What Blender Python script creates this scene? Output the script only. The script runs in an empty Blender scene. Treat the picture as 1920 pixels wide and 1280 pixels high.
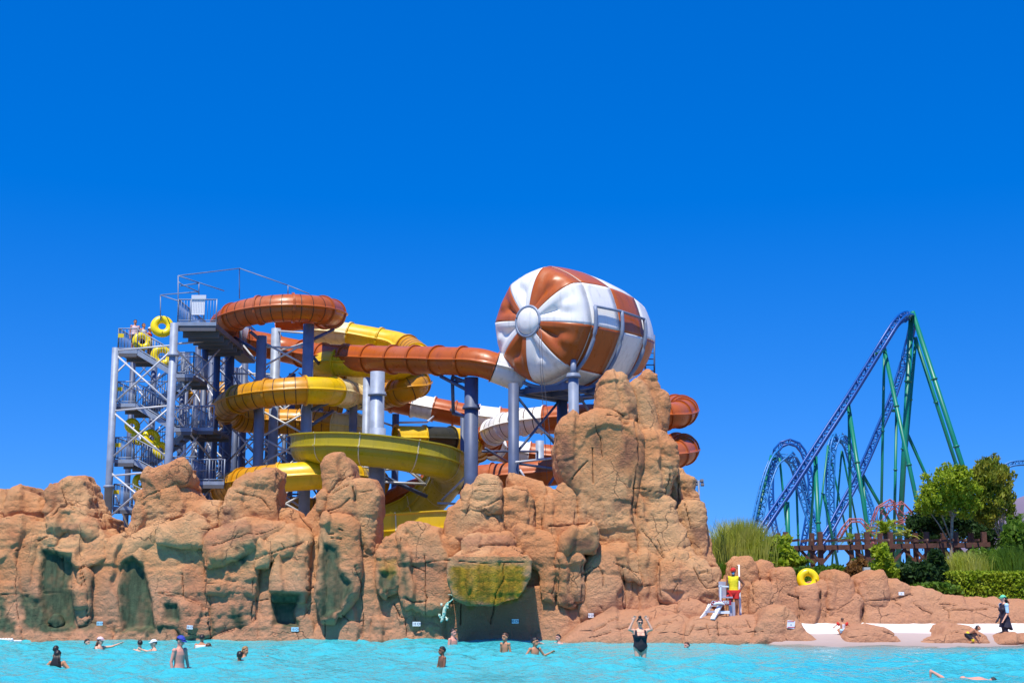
import bpy, bmesh, math, random
import numpy as np
from mathutils import Vector, Matrix

random.seed(7)
rng = np.random.default_rng(7)
scene = bpy.context.scene
R = math.radians

# ------------------------------------------------------------------ camera
F, CX, CY = 2570.0, 960.0, 640.0          # focal length and centre, in pixels of a 1920 x 1280 frame
EYE = 2.3
PITCH = math.atan(440.0 / F)
cam_d = bpy.data.cameras.new('camera')
cam = bpy.data.objects.new('camera', cam_d)
scene.collection.objects.link(cam)
cam.location = (0, 0, EYE)
cam.rotation_euler = (R(90) + PITCH, 0, 0)
cam_d.sensor_width = 36.0
cam_d.lens = F / 1920.0 * 36.0
cam_d.clip_start = 0.1
cam_d.clip_end = 20000
scene.camera = cam

# ------------------------------------------------------------------ sky and sun
SUN_EL, SUN_AZ = R(66), R(197)            # azimuth measured clockwise from +Y (north): behind the viewer, a little to the left
w = bpy.data.worlds.new('World')
scene.world = w
w.use_nodes = True
nt = w.node_tree
bg = nt.nodes['Background']
sky = nt.nodes.new('ShaderNodeTexSky')
sky.sky_type = 'NISHITA'
sky.sun_disc = False
sky.sun_elevation = SUN_EL
sky.sun_rotation = SUN_AZ
sky.air_density = 1.0
sky.dust_density = 0.25
sky.ozone_density = 8.0
sky.altitude = 0
hsv = nt.nodes.new('ShaderNodeHueSaturation')
hsv.inputs['Saturation'].default_value = 1.44
hsv.inputs['Hue'].default_value = 0.5165
hsv.inputs['Value'].default_value = 1.5
tc = nt.nodes.new('ShaderNodeTexCoord')           # a very clear, dry sky: the pale band at the horizon is kept narrow all round
mp = nt.nodes.new('ShaderNodeVectorMath'); mp.operation = 'MULTIPLY_ADD'
mp.inputs[1].default_value = (1, 1, 1.1); mp.inputs[2].default_value = (0, 0, 0.15)
nz = nt.nodes.new('ShaderNodeVectorMath'); nz.operation = 'NORMALIZE'
nt.links.new(tc.outputs['Generated'], mp.inputs[0]); nt.links.new(mp.outputs[0], nz.inputs[0]); nt.links.new(nz.outputs[0], sky.inputs['Vector'])
gm = nt.nodes.new('ShaderNodeGamma'); gm.inputs[1].default_value = 0.85
nt.links.new(sky.outputs[0], gm.inputs[0]); nt.links.new(gm.outputs[0], hsv.inputs['Color'])
nt.links.new(hsv.outputs[0], bg.inputs[0])
bg.inputs[1].default_value = 0.15
sun_d = bpy.data.lights.new('sun', 'SUN')
sun_d.energy = 5.0
sun_d.angle = R(0.53)
sun_d.color = (1.0, 0.93, 0.80)
sun = bpy.data.objects.new('sun', sun_d)
scene.collection.objects.link(sun)
to_sun = Vector((math.sin(SUN_AZ) * math.cos(SUN_EL), math.cos(SUN_AZ) * math.cos(SUN_EL), math.sin(SUN_EL)))
sun.rotation_euler = to_sun.to_track_quat('Z', 'Y').to_euler()
sun.location = (0, 0, 60)

vs = scene.view_settings
vs.view_transform = 'Standard'
vs.look = 'None'
vs.exposure = 0.2
vs.gamma = 1.0
vs.use_curve_mapping = False
scene.cycles.use_denoising = True
scene.cycles.max_bounces = 6
scene.cycles.diffuse_bounces = 3
scene.cycles.glossy_bounces = 3
scene.cycles.transparent_max_bounces = 8

# ------------------------------------------------------------------ helpers
CT, ST = math.cos(PITCH), math.sin(PITCH)

def at(px, py, Y):
    dx, dz = (px - CX) / F, (CY - py) / F
    t = Y / (CT - dz * ST)
    return Vector((dx * t, Y, EYE + (ST + dz * CT) * t))

def on_plane(px, py, z=0.0):
    dx, dz = (px - CX) / F, (CY - py) / F
    t = (z - EYE) / (ST + dz * CT)
    return Vector((dx * t, (CT - dz * ST) * t, z))

def project(P):
    x, y, z = P[:, 0], P[:, 1], P[:, 2] - EYE
    f = y * CT + z * ST
    u = -y * ST + z * CT
    return CX + F * x / f, CY - F * u / f

def tag(o, label=None, cat=None, group=None, kind=None):
    if label: o['label'] = label
    if cat: o['category'] = cat
    if group: o['group'] = group
    if kind: o['kind'] = kind
    return o

def empty(name, loc, label=None, cat=None, group=None, rz=0.0):
    o = bpy.data.objects.new(name, None)
    scene.collection.objects.link(o)
    o.location = loc
    o.rotation_euler = (0, 0, rz)
    o.empty_display_size = 0.3
    return tag(o, label, cat, group)

def obj(name, me, mat=None, parent=None, world=True, smooth=True):
    """link a mesh as one object; vertices are world coordinates unless world=False"""
    if mat is not None and not me.materials:
        me.materials.append(mat)
    o = bpy.data.objects.new(name, me)
    scene.collection.objects.link(o)
    if parent is not None:
        o.parent = parent
        if world:
            L = root_loc(parent)
            me.transform(Matrix.Translation(-L))
    if smooth and len(me.polygons):
        me.polygons.foreach_set('use_smooth', [True] * len(me.polygons))
    return o

def root_loc(p):
    L = Vector((0, 0, 0))
    while p is not None:
        L = L + p.location
        p = p.parent
    return L

def at_origin(o):
    """move a top-level mesh object's origin to the centre of its base"""
    me = o.data
    n = len(me.vertices)
    c = np.empty(n * 3); me.vertices.foreach_get('co', c); c = c.reshape(-1, 3)
    L = Vector(((c[:, 0].min() + c[:, 0].max()) / 2, (c[:, 1].min() + c[:, 1].max()) / 2, c[:, 2].min()))
    me.transform(Matrix.Translation(-L))
    o.location = L
    return o

class MB:
    """collects shapes into one mesh"""
    def __init__(s):
        s.v, s.f, s.m = [], [], []
    def add(s, vs_, fs, mi=0):
        k = len(s.v)
        s.v.extend([tuple(v) for v in vs_])
        s.f.extend([tuple(i + k for i in f) for f in fs])
        s.m.extend([mi] * len(fs))
    def tube(s, pts, r, n=8, mi=0, cap=True, r1=None, closed=False):
        pts = [Vector(p) for p in pts]
        N = len(pts)
        rings = []
        for i, p in enumerate(pts):
            if closed:
                d = pts[(i + 1) % N] - pts[i - 1]
            else:
                d = pts[min(i + 1, N - 1)] - pts[max(i - 1, 0)]
            d.normalize()
            up = Vector((0, 0, 1)) if abs(d.z) < 0.95 else Vector((1, 0, 0))
            a = d.cross(up).normalized(); b = a.cross(d)
            rr = r if r1 is None else r + (r1 - r) * i / max(N - 1, 1)
            if isinstance(r, (list, tuple)): rr = r[i]
            rings.append([p + a * math.cos(2 * math.pi * k / n) * rr + b * math.sin(2 * math.pi * k / n) * rr for k in range(n)])
        vs_ = [v for q in rings for v in q]
        fs = []
        for i in range(N if closed else N - 1):
            j = (i + 1) % N
            for k in range(n):
                fs.append((i * n + k, i * n + (k + 1) % n, j * n + (k + 1) % n, j * n + k))
        if cap and not closed:
            fs.append(tuple(range(n))[::-1]); fs.append(tuple((N - 1) * n + k for k in range(n)))
        s.add(vs_, fs, mi)
    def box(s, c, d, mi=0, M=None):
        x, y, z = d[0] / 2, d[1] / 2, d[2] / 2
        vs_ = [Vector((a * x, b * y, e * z)) for a in (-1, 1) for b in (-1, 1) for e in (-1, 1)]
        if M is not None: vs_ = [M @ v for v in vs_]
        vs_ = [v + Vector(c) for v in vs_]
        s.add(vs_, [(0, 1, 3, 2), (4, 6, 7, 5), (0, 4, 5, 1), (2, 3, 7, 6), (0, 2, 6, 4), (1, 5, 7, 3)], mi)
    def beam(s, a, b, wdt, hgt, mi=0):
        a, b = Vector(a), Vector(b)
        d = (b - a).normalized()
        up = Vector((0, 0, 1)) if abs(d.z) < 0.95 else Vector((0, 1, 0))
        u = d.cross(up).normalized(); v = u.cross(d)
        vs_ = []
        for p in (a, b):
            for su, sv in ((-1, -1), (1, -1), (1, 1), (-1, 1)):
                vs_.append(p + u * su * wdt / 2 + v * sv * hgt / 2)
        s.add(vs_, [(3, 2, 1, 0), (4, 5, 6, 7), (0, 1, 5, 4), (1, 2, 6, 5), (2, 3, 7, 6), (3, 0, 4, 7)], mi)
    def lathe(s, prof, n=32, M=None, mi=0, cap=False):
        vs_, fs = [], []
        for r, z in prof:
            for k in range(n):
                t = 2 * math.pi * k / n
                v = Vector((r * math.cos(t), r * math.sin(t), z))
                vs_.append(M @ v if M is not None else v)
        for i in range(len(prof) - 1):
            for k in range(n):
                fs.append((i * n + k, i * n + (k + 1) % n, (i + 1) * n + (k + 1) % n, (i + 1) * n + k))
        if cap:
            fs.append(tuple(range(n))[::-1]); fs.append(tuple((len(prof) - 1) * n + k for k in range(n)))
        s.add(vs_, fs, mi)
    def mesh(s, name='mesh', mats=None):
        me = bpy.data.meshes.new(name)
        me.from_pydata(s.v, [], s.f)
        if mats:
            for m in mats: me.materials.append(m)
            me.polygons.foreach_set('material_index', s.m)
        me.update()
        return me
    def build(s, name, mat=None, parent=None, smooth=True, mats=None, world=True):
        return obj(name, s.mesh(name, mats), mat, parent, world, smooth)

def spline(pts, step):
    """Catmull-Rom through pts, resampled at even spacing"""
    P = [Vector(p) for p in pts]
    P = [P[0] * 2 - P[1]] + P + [P[-1] * 2 - P[-2]]
    out = []
    for i in range(1, len(P) - 2):
        a, b, c, d = P[i - 1], P[i], P[i + 1], P[i + 2]
        n = 24
        for k in range(n):
            t = k / n
            out.append(0.5 * ((2 * b) + (c - a) * t + (2 * a - 5 * b + 4 * c - d) * t * t + (3 * b - a - 3 * c + d) * t ** 3))
    out.append(P[-2])
    L = [0]
    for i in range(1, len(out)): L.append(L[-1] + (out[i] - out[i - 1]).length)
    n = max(2, int(round(L[-1] / step)) + 1)
    res, j = [], 0
    for k in range(n):
        s_ = L[-1] * k / (n - 1)
        while j < len(L) - 2 and L[j + 1] < s_: j += 1
        t = (s_ - L[j]) / max(L[j + 1] - L[j], 1e-9)
        res.append(out[j].lerp(out[j + 1], t))
    return res, L[-1]

# ---- noise
def _hash(i, j, k, seed):
    h = (i * 374761393 + j * 668265263 + k * 2147483647 + seed * 974634777) & 0xFFFFFFFF
    h = ((h ^ (h >> 13)) * 1274126177) & 0xFFFFFFFF
    h = h ^ (h >> 16)
    return (h & 0xFFFFFF).astype(np.float64) / 0xFFFFFF * 2 - 1

def vnoise(P, seed=0):
    I = np.floor(P).astype(np.int64); f = P - I
    u = f * f * f * (f * (f * 6 - 15) + 10)
    res = 0
    for a in (0, 1):
        for b in (0, 1):
            for c in (0, 1):
                wgt = (u[:, 0] if a else 1 - u[:, 0]) * (u[:, 1] if b else 1 - u[:, 1]) * (u[:, 2] if c else 1 - u[:, 2])
                res = res + wgt * _hash(I[:, 0] + a, I[:, 1] + b, I[:, 2] + c, seed)
    return res

def seg_dist(px, py, poly, closed):
    """distance in the plane from points to a polyline; and inside test when closed"""
    P = np.array(poly, float)
    A = P if closed else P[:-1]
    B = np.roll(P, -1, 0) if closed else P[1:]
    best = np.full(px.shape, 1e9)
    ins = np.zeros(px.shape, bool)
    for (ax, ay), (bx, by) in zip(A, B):
        dx, dy = bx - ax, by - ay
        t = np.clip(((px - ax) * dx + (py - ay) * dy) / (dx * dx + dy * dy + 1e-9), 0, 1)
        d = np.hypot(px - ax - t * dx, py - ay - t * dy)
        best = np.minimum(best, d)
        if closed and ay != by:
            c = ((ay > py) != (by > py)) & (px < (bx - ax) * (py - ay) / (by - ay) + ax)
            ins ^= c
    return (best, ins) if closed else best

def verts_of(me):
    a = np.empty(len(me.vertices) * 3); me.vertices.foreach_get('co', a); return a.reshape(-1, 3)
def normals_of(me):
    a = np.empty(len(me.vertices) * 3); me.vertex_normals.foreach_get('vector', a); return a.reshape(-1, 3)
def set_verts(me, P):
    me.vertices.foreach_set('co', np.ascontiguousarray(P, dtype=np.float64).ravel()); me.update()
def attr(me, name, vals):
    a = me.attributes.new(name, 'FLOAT', 'POINT'); a.data.foreach_set('value', np.asarray(vals, dtype=np.float32))

# ---- materials
def material(name, col, rough=0.6, metal=0.0, spec=0.5, vary=0.0, vscale=3.0, bump=0.0, bscale=20.0, coat=0.0):
    m = bpy.data.materials.new(name)
    m.use_nodes = True
    n = m.node_tree.nodes; l = m.node_tree.links
    b = n['Principled BSDF']
    b.inputs['Base Color'].default_value = (*col, 1)
    b.inputs['Roughness'].default_value = rough
    b.inputs['Metallic'].default_value = metal
    b.inputs['Specular IOR Level'].default_value = spec
    b.inputs['Coat Weight'].default_value = coat
    b.inputs['Coat Roughness'].default_value = 0.08
    if vary or bump:
        g = n.new('ShaderNodeNewGeometry')
    if vary:
        t = n.new('ShaderNodeTexNoise'); t.inputs['Scale'].default_value = vscale; t.inputs['Detail'].default_value = 5
        l.new(g.outputs['Position'], t.inputs['Vector'])
        mp = n.new('ShaderNodeMapRange'); mp.inputs[1].default_value = 0.3; mp.inputs[2].default_value = 0.7
        mp.inputs[3].default_value = 1 - vary; mp.inputs[4].default_value = 1 + vary
        l.new(t.outputs[0], mp.inputs[0])
        mx = n.new('ShaderNodeVectorMath'); mx.operation = 'SCALE'
        mx.inputs[0].default_value = col
        l.new(mp.outputs[0], mx.inputs['Scale'])
        l.new(mx.outputs[0], b.inputs['Base Color'])
    if bump:
        t2 = n.new('ShaderNodeTexNoise'); t2.inputs['Scale'].default_value = bscale; t2.inputs['Detail'].default_value = 6
        l.new(g.outputs['Position'], t2.inputs['Vector'])
        bp = n.new('ShaderNodeBump'); bp.inputs['Strength'].default_value = bump; bp.inputs['Distance'].default_value = 0.05
        l.new(t2.outputs[0], bp.inputs['Height']); l.new(bp.outputs[0], b.inputs['Normal'])
    return m

def mixnode(nt_, a, b, fac):
    m = nt_.nodes.new('ShaderNodeMix'); m.data_type = 'RGBA'
    for s_, v in ((m.inputs[6], a), (m.inputs[7], b), (m.inputs[0], fac)):
        if hasattr(v, 'is_linked') or hasattr(v, 'links'): nt_.links.new(v, s_)
        else: s_.default_value = v if not isinstance(v, tuple) else (*v, 1)
    return m.outputs[2]

def rock_material():
    m = bpy.data.materials.new('painted rock')
    m.use_nodes = True
    t = m.node_tree; n = t.nodes; l = t.links
    b = n['Principled BSDF']
    b.inputs['Roughness'].default_value = 0.85
    b.inputs['Specular IOR Level'].default_value = 0.25
    g = n.new('ShaderNodeNewGeometry')
    def noise(s_, d=6, r_=0.6, squash=None):
        x = n.new('ShaderNodeTexNoise'); x.inputs['Scale'].default_value = s_; x.inputs['Detail'].default_value = d
        x.inputs['Roughness'].default_value = r_
        if squash:
            mp = n.new('ShaderNodeMapping'); mp.inputs['Scale'].default_value = squash
            l.new(g.outputs['Position'], mp.inputs['Vector']); l.new(mp.outputs[0], x.inputs['Vector'])
        else:
            l.new(g.outputs['Position'], x.inputs['Vector'])
        return x.outputs[0]
    def ramp(src, a, b_, lo=0.0, hi=1.0):
        x = n.new('ShaderNodeMapRange'); x.interpolation_type = 'SMOOTHSTEP'
        x.inputs[1].default_value = a; x.inputs[2].default_value = b_; x.inputs[3].default_value = lo; x.inputs[4].default_value = hi
        l.new(src, x.inputs[0]); return x.outputs[0]
    def at_(name):
        x = n.new('ShaderNodeAttribute'); x.attribute_name = name; return x.outputs['Fac']
    ORANGE, SAND, RED, PINK = (0.62, 0.272, 0.112), (0.69, 0.375, 0.175), (0.52, 0.185, 0.080), (0.57, 0.285, 0.165)
    c = mixnode(t, ORANGE, SAND, ramp(noise(0.35), 0.40, 0.62))
    c = mixnode(t, c, RED, ramp(noise(0.55, 5), 0.55, 0.72, 0, 0.6))
    c = mixnode(t, c, PINK, at_('pink'))
    c = mixnode(t, c, (0.47, 0.20, 0.105), at_('grey'))
    # fine mottling of the paint
    c = mixnode(t, c, (0.26, 0.11, 0.06), ramp(noise(6.0, 8, 0.7), 0.55, 0.80, 0, 0.5))
    c = mixnode(t, c, (0.66, 0.44, 0.28), ramp(noise(4.0, 8, 0.72, (1, 1, 2.2)), 0.56, 0.8, 0, 0.55))
    c = mixnode(t, c, (0.17, 0.075, 0.055), at_('stain'))
    # joints: the traced ones and a net of fine natural ones, the shade inside them painted as dark colour
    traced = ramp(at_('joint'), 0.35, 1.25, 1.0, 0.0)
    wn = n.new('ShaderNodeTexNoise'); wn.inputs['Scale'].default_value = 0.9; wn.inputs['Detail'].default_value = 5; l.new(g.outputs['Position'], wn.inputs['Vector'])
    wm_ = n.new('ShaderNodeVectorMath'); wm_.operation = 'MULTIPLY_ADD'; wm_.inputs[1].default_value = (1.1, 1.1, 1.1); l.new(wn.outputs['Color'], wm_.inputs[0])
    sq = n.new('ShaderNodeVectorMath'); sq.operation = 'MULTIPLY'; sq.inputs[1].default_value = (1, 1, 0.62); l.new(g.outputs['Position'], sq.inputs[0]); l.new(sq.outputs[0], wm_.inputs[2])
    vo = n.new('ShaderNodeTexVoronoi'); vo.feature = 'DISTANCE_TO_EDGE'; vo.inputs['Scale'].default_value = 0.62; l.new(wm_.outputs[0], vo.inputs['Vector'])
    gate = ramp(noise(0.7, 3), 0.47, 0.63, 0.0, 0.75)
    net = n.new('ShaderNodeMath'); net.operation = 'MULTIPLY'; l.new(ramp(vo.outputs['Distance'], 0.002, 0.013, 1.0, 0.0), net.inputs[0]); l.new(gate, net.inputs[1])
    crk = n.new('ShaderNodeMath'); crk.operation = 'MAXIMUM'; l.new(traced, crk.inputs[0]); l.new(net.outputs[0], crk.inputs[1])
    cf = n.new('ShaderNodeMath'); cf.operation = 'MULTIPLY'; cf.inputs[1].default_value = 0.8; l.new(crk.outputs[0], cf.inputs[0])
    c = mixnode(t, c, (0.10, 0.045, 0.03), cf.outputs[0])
    # dark green and olive water stains, streaked downwards
    streak = ramp(noise(2.5, 6, 0.6, (2.2, 2.2, 0.35)), 0.3, 0.7, 0.6, 1.25)
    sc = n.new('ShaderNodeVectorMath'); sc.operation = 'SCALE'; sc.inputs[0].default_value = (0.058, 0.082, 0.045)
    l.new(streak, sc.inputs['Scale'])
    c = mixnode(t, c, sc.outputs[0], at_('moss'))
    so = n.new('ShaderNodeVectorMath'); so.operation = 'SCALE'; so.inputs[0].default_value = (0.42, 0.235, 0.016)
    l.new(streak, so.inputs['Scale'])
    c = mixnode(t, c, so.outputs[0], at_('olive'))
    l.new(c, b.inputs['Base Color'])
    # relief
    h1 = noise(6.5, 10, 0.68); h2 = noise(19.0, 8, 0.7)
    add = n.new('ShaderNodeMath'); add.operation = 'MULTIPLY_ADD'; add.inputs[1].default_value = 0.5
    l.new(h2, add.inputs[0]); l.new(h1, add.inputs[2])
    bp = n.new('ShaderNodeBump'); bp.inputs['Distance'].default_value = 0.23
    sm = n.new('ShaderNodeMath'); sm.operation = 'MULTIPLY_ADD'; sm.inputs[1].default_value = -0.55; sm.inputs[2].default_value = 0.8
    l.new(at_('smooth'), sm.inputs[0]); l.new(sm.outputs[0], bp.inputs['Strength'])
    cut = n.new('ShaderNodeMath'); cut.operation = 'MULTIPLY_ADD'; cut.inputs[1].default_value = -0.45
    l.new(crk.outputs[0], cut.inputs[0]); l.new(add.outputs[0], cut.inputs[2]); l.new(cut.outputs[0], bp.inputs['Height']); l.new(bp.outputs[0], b.inputs['Normal'])
    return m
ROCK = rock_material()
# ------------------------------------------------------------------ ground, pool floor, beach, water
def grid_mesh(xs, ys, zf):
    X, Y = np.meshgrid(xs, ys)
    Z = zf(X, Y)
    P = np.stack([X.ravel(), Y.ravel(), Z.ravel()], 1)
    nx, ny = len(xs), len(ys)
    i = np.arange((ny - 1) * (nx - 1)); r_, c_ = i // (nx - 1), i % (nx - 1)
    a = r_ * nx + c_
    fcs = np.stack([a, a + 1, a + nx + 1, a + nx], 1)
    me = bpy.data.meshes.new('grid')
    me.vertices.add(len(P)); me.vertices.foreach_set('co', P.ravel())
    me.loops.add(fcs.size); me.loops.foreach_set('vertex_index', fcs.ravel().astype(np.int32))
    me.polygons.add(len(fcs)); me.polygons.foreach_set('loop_start', np.arange(0, fcs.size, 4, dtype=np.int32))
    me.update(calc_edges=True)
    return me, P

def sstep(x, a, b):
    t = np.clip((x - a) / (b - a), 0, 1); return t * t * (3 - 2 * t)

def bed(X, Y):
    """height of the pool floor; on the right it rises to a beach"""
    deep = -1.35 + 0.0 * X
    wx = sstep(X, 6.8, 9.2)
    beach = 0.02 + (Y - 47.6) * 0.165
    beach = np.where(Y < 47.6, 0.02 + (Y - 47.6) * 0.075, beach)
    return np.maximum(deep, beach) * wx + deep * (1 - wx)

GROUND = material('dry earth', (0.30, 0.22, 0.14), 0.95, vary=0.25, vscale=0.4, bump=0.4, bscale=3)
g = MB()
for x0, x1, y0, y1 in ((-4000, 4000, 53.6, 9000), (-4000, 4000, -4000, -12), (-4000, -45, -12, 53.6), (45, 4000, -12, 53.6)):
    g.add([(x0, y0, 0.62), (x1, y0, 0.62), (x1, y1, 0.62), (x0, y1, 0.62)], [(0, 1, 2, 3)])
gr = g.build('ground', GROUND); tag(gr, 'dry earth ground behind the rock wall', kind='structure')

BED = bpy.data.materials.new('pale pool floor'); BED.use_nodes = True
_n = BED.node_tree.nodes; _l = BED.node_tree.links; _b = _n['Principled BSDF']; _b.inputs['Roughness'].default_value = 0.8
_g = _n.new('ShaderNodeNewGeometry'); _sx = _n.new('ShaderNodeSeparateXYZ'); _l.new(_g.outputs['Position'], _sx.inputs[0])
_r = _n.new('ShaderNodeValToRGB'); _m = _n.new('ShaderNodeMapRange'); _m.inputs[1].default_value = -1.1; _m.inputs[2].default_value = 0.6
_ns = _n.new('ShaderNodeTexNoise'); _ns.inputs['Scale'].default_value = 0.8; _l.new(_g.outputs['Position'], _ns.inputs['Vector'])
_ad = _n.new('ShaderNodeMath'); _ad.operation = 'MULTIPLY_ADD'; _ad.inputs[1].default_value = 0.10
_l.new(_ns.outputs[0], _ad.inputs[0]); _l.new(_sx.outputs['Z'], _ad.inputs[2]); _l.new(_ad.outputs[0], _m.inputs[0]); _l.new(_m.outputs[0], _r.inputs[0])
_e = _r.color_ramp.elements
_e[0].position = 0.0; _e[0].color = (0.02, 0.40, 0.62, 1)
_e[1].position = 1.0; _e[1].color = (0.76, 0.74, 0.71, 1)
for p_, c_ in ((0.60, (0.20, 0.52, 0.62, 1)), (0.67, (0.36, 0.28, 0.25, 1)), (0.86, (0.46, 0.37, 0.34, 1)), (0.885, (0.74, 0.71, 0.68, 1))):
    x_ = _e.new(p_); x_.color = c_
_l.new(_r.outputs[0], _b.inputs['Base Color'])
_n2 = _n.new('ShaderNodeTexNoise'); _n2.inputs['Scale'].default_value = 3.0; _n2.inputs['Detail'].default_value = 6; _l.new(_g.outputs['Position'], _n2.inputs['Vector'])
_b2 = _n.new('ShaderNodeBump'); _b2.inputs['Strength'].default_value = 0.5; _b2.inputs['Distance'].default_value = 0.12; _l.new(_n2.outputs[0], _b2.inputs['Height']); _l.new(_b2.outputs[0], _b.inputs['Normal'])
me, _ = grid_mesh(np.linspace(-45, 45, 181), np.concatenate([np.linspace(-12, 40, 40), np.linspace(40.3, 54.5, 60)]), bed)
tag(obj('pool_floor', me, BED), 'pale pool floor rising to a white beach', kind='structure')

# water: rippled sheet; clouded turquoise in the deep part, clear over the shallow beach
def waves(X, Y):
    z = np.zeros_like(X)
    rs = np.random.default_rng(3)
    for i in range(46):
        lam = 0.30 * (1.12 ** (i % 23)) * rs.uniform(0.9, 1.1)
        th = rs.normal(math.pi * 0.55, 0.75)
        k = 2 * math.pi / lam
        amp = 0.0088 * lam ** 0.85
        ph = rs.uniform(0, 6.28)
        z += amp * np.sin(k * (X * math.cos(th) + Y * math.sin(th)) + ph + 0.6 * np.sin(0.35 * X + 0.5 * Y + ph))
    q = np.stack([X.ravel() * 1.4, Y.ravel() * 1.1, np.zeros(X.size)], 1)
    z += 0.02 * vnoise(q, 5).reshape(X.shape)
    patch = 0.75 + 0.45 * vnoise(np.stack([X.ravel() * 0.22, Y.ravel() * 0.16, np.zeros(X.size)], 1), 9).reshape(X.shape)
    z = z * patch
    for bx, by in ((104, 1230), (107, 1248), (163, 1209), (187, 1217), (262, 1215), (288, 1217), (336, 1253), (378, 1216), (391, 1217), (459, 1233), (449, 1241), (829, 1250), (849, 1212), (947, 1223), (1003, 1230), (1047, 1207), (1288, 1215), (1201, 1235), (1770, 1266), (1840, 1270)):
        c = on_plane(bx, by); r_ = np.hypot(X - c.x, Y - c.y)          # rings spreading from each bather
        z += 0.022 * np.sin(2 * math.pi * r_ / 0.34 + bx) * np.exp(-r_ / 0.55) * (r_ < 3)
    return z
t_ = np.linspace(0, 1, 560)
ysw = 17.0 * (53.2 / 17.0) ** t_
me, P = grid_mesh(np.linspace(-22.5, 22.5, 620), ysw, waves)
depth = -bed(P[:, 0], P[:, 1])
P[:, 2] *= 0.35 + 0.65 * np.clip(depth / 0.6, 0, 1)
set_verts(me, P)
attr(me, 'murk', sstep(depth, 0.0, 0.42))
WATER = bpy.data.materials.new('turquoise pool water'); WATER.use_nodes = True
_t = WATER.node_tree; _n = _t.nodes; _l = _t.links
_b = _n['Principled BSDF']
_b.inputs['Base Color'].default_value = (0.05, 0.43, 0.48, 1)
_b.inputs['Roughness'].default_value = 0.06
_b.inputs['IOR'].default_value = 1.33
_g = _n.new('ShaderNodeNewGeometry')
_mp = _n.new('ShaderNodeMapping'); _mp.inputs['Scale'].default_value = (1.0, 0.8, 1.0); _l.new(_g.outputs['Position'], _mp.inputs['Vector'])
_ns = _n.new('ShaderNodeTexNoise'); _ns.inputs['Scale'].default_value = 8.0; _ns.inputs['Detail'].default_value = 4; _l.new(_mp.outputs[0], _ns.inputs['Vector'])
_bp = _n.new('ShaderNodeBump'); _bp.inputs['Strength'].default_value = 0.75; _bp.inputs['Distance'].default_value = 0.12
_l.new(_ns.outputs[0], _bp.inputs['Height']); _l.new(_bp.outputs[0], _b.inputs['Normal'])
_at = _n.new('ShaderNodeAttribute'); _at.attribute_name = 'murk'
_tr = _n.new('ShaderNodeBsdfTransparent'); _tr.inputs[0].default_value = (0.80, 0.95, 0.97, 1)
_gl = _n.new('ShaderNodeBsdfGlossy'); _gl.inputs['Roughness'].default_value = 0.05; _l.new(_bp.outputs[0], _gl.inputs['Normal'])
_fr = _n.new('ShaderNodeFresnel'); _fr.inputs[0].default_value = 1.33; _l.new(_bp.outputs[0], _fr.inputs['Normal'])
_m1 = _n.new('ShaderNodeMixShader'); _l.new(_fr.outputs[0], _m1.inputs[0]); _l.new(_tr.outputs[0], _m1.inputs[1]); _l.new(_gl.outputs[0], _m1.inputs[2])
_m2 = _n.new('ShaderNodeMixShader'); _l.new(_at.outputs['Fac'], _m2.inputs[0]); _l.new(_m1.outputs[0], _m2.inputs[1]); _l.new(_b.outputs[0], _m2.inputs[2])
_l.new(_m2.outputs[0], _n['Material Output'].inputs['Surface'])
tag(obj('water', me, WATER), 'rippled turquoise water of the wave pool', kind='structure')
w2 = MB()
for x0, x1, y0, y1 in ((-45, 45, -12, 17.0), (-45, -22.5, 17.0, 53.2), (22.5, 45, 17.0, 46.0)):
    w2.add([(x0, y0, 0), (x1, y0, 0), (x1, y1, 0), (x0, y1, 0)], [(0, 1, 2, 3)])
me = w2.mesh(); attr(me, 'murk', [1.0] * len(me.vertices))
tag(obj('water', me, WATER), 'flat turquoise pool water outside the picture', kind='structure')

# ------------------------------------------------------------------ rock work
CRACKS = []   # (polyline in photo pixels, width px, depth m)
PATCH = []    # (polygon, softness px, attribute, strength)
NICHE = []    # (polygon, softness px, depth m)

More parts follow.
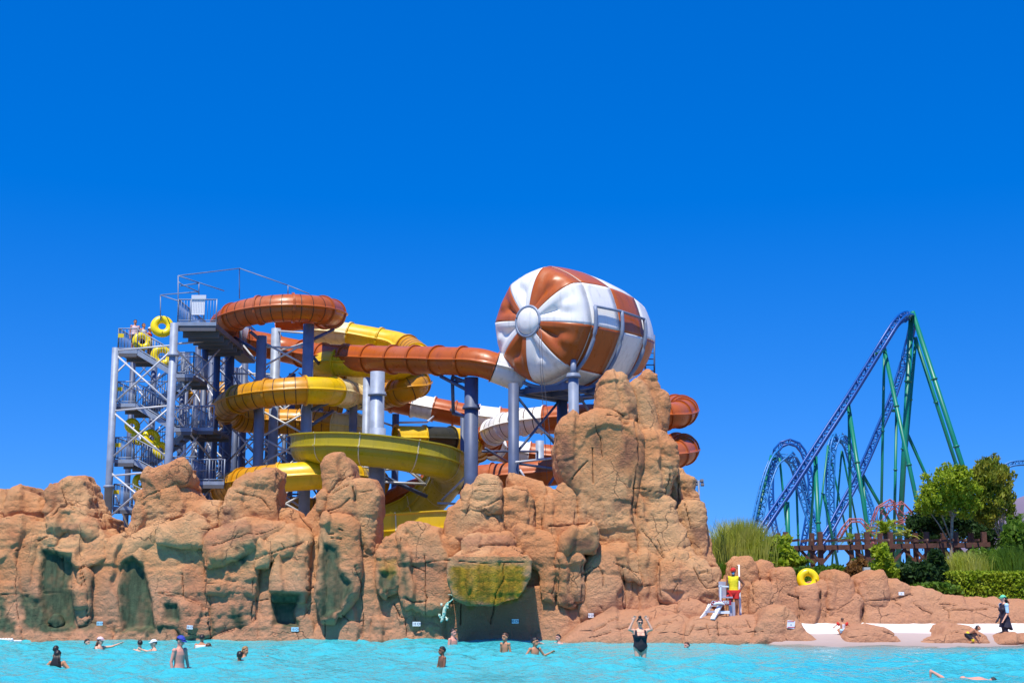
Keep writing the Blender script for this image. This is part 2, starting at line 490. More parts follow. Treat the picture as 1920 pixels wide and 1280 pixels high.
def boulder(parent, poly, Y, thick=2.4, bulge=0.25, lean=0.17, vox=0.038, smooth=2, amp=1.0, name='boulder', seed=None, inflate=0.075, drop=16):
    seed = seed if seed is not None else random.randint(0, 9999)
    ys_ = [q[1] for q in poly]; y1, hy = max(ys_), max(ys_) - min(ys_)
    if drop and y1 < 1150 and name not in ('rock_overhang', 'rock_pillar'):      # let the foot run down behind the rock below it
        poly = [(x, y + drop if y > y1 - 0.3 * hy else y) for x, y in poly]
    if 50.4 < Y < 51.6 and parent is not None: Y = 51.3 + (Y - 51.3) * 0.42     # the faces of the wall are nearly flush
    W = [at(px, py, Y) for px, py in poly]
    bm = bmesh.new()
    n = len(W)
    f0 = [bm.verts.new(p) for p in W]
    f1 = [bm.verts.new(p + Vector((0, thick, 0))) for p in W]
    bm.faces.new(f0); bm.faces.new(f1[::-1])
    for i in range(n):
        j = (i + 1) % n
        bm.faces.new((f0[j], f0[i], f1[i], f1[j]))
    bmesh.ops.recalc_face_normals(bm, faces=bm.faces)
    bmesh.ops.triangulate(bm, faces=bm.faces)
    me = bpy.data.meshes.new('rk'); bm.to_mesh(me); bm.free()
    tmp = bpy.data.objects.new('rk', me); scene.collection.objects.link(tmp)
    md = tmp.modifiers.new('r', 'REMESH'); md.mode = 'VOXEL'; md.voxel_size = vox
    ms = tmp.modifiers.new('s', 'SMOOTH'); ms.factor = 0.5; ms.iterations = smooth
    dg = bpy.context.evaluated_depsgraph_get()
    out = bpy.data.meshes.new_from_object(tmp.evaluated_get(dg))
    bpy.data.objects.remove(tmp); bpy.data.meshes.remove(me)
    bm = bmesh.new(); bm.from_mesh(out)                # the far side is buried in the mass behind: leave it open
    bmesh.ops.delete(bm, geom=[f for f in bm.faces if f.calc_center_median().y > Y + thick - 0.12], context='FACES')
    bm.to_mesh(out); bm.free()
    P = verts_of(out)
    zs = [p.z for p in W]; xs = [p.x for p in W]
    z0, hgt, wid = min(zs), max(zs) - min(zs), max(xs) - min(xs)
    poly2 = [(p.x, p.z) for p in W]
    d, ins = seg_dist(P[:, 0], P[:, 2], poly2, True)
    d = np.where(ins, d, 0)
    rr = min(0.42 * min(hgt, wid), 0.34)
    k = np.clip(d / rr, 0, 1)
    front = np.clip(1 - (P[:, 1] - Y) / (0.7 * thick), 0, 1)
    P[:, 1] -= 0.55 * bulge * (1 - (1 - k) ** 2) * front
    P[:, 1] += lean * (P[:, 2] - z0)
    set_verts(out, P)
    N = normals_of(out)
    P = P + N * inflate
    # relief: broad lumps, chiselled facets, pitted grain
    big = vnoise(P / 1.7, seed) * 0.15
    c1 = vnoise(P / 0.60, 11)
    mid = (np.abs(c1) - 0.3) * 0.11
    c2 = vnoise(P / 0.25, 12)
    fine = (np.abs(c2) - 0.3) * 0.058
    c3 = (np.abs(vnoise(P / 0.115, 13)) - 0.3) * 0.024
    # upright fractured faces: each panel swells to one side and breaks off sharply
    u_ = P[:, 0] / 1.35 + 0.45 * vnoise(P / 2.4, 71) + 0.07 * P[:, 2] + 0.10 * vnoise(P / 0.5, 72) + seed * 0.37; u_ = u_ - np.floor(u_)
    v_ = P[:, 2] / 1.9 + 0.55 * vnoise(P / 1.8, 73) + 0.08 * vnoise(P / 0.4, 74) + seed * 0.61; v_ = v_ - np.floor(v_)
    saw = np.where(u_ < 0.9, u_ / 0.9, (1 - u_) / 0.1) - 0.5; led = np.where(v_ < 0.9, v_ / 0.9, (1 - v_) / 0.1) - 0.5
    facet = (0.17 * saw - 0.06 * led) * np.clip(0.8 + 0.9 * vnoise(P / 3.0, 75), 0.15, 1.4)
    rough = 0.45 + 0.75 * sstep(vnoise(P / 2.2, 21), -0.45, 0.5)
    px, py = project(P)
    sm = np.zeros(len(P))
    nich = np.zeros(len(P))
    b0, b1, c0, c1_ = px.min(), px.max(), py.min(), py.max()
    def overlaps(pl, m):
        a = np.array(pl); return a[:, 0].max() > b0 - m and a[:, 0].min() < b1 + m and a[:, 1].max() > c0 - m and a[:, 1].min() < c1_ + m
    frontal = N[:, 1] < 0.35
    for pl, soft, dep in NICHE:
        if overlaps(pl, 10):
            dd, ii = seg_dist(px, py, pl, True)
            sgn = np.where(ii, dd, -dd)
            v = sstep(sgn, -soft * 0.3, soft) * frontal
            nich = np.maximum(nich, v * dep); sm = np.maximum(sm, v)
    disp = amp * (big * (1 - 0.6 * sm) + facet * (1 - 0.8 * sm) + (mid + fine + c3) * rough * (1 - 0.85 * sm))
    P = P + N * disp[:, None]
    P[:, 1] += nich
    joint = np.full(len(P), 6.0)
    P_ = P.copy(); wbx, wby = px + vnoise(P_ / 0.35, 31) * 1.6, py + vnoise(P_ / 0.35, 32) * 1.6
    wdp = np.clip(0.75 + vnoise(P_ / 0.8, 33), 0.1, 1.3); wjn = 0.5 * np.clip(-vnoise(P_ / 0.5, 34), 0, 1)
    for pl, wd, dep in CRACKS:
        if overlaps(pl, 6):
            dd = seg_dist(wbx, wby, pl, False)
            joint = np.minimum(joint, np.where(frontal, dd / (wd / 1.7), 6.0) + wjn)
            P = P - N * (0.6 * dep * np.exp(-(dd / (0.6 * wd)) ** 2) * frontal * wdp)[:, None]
    at_ = {k_: np.zeros(len(P)) for k_ in ('moss', 'olive', 'stain', 'grey', 'pink')}
    mott = vnoise(P / np.array([0.35, 0.35, 0.7]), 61) + 0.6 * vnoise(P / 0.13, 62)
    edge = vnoise(P / 0.5, 41) * 5 + vnoise(P / 0.16, 42) * 5
    for pl, soft, kind, stg in PATCH:
        if overlaps(pl, 20):
            dd, ii = seg_dist(px, py, pl, True)
            sgn = np.where(ii, dd, -dd) + edge * min(1, soft / 8)
            at_[kind] = np.maximum(at_[kind], stg * sstep(sgn, -soft * 0.7, soft * 1.2) * (N[:, 1] < 0.6) * np.clip(0.97 + 0.16 * mott, 0.5, 1))
    # the splash zone near the water is greyer and pinker
    hz = P[:, 2] + vnoise(P / 1.6, 51) * 0.9
    at_['pink'] = np.maximum(at_['pink'], 0.85 * (1 - sstep(hz, 0.3, 3.6)))
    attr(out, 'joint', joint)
    set_verts(out, P)
    for k_, v in at_.items(): attr(out, k_, np.clip(v, 0, 1))
    attr(out, 'smooth', np.clip(np.maximum(sm, at_['moss'] * 0.7), 0, 1))
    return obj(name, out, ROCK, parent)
# traced from the photograph: dark green and olive stains, hollows, cracks
M_ = lambda pl, s=7, st=1.0: PATCH.append((pl, s, 'moss', st))
H_ = lambda pl, s=6, d=0.3: NICHE.append((pl, s, d))
for pl in ([(76, 1026), (100, 1030), (118, 1036), (138, 1034), (137, 1065), (130, 1100), (142, 1118), (145, 1160), (150, 1180), (125, 1192), (80, 1185), (40, 1170), (30, 1105), (60, 1110), (72, 1112), (72, 1060)],
           [(225, 1060), (232, 1046), (250, 1040), (266, 1050), (276, 1080), (284, 1120), (292, 1165), (330, 1168), (325, 1180), (290, 1190), (225, 1190), (222, 1120)],
           [(302, 1128), (322, 1124), (336, 1130), (342, 1150), (335, 1168), (305, 1168)],
           [(441, 1043), (458, 1040), (472, 1055), (466, 1070), (452, 1060)],
           [(389, 1128), (396, 1135), (404, 1160), (405, 1190), (391, 1192)],
           [(425, 1142), (440, 1138), (452, 1152), (468, 1158), (462, 1172), (450, 1184), (436, 1172)],
           [(505, 1090), (512, 1106), (540, 1108), (566, 1110), (560, 1130), (554, 1150), (566, 1160), (560, 1180), (535, 1180), (512, 1172), (506, 1140)],
           [(597, 1005), (606, 1010), (632, 1022), (644, 1035), (634, 1060), (648, 1078), (666, 1088), (664, 1105), (650, 1128), (640, 1148), (620, 1158), (603, 1162), (596, 1110)],
           [(703, 1060), (716, 1062), (745, 1058), (750, 1080), (742, 1098), (728, 1118), (712, 1112), (704, 1095)],
           [(753, 1030), (763, 1040), (768, 1080), (772, 1108), (765, 1118), (757, 1100)],
           [(0, 1110), (8, 1112), (12, 1150), (30, 1165), (30, 1190), (-10, 1190), (-10, 1105)]):
    M_(pl)
M_([(500, 1028), (430, 1005), (470, 985), (500, 984), (470, 1000), (420, 1020), (392, 1048), (385, 1035)], 8, 0.55)
M_([(320, 1100), (332, 1096), (345, 1108), (338, 1118), (325, 1114)], 5, 0.6)
M_([(165, 1075), (172, 1080), (174, 1140), (185, 1172), (225, 1180), (160, 1185), (150, 1172), (168, 1160)], 6, 0.75)
M_([(140, 1168), (230, 1172), (230, 1186), (140, 1184)], 6, 0.8)
PATCH.append(([(848, 1060), (880, 1056), (930, 1054), (990, 1056), (990, 1085), (976, 1122), (928, 1134), (880, 1134), (850, 1118), (843, 1085)], 8, 'olive', 1.0))
PATCH.append(([(706, 1050), (745, 1048), (748, 1075), (730, 1085), (706, 1075)], 8, 'olive', 0.45))
G_ = lambda pl, s=14, st=0.7: PATCH.append((pl, s, 'grey', st))
G_([(842, 1120), (1012, 1110), (1012, 1198), (842, 1198)], 14, 0.85)
G_([(770, 1040), (842, 1050), (842, 1125), (770, 1120)], 14, 0.7)
G_([(340, 1060), (390, 1050), (388, 1190), (310, 1190), (350, 1120)], 14, 0.7)
G_([(395, 1100), (475, 1100), (475, 1190), (395, 1190)], 14, 0.5)
G_([(380, 1000), (450, 975), (525, 985), (500, 1005), (390, 1045)], 10, 0.7)
G_([(862, 1005), (955, 1003), (960, 1022), (870, 1028)], 8, 0.7)
G_([(108, 975), (150, 985), (140, 1010), (105, 995)], 8, 0.6)
S_ = lambda pl, s=14, st=0.7: PATCH.append((pl, s, 'stain', st))
S_([(1050, 815), (1068, 820), (1078, 850), (1080, 900), (1060, 910), (1045, 870)], 12, 0.75)
S_([(1112, 800), (1125, 800), (1125, 850), (1112, 850)], 8, 0.6)
S_([(1170, 815), (1200, 815), (1200, 860), (1165, 885), (1150, 870)], 14, 0.75)
S_([(1165, 715), (1178, 712), (1188, 770), (1178, 770)], 8, 0.6)
S_([(1145, 935), (1195, 930), (1190, 950), (1150, 960)], 12, 0.6)
S_([(1190, 835), (1210, 840), (1205, 890), (1192, 895)], 10, 0.6)
S_([(85, 905), (108, 900), (112, 940), (88, 960)], 10, 0.45)
S_([(262, 895), (340, 885), (335, 905), (262, 930)], 16, 0.35)
S_([(420, 945), (440, 950), (440, 985), (415, 985)], 8, 0.7)
S_([(1295, 985), (1322, 990), (1325, 1015), (1300, 1020)], 8, 0.7)
S_([(960, 985), (975, 985), (972, 1010), (958, 1010)], 8, 0.6)
S_([(1070, 1008), (1115, 1005), (1113, 1035), (1068, 1030)], 8, 0.7)
S_([(1050, 1115), (1085, 1115), (1080, 1140), (1052, 1140)], 10, 0.7)
S_([(1140, 1120), (1165, 1110), (1160, 1145), (1135, 1148)], 8, 0.55)
for pl, d in (([(80, 1030), (135, 1036), (136, 1100), (142, 1175), (85, 1180), (72, 1115), (74, 1060)], 0.25),
              ([(226, 1055), (248, 1042), (268, 1060), (286, 1125), (290, 1180), (226, 1186)], 0.35),
              ([(506, 1108), (564, 1112), (552, 1150), (560, 1175), (514, 1172)], 0.3),
              ([(600, 1015), (630, 1028), (640, 1075), (660, 1092), (640, 1145), (605, 1158)], 0.22),
              ([(303, 1130), (334, 1132), (338, 1165), (306, 1166)], 0.2),
              ([(706, 1070), (744, 1070), (740, 1100), (712, 1108)], 0.15),
              ([(1240, 1105), (1290, 1108), (1270, 1135)], 0.12)):
    H_(pl, 9, d)
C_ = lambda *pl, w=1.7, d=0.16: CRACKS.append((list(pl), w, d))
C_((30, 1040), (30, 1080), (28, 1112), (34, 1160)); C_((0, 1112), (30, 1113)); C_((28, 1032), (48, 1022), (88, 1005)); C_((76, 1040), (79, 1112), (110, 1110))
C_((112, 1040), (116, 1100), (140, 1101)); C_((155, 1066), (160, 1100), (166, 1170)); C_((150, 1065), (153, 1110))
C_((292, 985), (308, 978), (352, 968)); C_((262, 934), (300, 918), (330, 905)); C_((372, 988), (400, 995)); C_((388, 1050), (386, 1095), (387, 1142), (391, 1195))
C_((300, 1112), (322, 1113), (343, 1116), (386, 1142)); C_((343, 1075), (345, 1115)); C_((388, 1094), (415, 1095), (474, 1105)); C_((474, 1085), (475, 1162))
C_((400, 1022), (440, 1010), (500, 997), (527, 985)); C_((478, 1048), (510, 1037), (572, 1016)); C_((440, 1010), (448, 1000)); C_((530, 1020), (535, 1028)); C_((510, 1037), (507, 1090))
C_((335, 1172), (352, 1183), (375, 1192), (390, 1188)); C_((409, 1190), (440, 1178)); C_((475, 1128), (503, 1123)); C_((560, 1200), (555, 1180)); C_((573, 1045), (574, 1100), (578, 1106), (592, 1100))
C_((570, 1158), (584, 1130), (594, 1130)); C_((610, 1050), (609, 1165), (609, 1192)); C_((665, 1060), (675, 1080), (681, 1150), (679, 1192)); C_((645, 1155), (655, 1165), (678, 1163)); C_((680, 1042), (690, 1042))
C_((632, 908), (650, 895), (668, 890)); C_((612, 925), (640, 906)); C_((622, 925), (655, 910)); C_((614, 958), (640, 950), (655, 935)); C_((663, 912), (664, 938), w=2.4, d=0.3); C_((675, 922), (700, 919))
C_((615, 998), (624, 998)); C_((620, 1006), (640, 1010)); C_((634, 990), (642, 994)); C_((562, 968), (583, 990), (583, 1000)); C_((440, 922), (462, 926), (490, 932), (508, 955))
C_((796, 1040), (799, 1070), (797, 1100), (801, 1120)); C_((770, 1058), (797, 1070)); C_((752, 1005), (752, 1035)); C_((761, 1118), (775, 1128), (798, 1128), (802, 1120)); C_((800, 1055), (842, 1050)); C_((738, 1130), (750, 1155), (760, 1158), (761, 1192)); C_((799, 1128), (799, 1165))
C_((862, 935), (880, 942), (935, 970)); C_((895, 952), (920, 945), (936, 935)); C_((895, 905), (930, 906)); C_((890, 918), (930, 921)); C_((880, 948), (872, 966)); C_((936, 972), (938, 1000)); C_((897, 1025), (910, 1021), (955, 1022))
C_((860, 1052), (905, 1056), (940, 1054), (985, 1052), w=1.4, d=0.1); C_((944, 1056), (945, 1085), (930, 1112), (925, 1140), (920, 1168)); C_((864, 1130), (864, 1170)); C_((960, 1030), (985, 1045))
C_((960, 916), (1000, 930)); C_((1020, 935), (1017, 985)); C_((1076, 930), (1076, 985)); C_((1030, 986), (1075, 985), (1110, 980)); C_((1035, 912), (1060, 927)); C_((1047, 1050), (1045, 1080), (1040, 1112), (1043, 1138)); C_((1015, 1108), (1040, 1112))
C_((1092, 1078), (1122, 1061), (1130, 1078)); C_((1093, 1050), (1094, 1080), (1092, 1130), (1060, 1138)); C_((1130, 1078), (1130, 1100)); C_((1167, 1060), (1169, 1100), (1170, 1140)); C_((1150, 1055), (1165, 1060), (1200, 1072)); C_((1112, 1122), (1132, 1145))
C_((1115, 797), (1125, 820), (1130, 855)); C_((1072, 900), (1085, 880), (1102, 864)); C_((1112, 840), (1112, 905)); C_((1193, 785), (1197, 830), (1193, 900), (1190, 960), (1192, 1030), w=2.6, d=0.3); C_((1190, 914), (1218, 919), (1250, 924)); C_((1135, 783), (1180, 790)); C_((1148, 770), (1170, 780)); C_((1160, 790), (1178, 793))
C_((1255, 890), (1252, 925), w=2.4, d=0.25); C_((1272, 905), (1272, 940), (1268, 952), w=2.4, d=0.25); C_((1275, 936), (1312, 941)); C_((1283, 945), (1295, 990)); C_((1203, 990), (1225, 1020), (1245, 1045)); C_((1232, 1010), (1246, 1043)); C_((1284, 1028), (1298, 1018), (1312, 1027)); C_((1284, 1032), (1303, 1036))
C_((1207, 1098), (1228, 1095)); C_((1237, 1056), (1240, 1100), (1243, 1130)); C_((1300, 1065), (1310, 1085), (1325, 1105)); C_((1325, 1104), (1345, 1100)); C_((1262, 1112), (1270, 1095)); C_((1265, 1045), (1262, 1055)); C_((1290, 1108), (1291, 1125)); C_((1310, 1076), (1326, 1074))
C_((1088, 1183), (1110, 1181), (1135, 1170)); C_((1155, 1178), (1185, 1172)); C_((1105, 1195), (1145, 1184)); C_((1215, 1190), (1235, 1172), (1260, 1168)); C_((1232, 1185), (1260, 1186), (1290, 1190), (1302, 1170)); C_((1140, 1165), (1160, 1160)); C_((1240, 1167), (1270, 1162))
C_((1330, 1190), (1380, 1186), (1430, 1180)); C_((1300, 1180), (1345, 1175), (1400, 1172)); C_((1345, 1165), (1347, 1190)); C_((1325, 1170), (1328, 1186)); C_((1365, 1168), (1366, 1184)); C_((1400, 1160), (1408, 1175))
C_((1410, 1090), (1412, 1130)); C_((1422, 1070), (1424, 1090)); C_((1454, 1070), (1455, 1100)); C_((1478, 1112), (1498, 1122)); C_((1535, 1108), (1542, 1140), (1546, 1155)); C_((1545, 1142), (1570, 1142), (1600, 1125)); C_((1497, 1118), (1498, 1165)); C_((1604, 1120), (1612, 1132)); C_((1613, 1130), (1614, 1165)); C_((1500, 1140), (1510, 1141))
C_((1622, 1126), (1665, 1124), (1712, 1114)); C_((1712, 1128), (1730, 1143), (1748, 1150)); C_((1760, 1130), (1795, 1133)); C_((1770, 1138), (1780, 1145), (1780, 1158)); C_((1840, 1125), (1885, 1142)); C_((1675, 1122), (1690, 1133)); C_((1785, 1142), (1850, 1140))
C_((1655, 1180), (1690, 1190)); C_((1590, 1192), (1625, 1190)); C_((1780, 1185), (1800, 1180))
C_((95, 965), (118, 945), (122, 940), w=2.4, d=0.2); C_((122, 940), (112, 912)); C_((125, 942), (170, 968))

wall = empty('rock_wall', at(560, 1195, 52), 'long low wall of orange artificial rock stained dark green along the pool', 'rock wall')
B = lambda pl, Y, **k: boulder(wall, pl, Y, **k)
# solid mass behind, so that no joint shows daylight
B([(-80, 1000), (160, 1015), (240, 1020), (420, 1000), (600, 1010), (700, 1035), (850, 1035), (960, 1005), (1110, 1000), (1110, 1215), (-80, 1215)], 51.75, thick=2.0, bulge=0.05, lean=0.05, name='rock_mass', vox=0.08)
# left end
B([(-80, 975), (10, 968), (80, 976), (110, 993), (150, 1012), (157, 1060), (152, 1212), (-80, 1212)], 51.35, bulge=0.2, name='rock_face')
B([(-80, 912), (-5, 918), (6, 940), (10, 990), (-80, 990)], 53.0, bulge=0.4)
B([(14, 930), (22, 919), (34, 916), (46, 919), (58, 930), (78, 944), (84, 975), (60, 990), (5, 990)], 52.8, bulge=0.4)
B([(83, 925), (88, 911), (103, 899), (120, 892), (133, 893), (149, 903), (156, 930), (170, 962), (174, 992), (140, 1000), (82, 990), (82, 960), (85, 945)], 52.4, bulge=0.5, lean=0.18)
B([(82, 965), (100, 952), (122, 940), (150, 952), (173, 972), (173, 990), (150, 985), (115, 985), (90, 978)], 51.9, bulge=0.35)
B([(104, 985), (115, 976), (170, 990), (185, 1005), (192, 1030), (160, 1052), (128, 1040), (78, 1026), (104, 998)], 51.3, bulge=0.3, lean=0.5)
B([(168, 968), (194, 972), (198, 1030), (172, 1030)], 53.6, bulge=0.2)
B([(214, 1004), (222, 993), (238, 990), (250, 998), (252, 1020), (214, 1020)], 57, bulge=0.2)
B([(152, 1052), (172, 1030), (200, 1008), (245, 999), (300, 978), (320, 990), (250, 1036), (230, 1050), (226, 1212), (150, 1212)], 51.2, bulge=0.3, name='rock_face')
B([(138, 1072), (146, 1066), (157, 1065), (163, 1075), (167, 1130), (168, 1172), (147, 1172), (144, 1120)], 50.85, bulge=0.18, lean=0.05, name='rock_pillar', thick=1.2)
B([(128, 1110), (134, 1102), (146, 1100), (155, 1104), (156, 1120), (140, 1119)], 50.7, bulge=0.12, thick=0.8, smooth=4)
for pl in ([(62, 1212), (68, 1182), (78, 1174), (88, 1178), (92, 1212)], [(85, 1212), (90, 1178), (100, 1170), (113, 1173), (122, 1190), (126, 1212)], [(136, 1212), (144, 1184), (165, 1180), (192, 1180), (203, 1192), (206, 1212)],
           [(88, 1165), (96, 1153), (106, 1155), (112, 1168), (100, 1172)], [(24, 1212), (28, 1180), (36, 1178), (40, 1212)], [(210, 1212), (214, 1180), (224, 1176), (226, 1212)]):
    B(pl, 50.75, thick=1.2, bulge=0.12, smooth=4)
# second bay with the deep green hollow
B([(222, 1052), (240, 1036), (290, 985), (330, 976), (386, 1000), (392, 1040), (389, 1212), (222, 1212)], 51.15, bulge=0.35, name='rock_face')
B([(300, 1118), (308, 1111), (325, 1112), (345, 1118), (386, 1143), (387, 1190), (362, 1190), (336, 1172), (302, 1172)], 50.75, bulge=0.15, thick=1.2, lean=0.05)
B([(308, 1212), (330, 1180), (338, 1172), (362, 1190), (390, 1190), (390, 1212)], 50.7, bulge=0.15, thick=1.2)
# upper rock with the cap
B([(235, 1012), (247, 965), (258, 928), (300, 915), (342, 903), (352, 918), (368, 940), (392, 948), (414, 952), (416, 990), (390, 1002), (300, 1000)], 52.5, bulge=0.4, lean=0.1)
B([(258, 930), (264, 893), (272, 880), (300, 874), (330, 868), (342, 870), (344, 904), (310, 918), (262, 934)], 52.35, bulge=0.35, lean=0.2, name='rock_cap')
B([(300, 1000), (296, 990), (330, 975), (352, 965), (375, 975), (388, 988), (385, 1010), (340, 1010)], 51.3, bulge=0.3, lean=0.35)
B([(412, 990), (412, 955), (418, 938), (428, 918), (442, 904), (478, 887), (500, 880), (512, 879), (517, 915), (518, 960), (505, 985), (440, 990)], 52.2, bulge=0.4, lean=0.15)
# slanted grey slab and the blocks below it
B([(382, 1012), (392, 999), (440, 978), (470, 969), (500, 976), (526, 982), (529, 992), (500, 1006), (440, 1030), (390, 1046)], 50.75, bulge=0.3, lean=0.35, name='rock_slab')
B([(386, 1046), (430, 1032), (505, 1002), (512, 1040), (478, 1062), (476, 1100), (388, 1096)], 51.1, bulge=0.25, name='rock_face')
B([(388, 1092), (412, 1094), (475, 1104), (476, 1178), (440, 1180), (408, 1192), (392, 1194)], 51.0, bulge=0.3, name='rock_face')
B([(388, 1212), (400, 1192), (440, 1178), (470, 1164), (480, 1166), (482, 1212)], 50.8, bulge=0.15, thick=1.4)
B([(480, 1010), (520, 994), (548, 988), (560, 993), (574, 1004), (574, 1018), (512, 1036), (480, 1046)], 50.95, bulge=0.2, lean=0.3, name='rock_slab')
B([(476, 1060), (510, 1036), (574, 1016), (594, 1012), (600, 1120), (598, 1212), (476, 1212)], 51.2, bulge=0.2, name='rock_face')
B([(509, 1040), (572, 1018), (574, 1090), (568, 1110), (514, 1108)], 50.85, bulge=0.2, lean=0.05, thick=1.5, name='rock_face')
# saddle and middle pinnacle
B([(500, 995), (505, 962), (530, 954), (545, 960), (562, 974), (582, 962), (598, 940), (610, 930), (612, 970), (600, 1020), (540, 1005)], 52.4, bulge=0.25, lean=0.25)
B([(607, 905), (606, 875), (612, 862), (624, 855), (642, 857), (652, 868), (659, 890), (660, 905), (626, 912), (610, 930)], 52.0, bulge=0.35, lean=0.1, name='rock_pinnacle')
B([(609, 965), (612, 925), (630, 906), (665, 894), (692, 897), (702, 910), (708, 926), (702, 985), (701, 1022), (684, 1020), (668, 990)], 51.6, bulge=0.4, lean=0.1, name='rock_pinnacle')
B([(595, 930), (606, 920), (612, 930), (606, 942), (596, 940)], 51.7, thick=0.8, bulge=0.1, smooth=4)
B([(595, 1010), (600, 972), (607, 961), (630, 961), (652, 968), (664, 985), (668, 1030), (674, 1075), (668, 1118), (640, 1158), (606, 1166), (597, 1120)], 50.5, bulge=0.5, lean=0.08, name='rock_pillar')
B([(660, 985), (672, 992), (690, 1012), (704, 1022), (706, 1100), (704, 1212), (595, 1212), (598, 1160), (640, 1150), (668, 1110)], 51.1, bulge=0.25, name='rock_face')
B([(704, 1035), (712, 1012), (722, 1003), (742, 1001), (751, 1015), (753, 1060), (752, 1092), (742, 1112), (726, 1122), (712, 1114), (704, 1090)], 50.8, bulge=0.3, name='rock_pillar')
B([(750, 1040), (745, 1008), (752, 990), (764, 981), (782, 984), (808, 994), (832, 1002), (852, 1001), (864, 1012), (858, 1042), (843, 1052), (843, 1124), (800, 1130), (768, 1122), (754, 1098)], 50.7, bulge=0.3, lean=0.12, name='rock_face')
B([(700, 1212), (702, 1100), (726, 1120), (752, 1092), (766, 1120), (800, 1128), (844, 1122), (844, 1212)], 51.1, bulge=0.15, name='rock_face')
# overhanging olive block with the shaded face under it
B([(839, 1062), (841, 1044), (852, 1041), (988, 1042), (996, 1050), (993, 1085), (972, 1122), (926, 1134), (880, 1134), (852, 1120), (842, 1092)], 49.55, thick=2.6, bulge=0.04, lean=-0.10, amp=0.5, smooth=0, inflate=0.03, name='rock_overhang')
B([(842, 1052), (850, 1040), (868, 1030), (905, 1022), (948, 1026), (972, 1036), (984, 1047), (984, 1056), (846, 1056)], 49.9, thick=2.2, bulge=0.2, lean=0.4, name='rock_slab')
B([(862, 1030), (866, 1014), (880, 1004), (915, 1001), (952, 1004), (960, 1018), (955, 1032)], 50.3, thick=2.0, bulge=0.25, lean=0.25, name='rock_slab')
B([(840, 1212), (842, 1100), (1014, 1100), (1014, 1212)], 51.45, bulge=0.03, amp=0.35, name='rock_face', lean=0.02)
B([(952, 1012), (962, 986), (974, 978), (992, 984), (1012, 994), (1026, 999), (1042, 1008), (1048, 1035), (1046, 1070), (1040, 1114), (1014, 1110), (1010, 1070), (992, 1056), (976, 1042)], 50.9, bulge=0.35, lean=0.15)
# boulders above
B([(840, 1000), (842, 955), (862, 936), (890, 950), (936, 966), (948, 1005), (900, 1010), (868, 1012)], 51.5, bulge=0.4)
B([(860, 940), (866, 918), (880, 903), (903, 888), (917, 887), (929, 895), (934, 905), (937, 936), (920, 948), (896, 954), (868, 945)], 51.4, bulge=0.4, lean=0.15, name='rock_cap')
B([(934, 972), (936, 930), (948, 919), (968, 917), (990, 922), (1001, 936), (1004, 985), (960, 1005), (940, 1005)], 51.6, bulge=0.35)
B([(954, 925), (955, 890), (963, 881), (978, 888), (1005, 902), (1030, 915), (1036, 926), (1020, 934), (1020, 960), (1000, 945)], 52.2, bulge=0.3, lean=0.3, name='rock_slab')
B([(1000, 940), (1020, 930), (1022, 1010), (1000, 1005)], 52.0, bulge=0.2)
B([(1018, 950), (1022, 934), (1036, 920), (1056, 906), (1070, 914), (1079, 926), (1080, 1000), (1060, 1030), (1030, 1010), (1020, 990)], 51.7, bulge=0.35)
B([(1060, 1030), (1064, 1010), (1078, 994), (1112, 983), (1119, 996), (1114, 1036), (1080, 1034)], 50.9, bulge=0.2, lean=-0.25, thick=2.0, drop=0)
B([(1040, 1060), (1050, 1040), (1070, 1030), (1088, 1034), (1093, 1052), (1092, 1128), (1072, 1140), (1044, 1136), (1040, 1112)], 50.95, bulge=0.35, name='rock_pillar', lean=-0.03)
B([(1008, 1212), (1012, 1106), (1042, 1112), (1050, 1140), (1092, 1130), (1100, 1212)], 51.15, bulge=0.15, name='rock_face')

tower_rock = empty('rock_tower', at(1190, 1160, 53), 'tall craggy tower of orange artificial rock in front of the striped ball', 'rock tower')
B = lambda pl, Y, **k: boulder(tower_rock, pl, Y, **k)
B([(1075, 900), (1080, 860), (1200, 840), (1262, 870), (1300, 950), (1335, 1030), (1352, 1100), (1352, 1200), (1090, 1200)], 53.2, thick=3.2, bulge=0.1, vox=0.08, name='rock_mass')
B([(1119, 760), (1120, 730), (1126, 712), (1139, 698), (1160, 696), (1173, 704), (1182, 722), (1186, 755), (1192, 800), (1160, 800), (1122, 796), (1124, 780)], 52.6, bulge=0.55, lean=0.05, name='rock_pinnacle')
B([(1178, 724), (1194, 715), (1207, 723), (1219, 746), (1230, 780), (1238, 818), (1205, 830), (1190, 800)], 52.9, bulge=0.4, lean=0.05, name='rock_pinnacle')
B([(1198, 720), (1204, 702), (1218, 696), (1231, 702), (1236, 730), (1254, 739), (1258, 762), (1250, 800), (1264, 835), (1230, 840), (1210, 800)], 53.6, bulge=0.4, lean=0.02, name='rock_pinnacle')
B([(1048, 835), (1052, 803), (1060, 790), (1085, 783), (1118, 776), (1192, 786), (1204, 815), (1200, 900), (1194, 960), (1194, 1050), (1120, 1050), (1085, 1010), (1078, 930), (1062, 908), (1050, 880)], 52.1, thick=3.6, bulge=0.5, lean=0.03, name='rock_face')
B([(1190, 830), (1206, 812), (1240, 812), (1262, 832), (1264, 870), (1258, 905), (1250, 926), (1226, 918), (1190, 914)], 52.5, bulge=0.4, lean=0.03, name='rock_face')
B([(1252, 930), (1260, 872), (1272, 876), (1296, 896), (1310, 928), (1318, 960), (1328, 1000), (1334, 1040), (1265, 1040)], 53.6, thick=3.0, bulge=0.5, lean=0.03, name='rock_face')
B([(1190, 950), (1191, 914), (1228, 918), (1252, 926), (1267, 940), (1269, 980), (1290, 1012), (1297, 1045), (1245, 1060), (1192, 1060)], 51.9, bulge=0.45, name='rock_face')
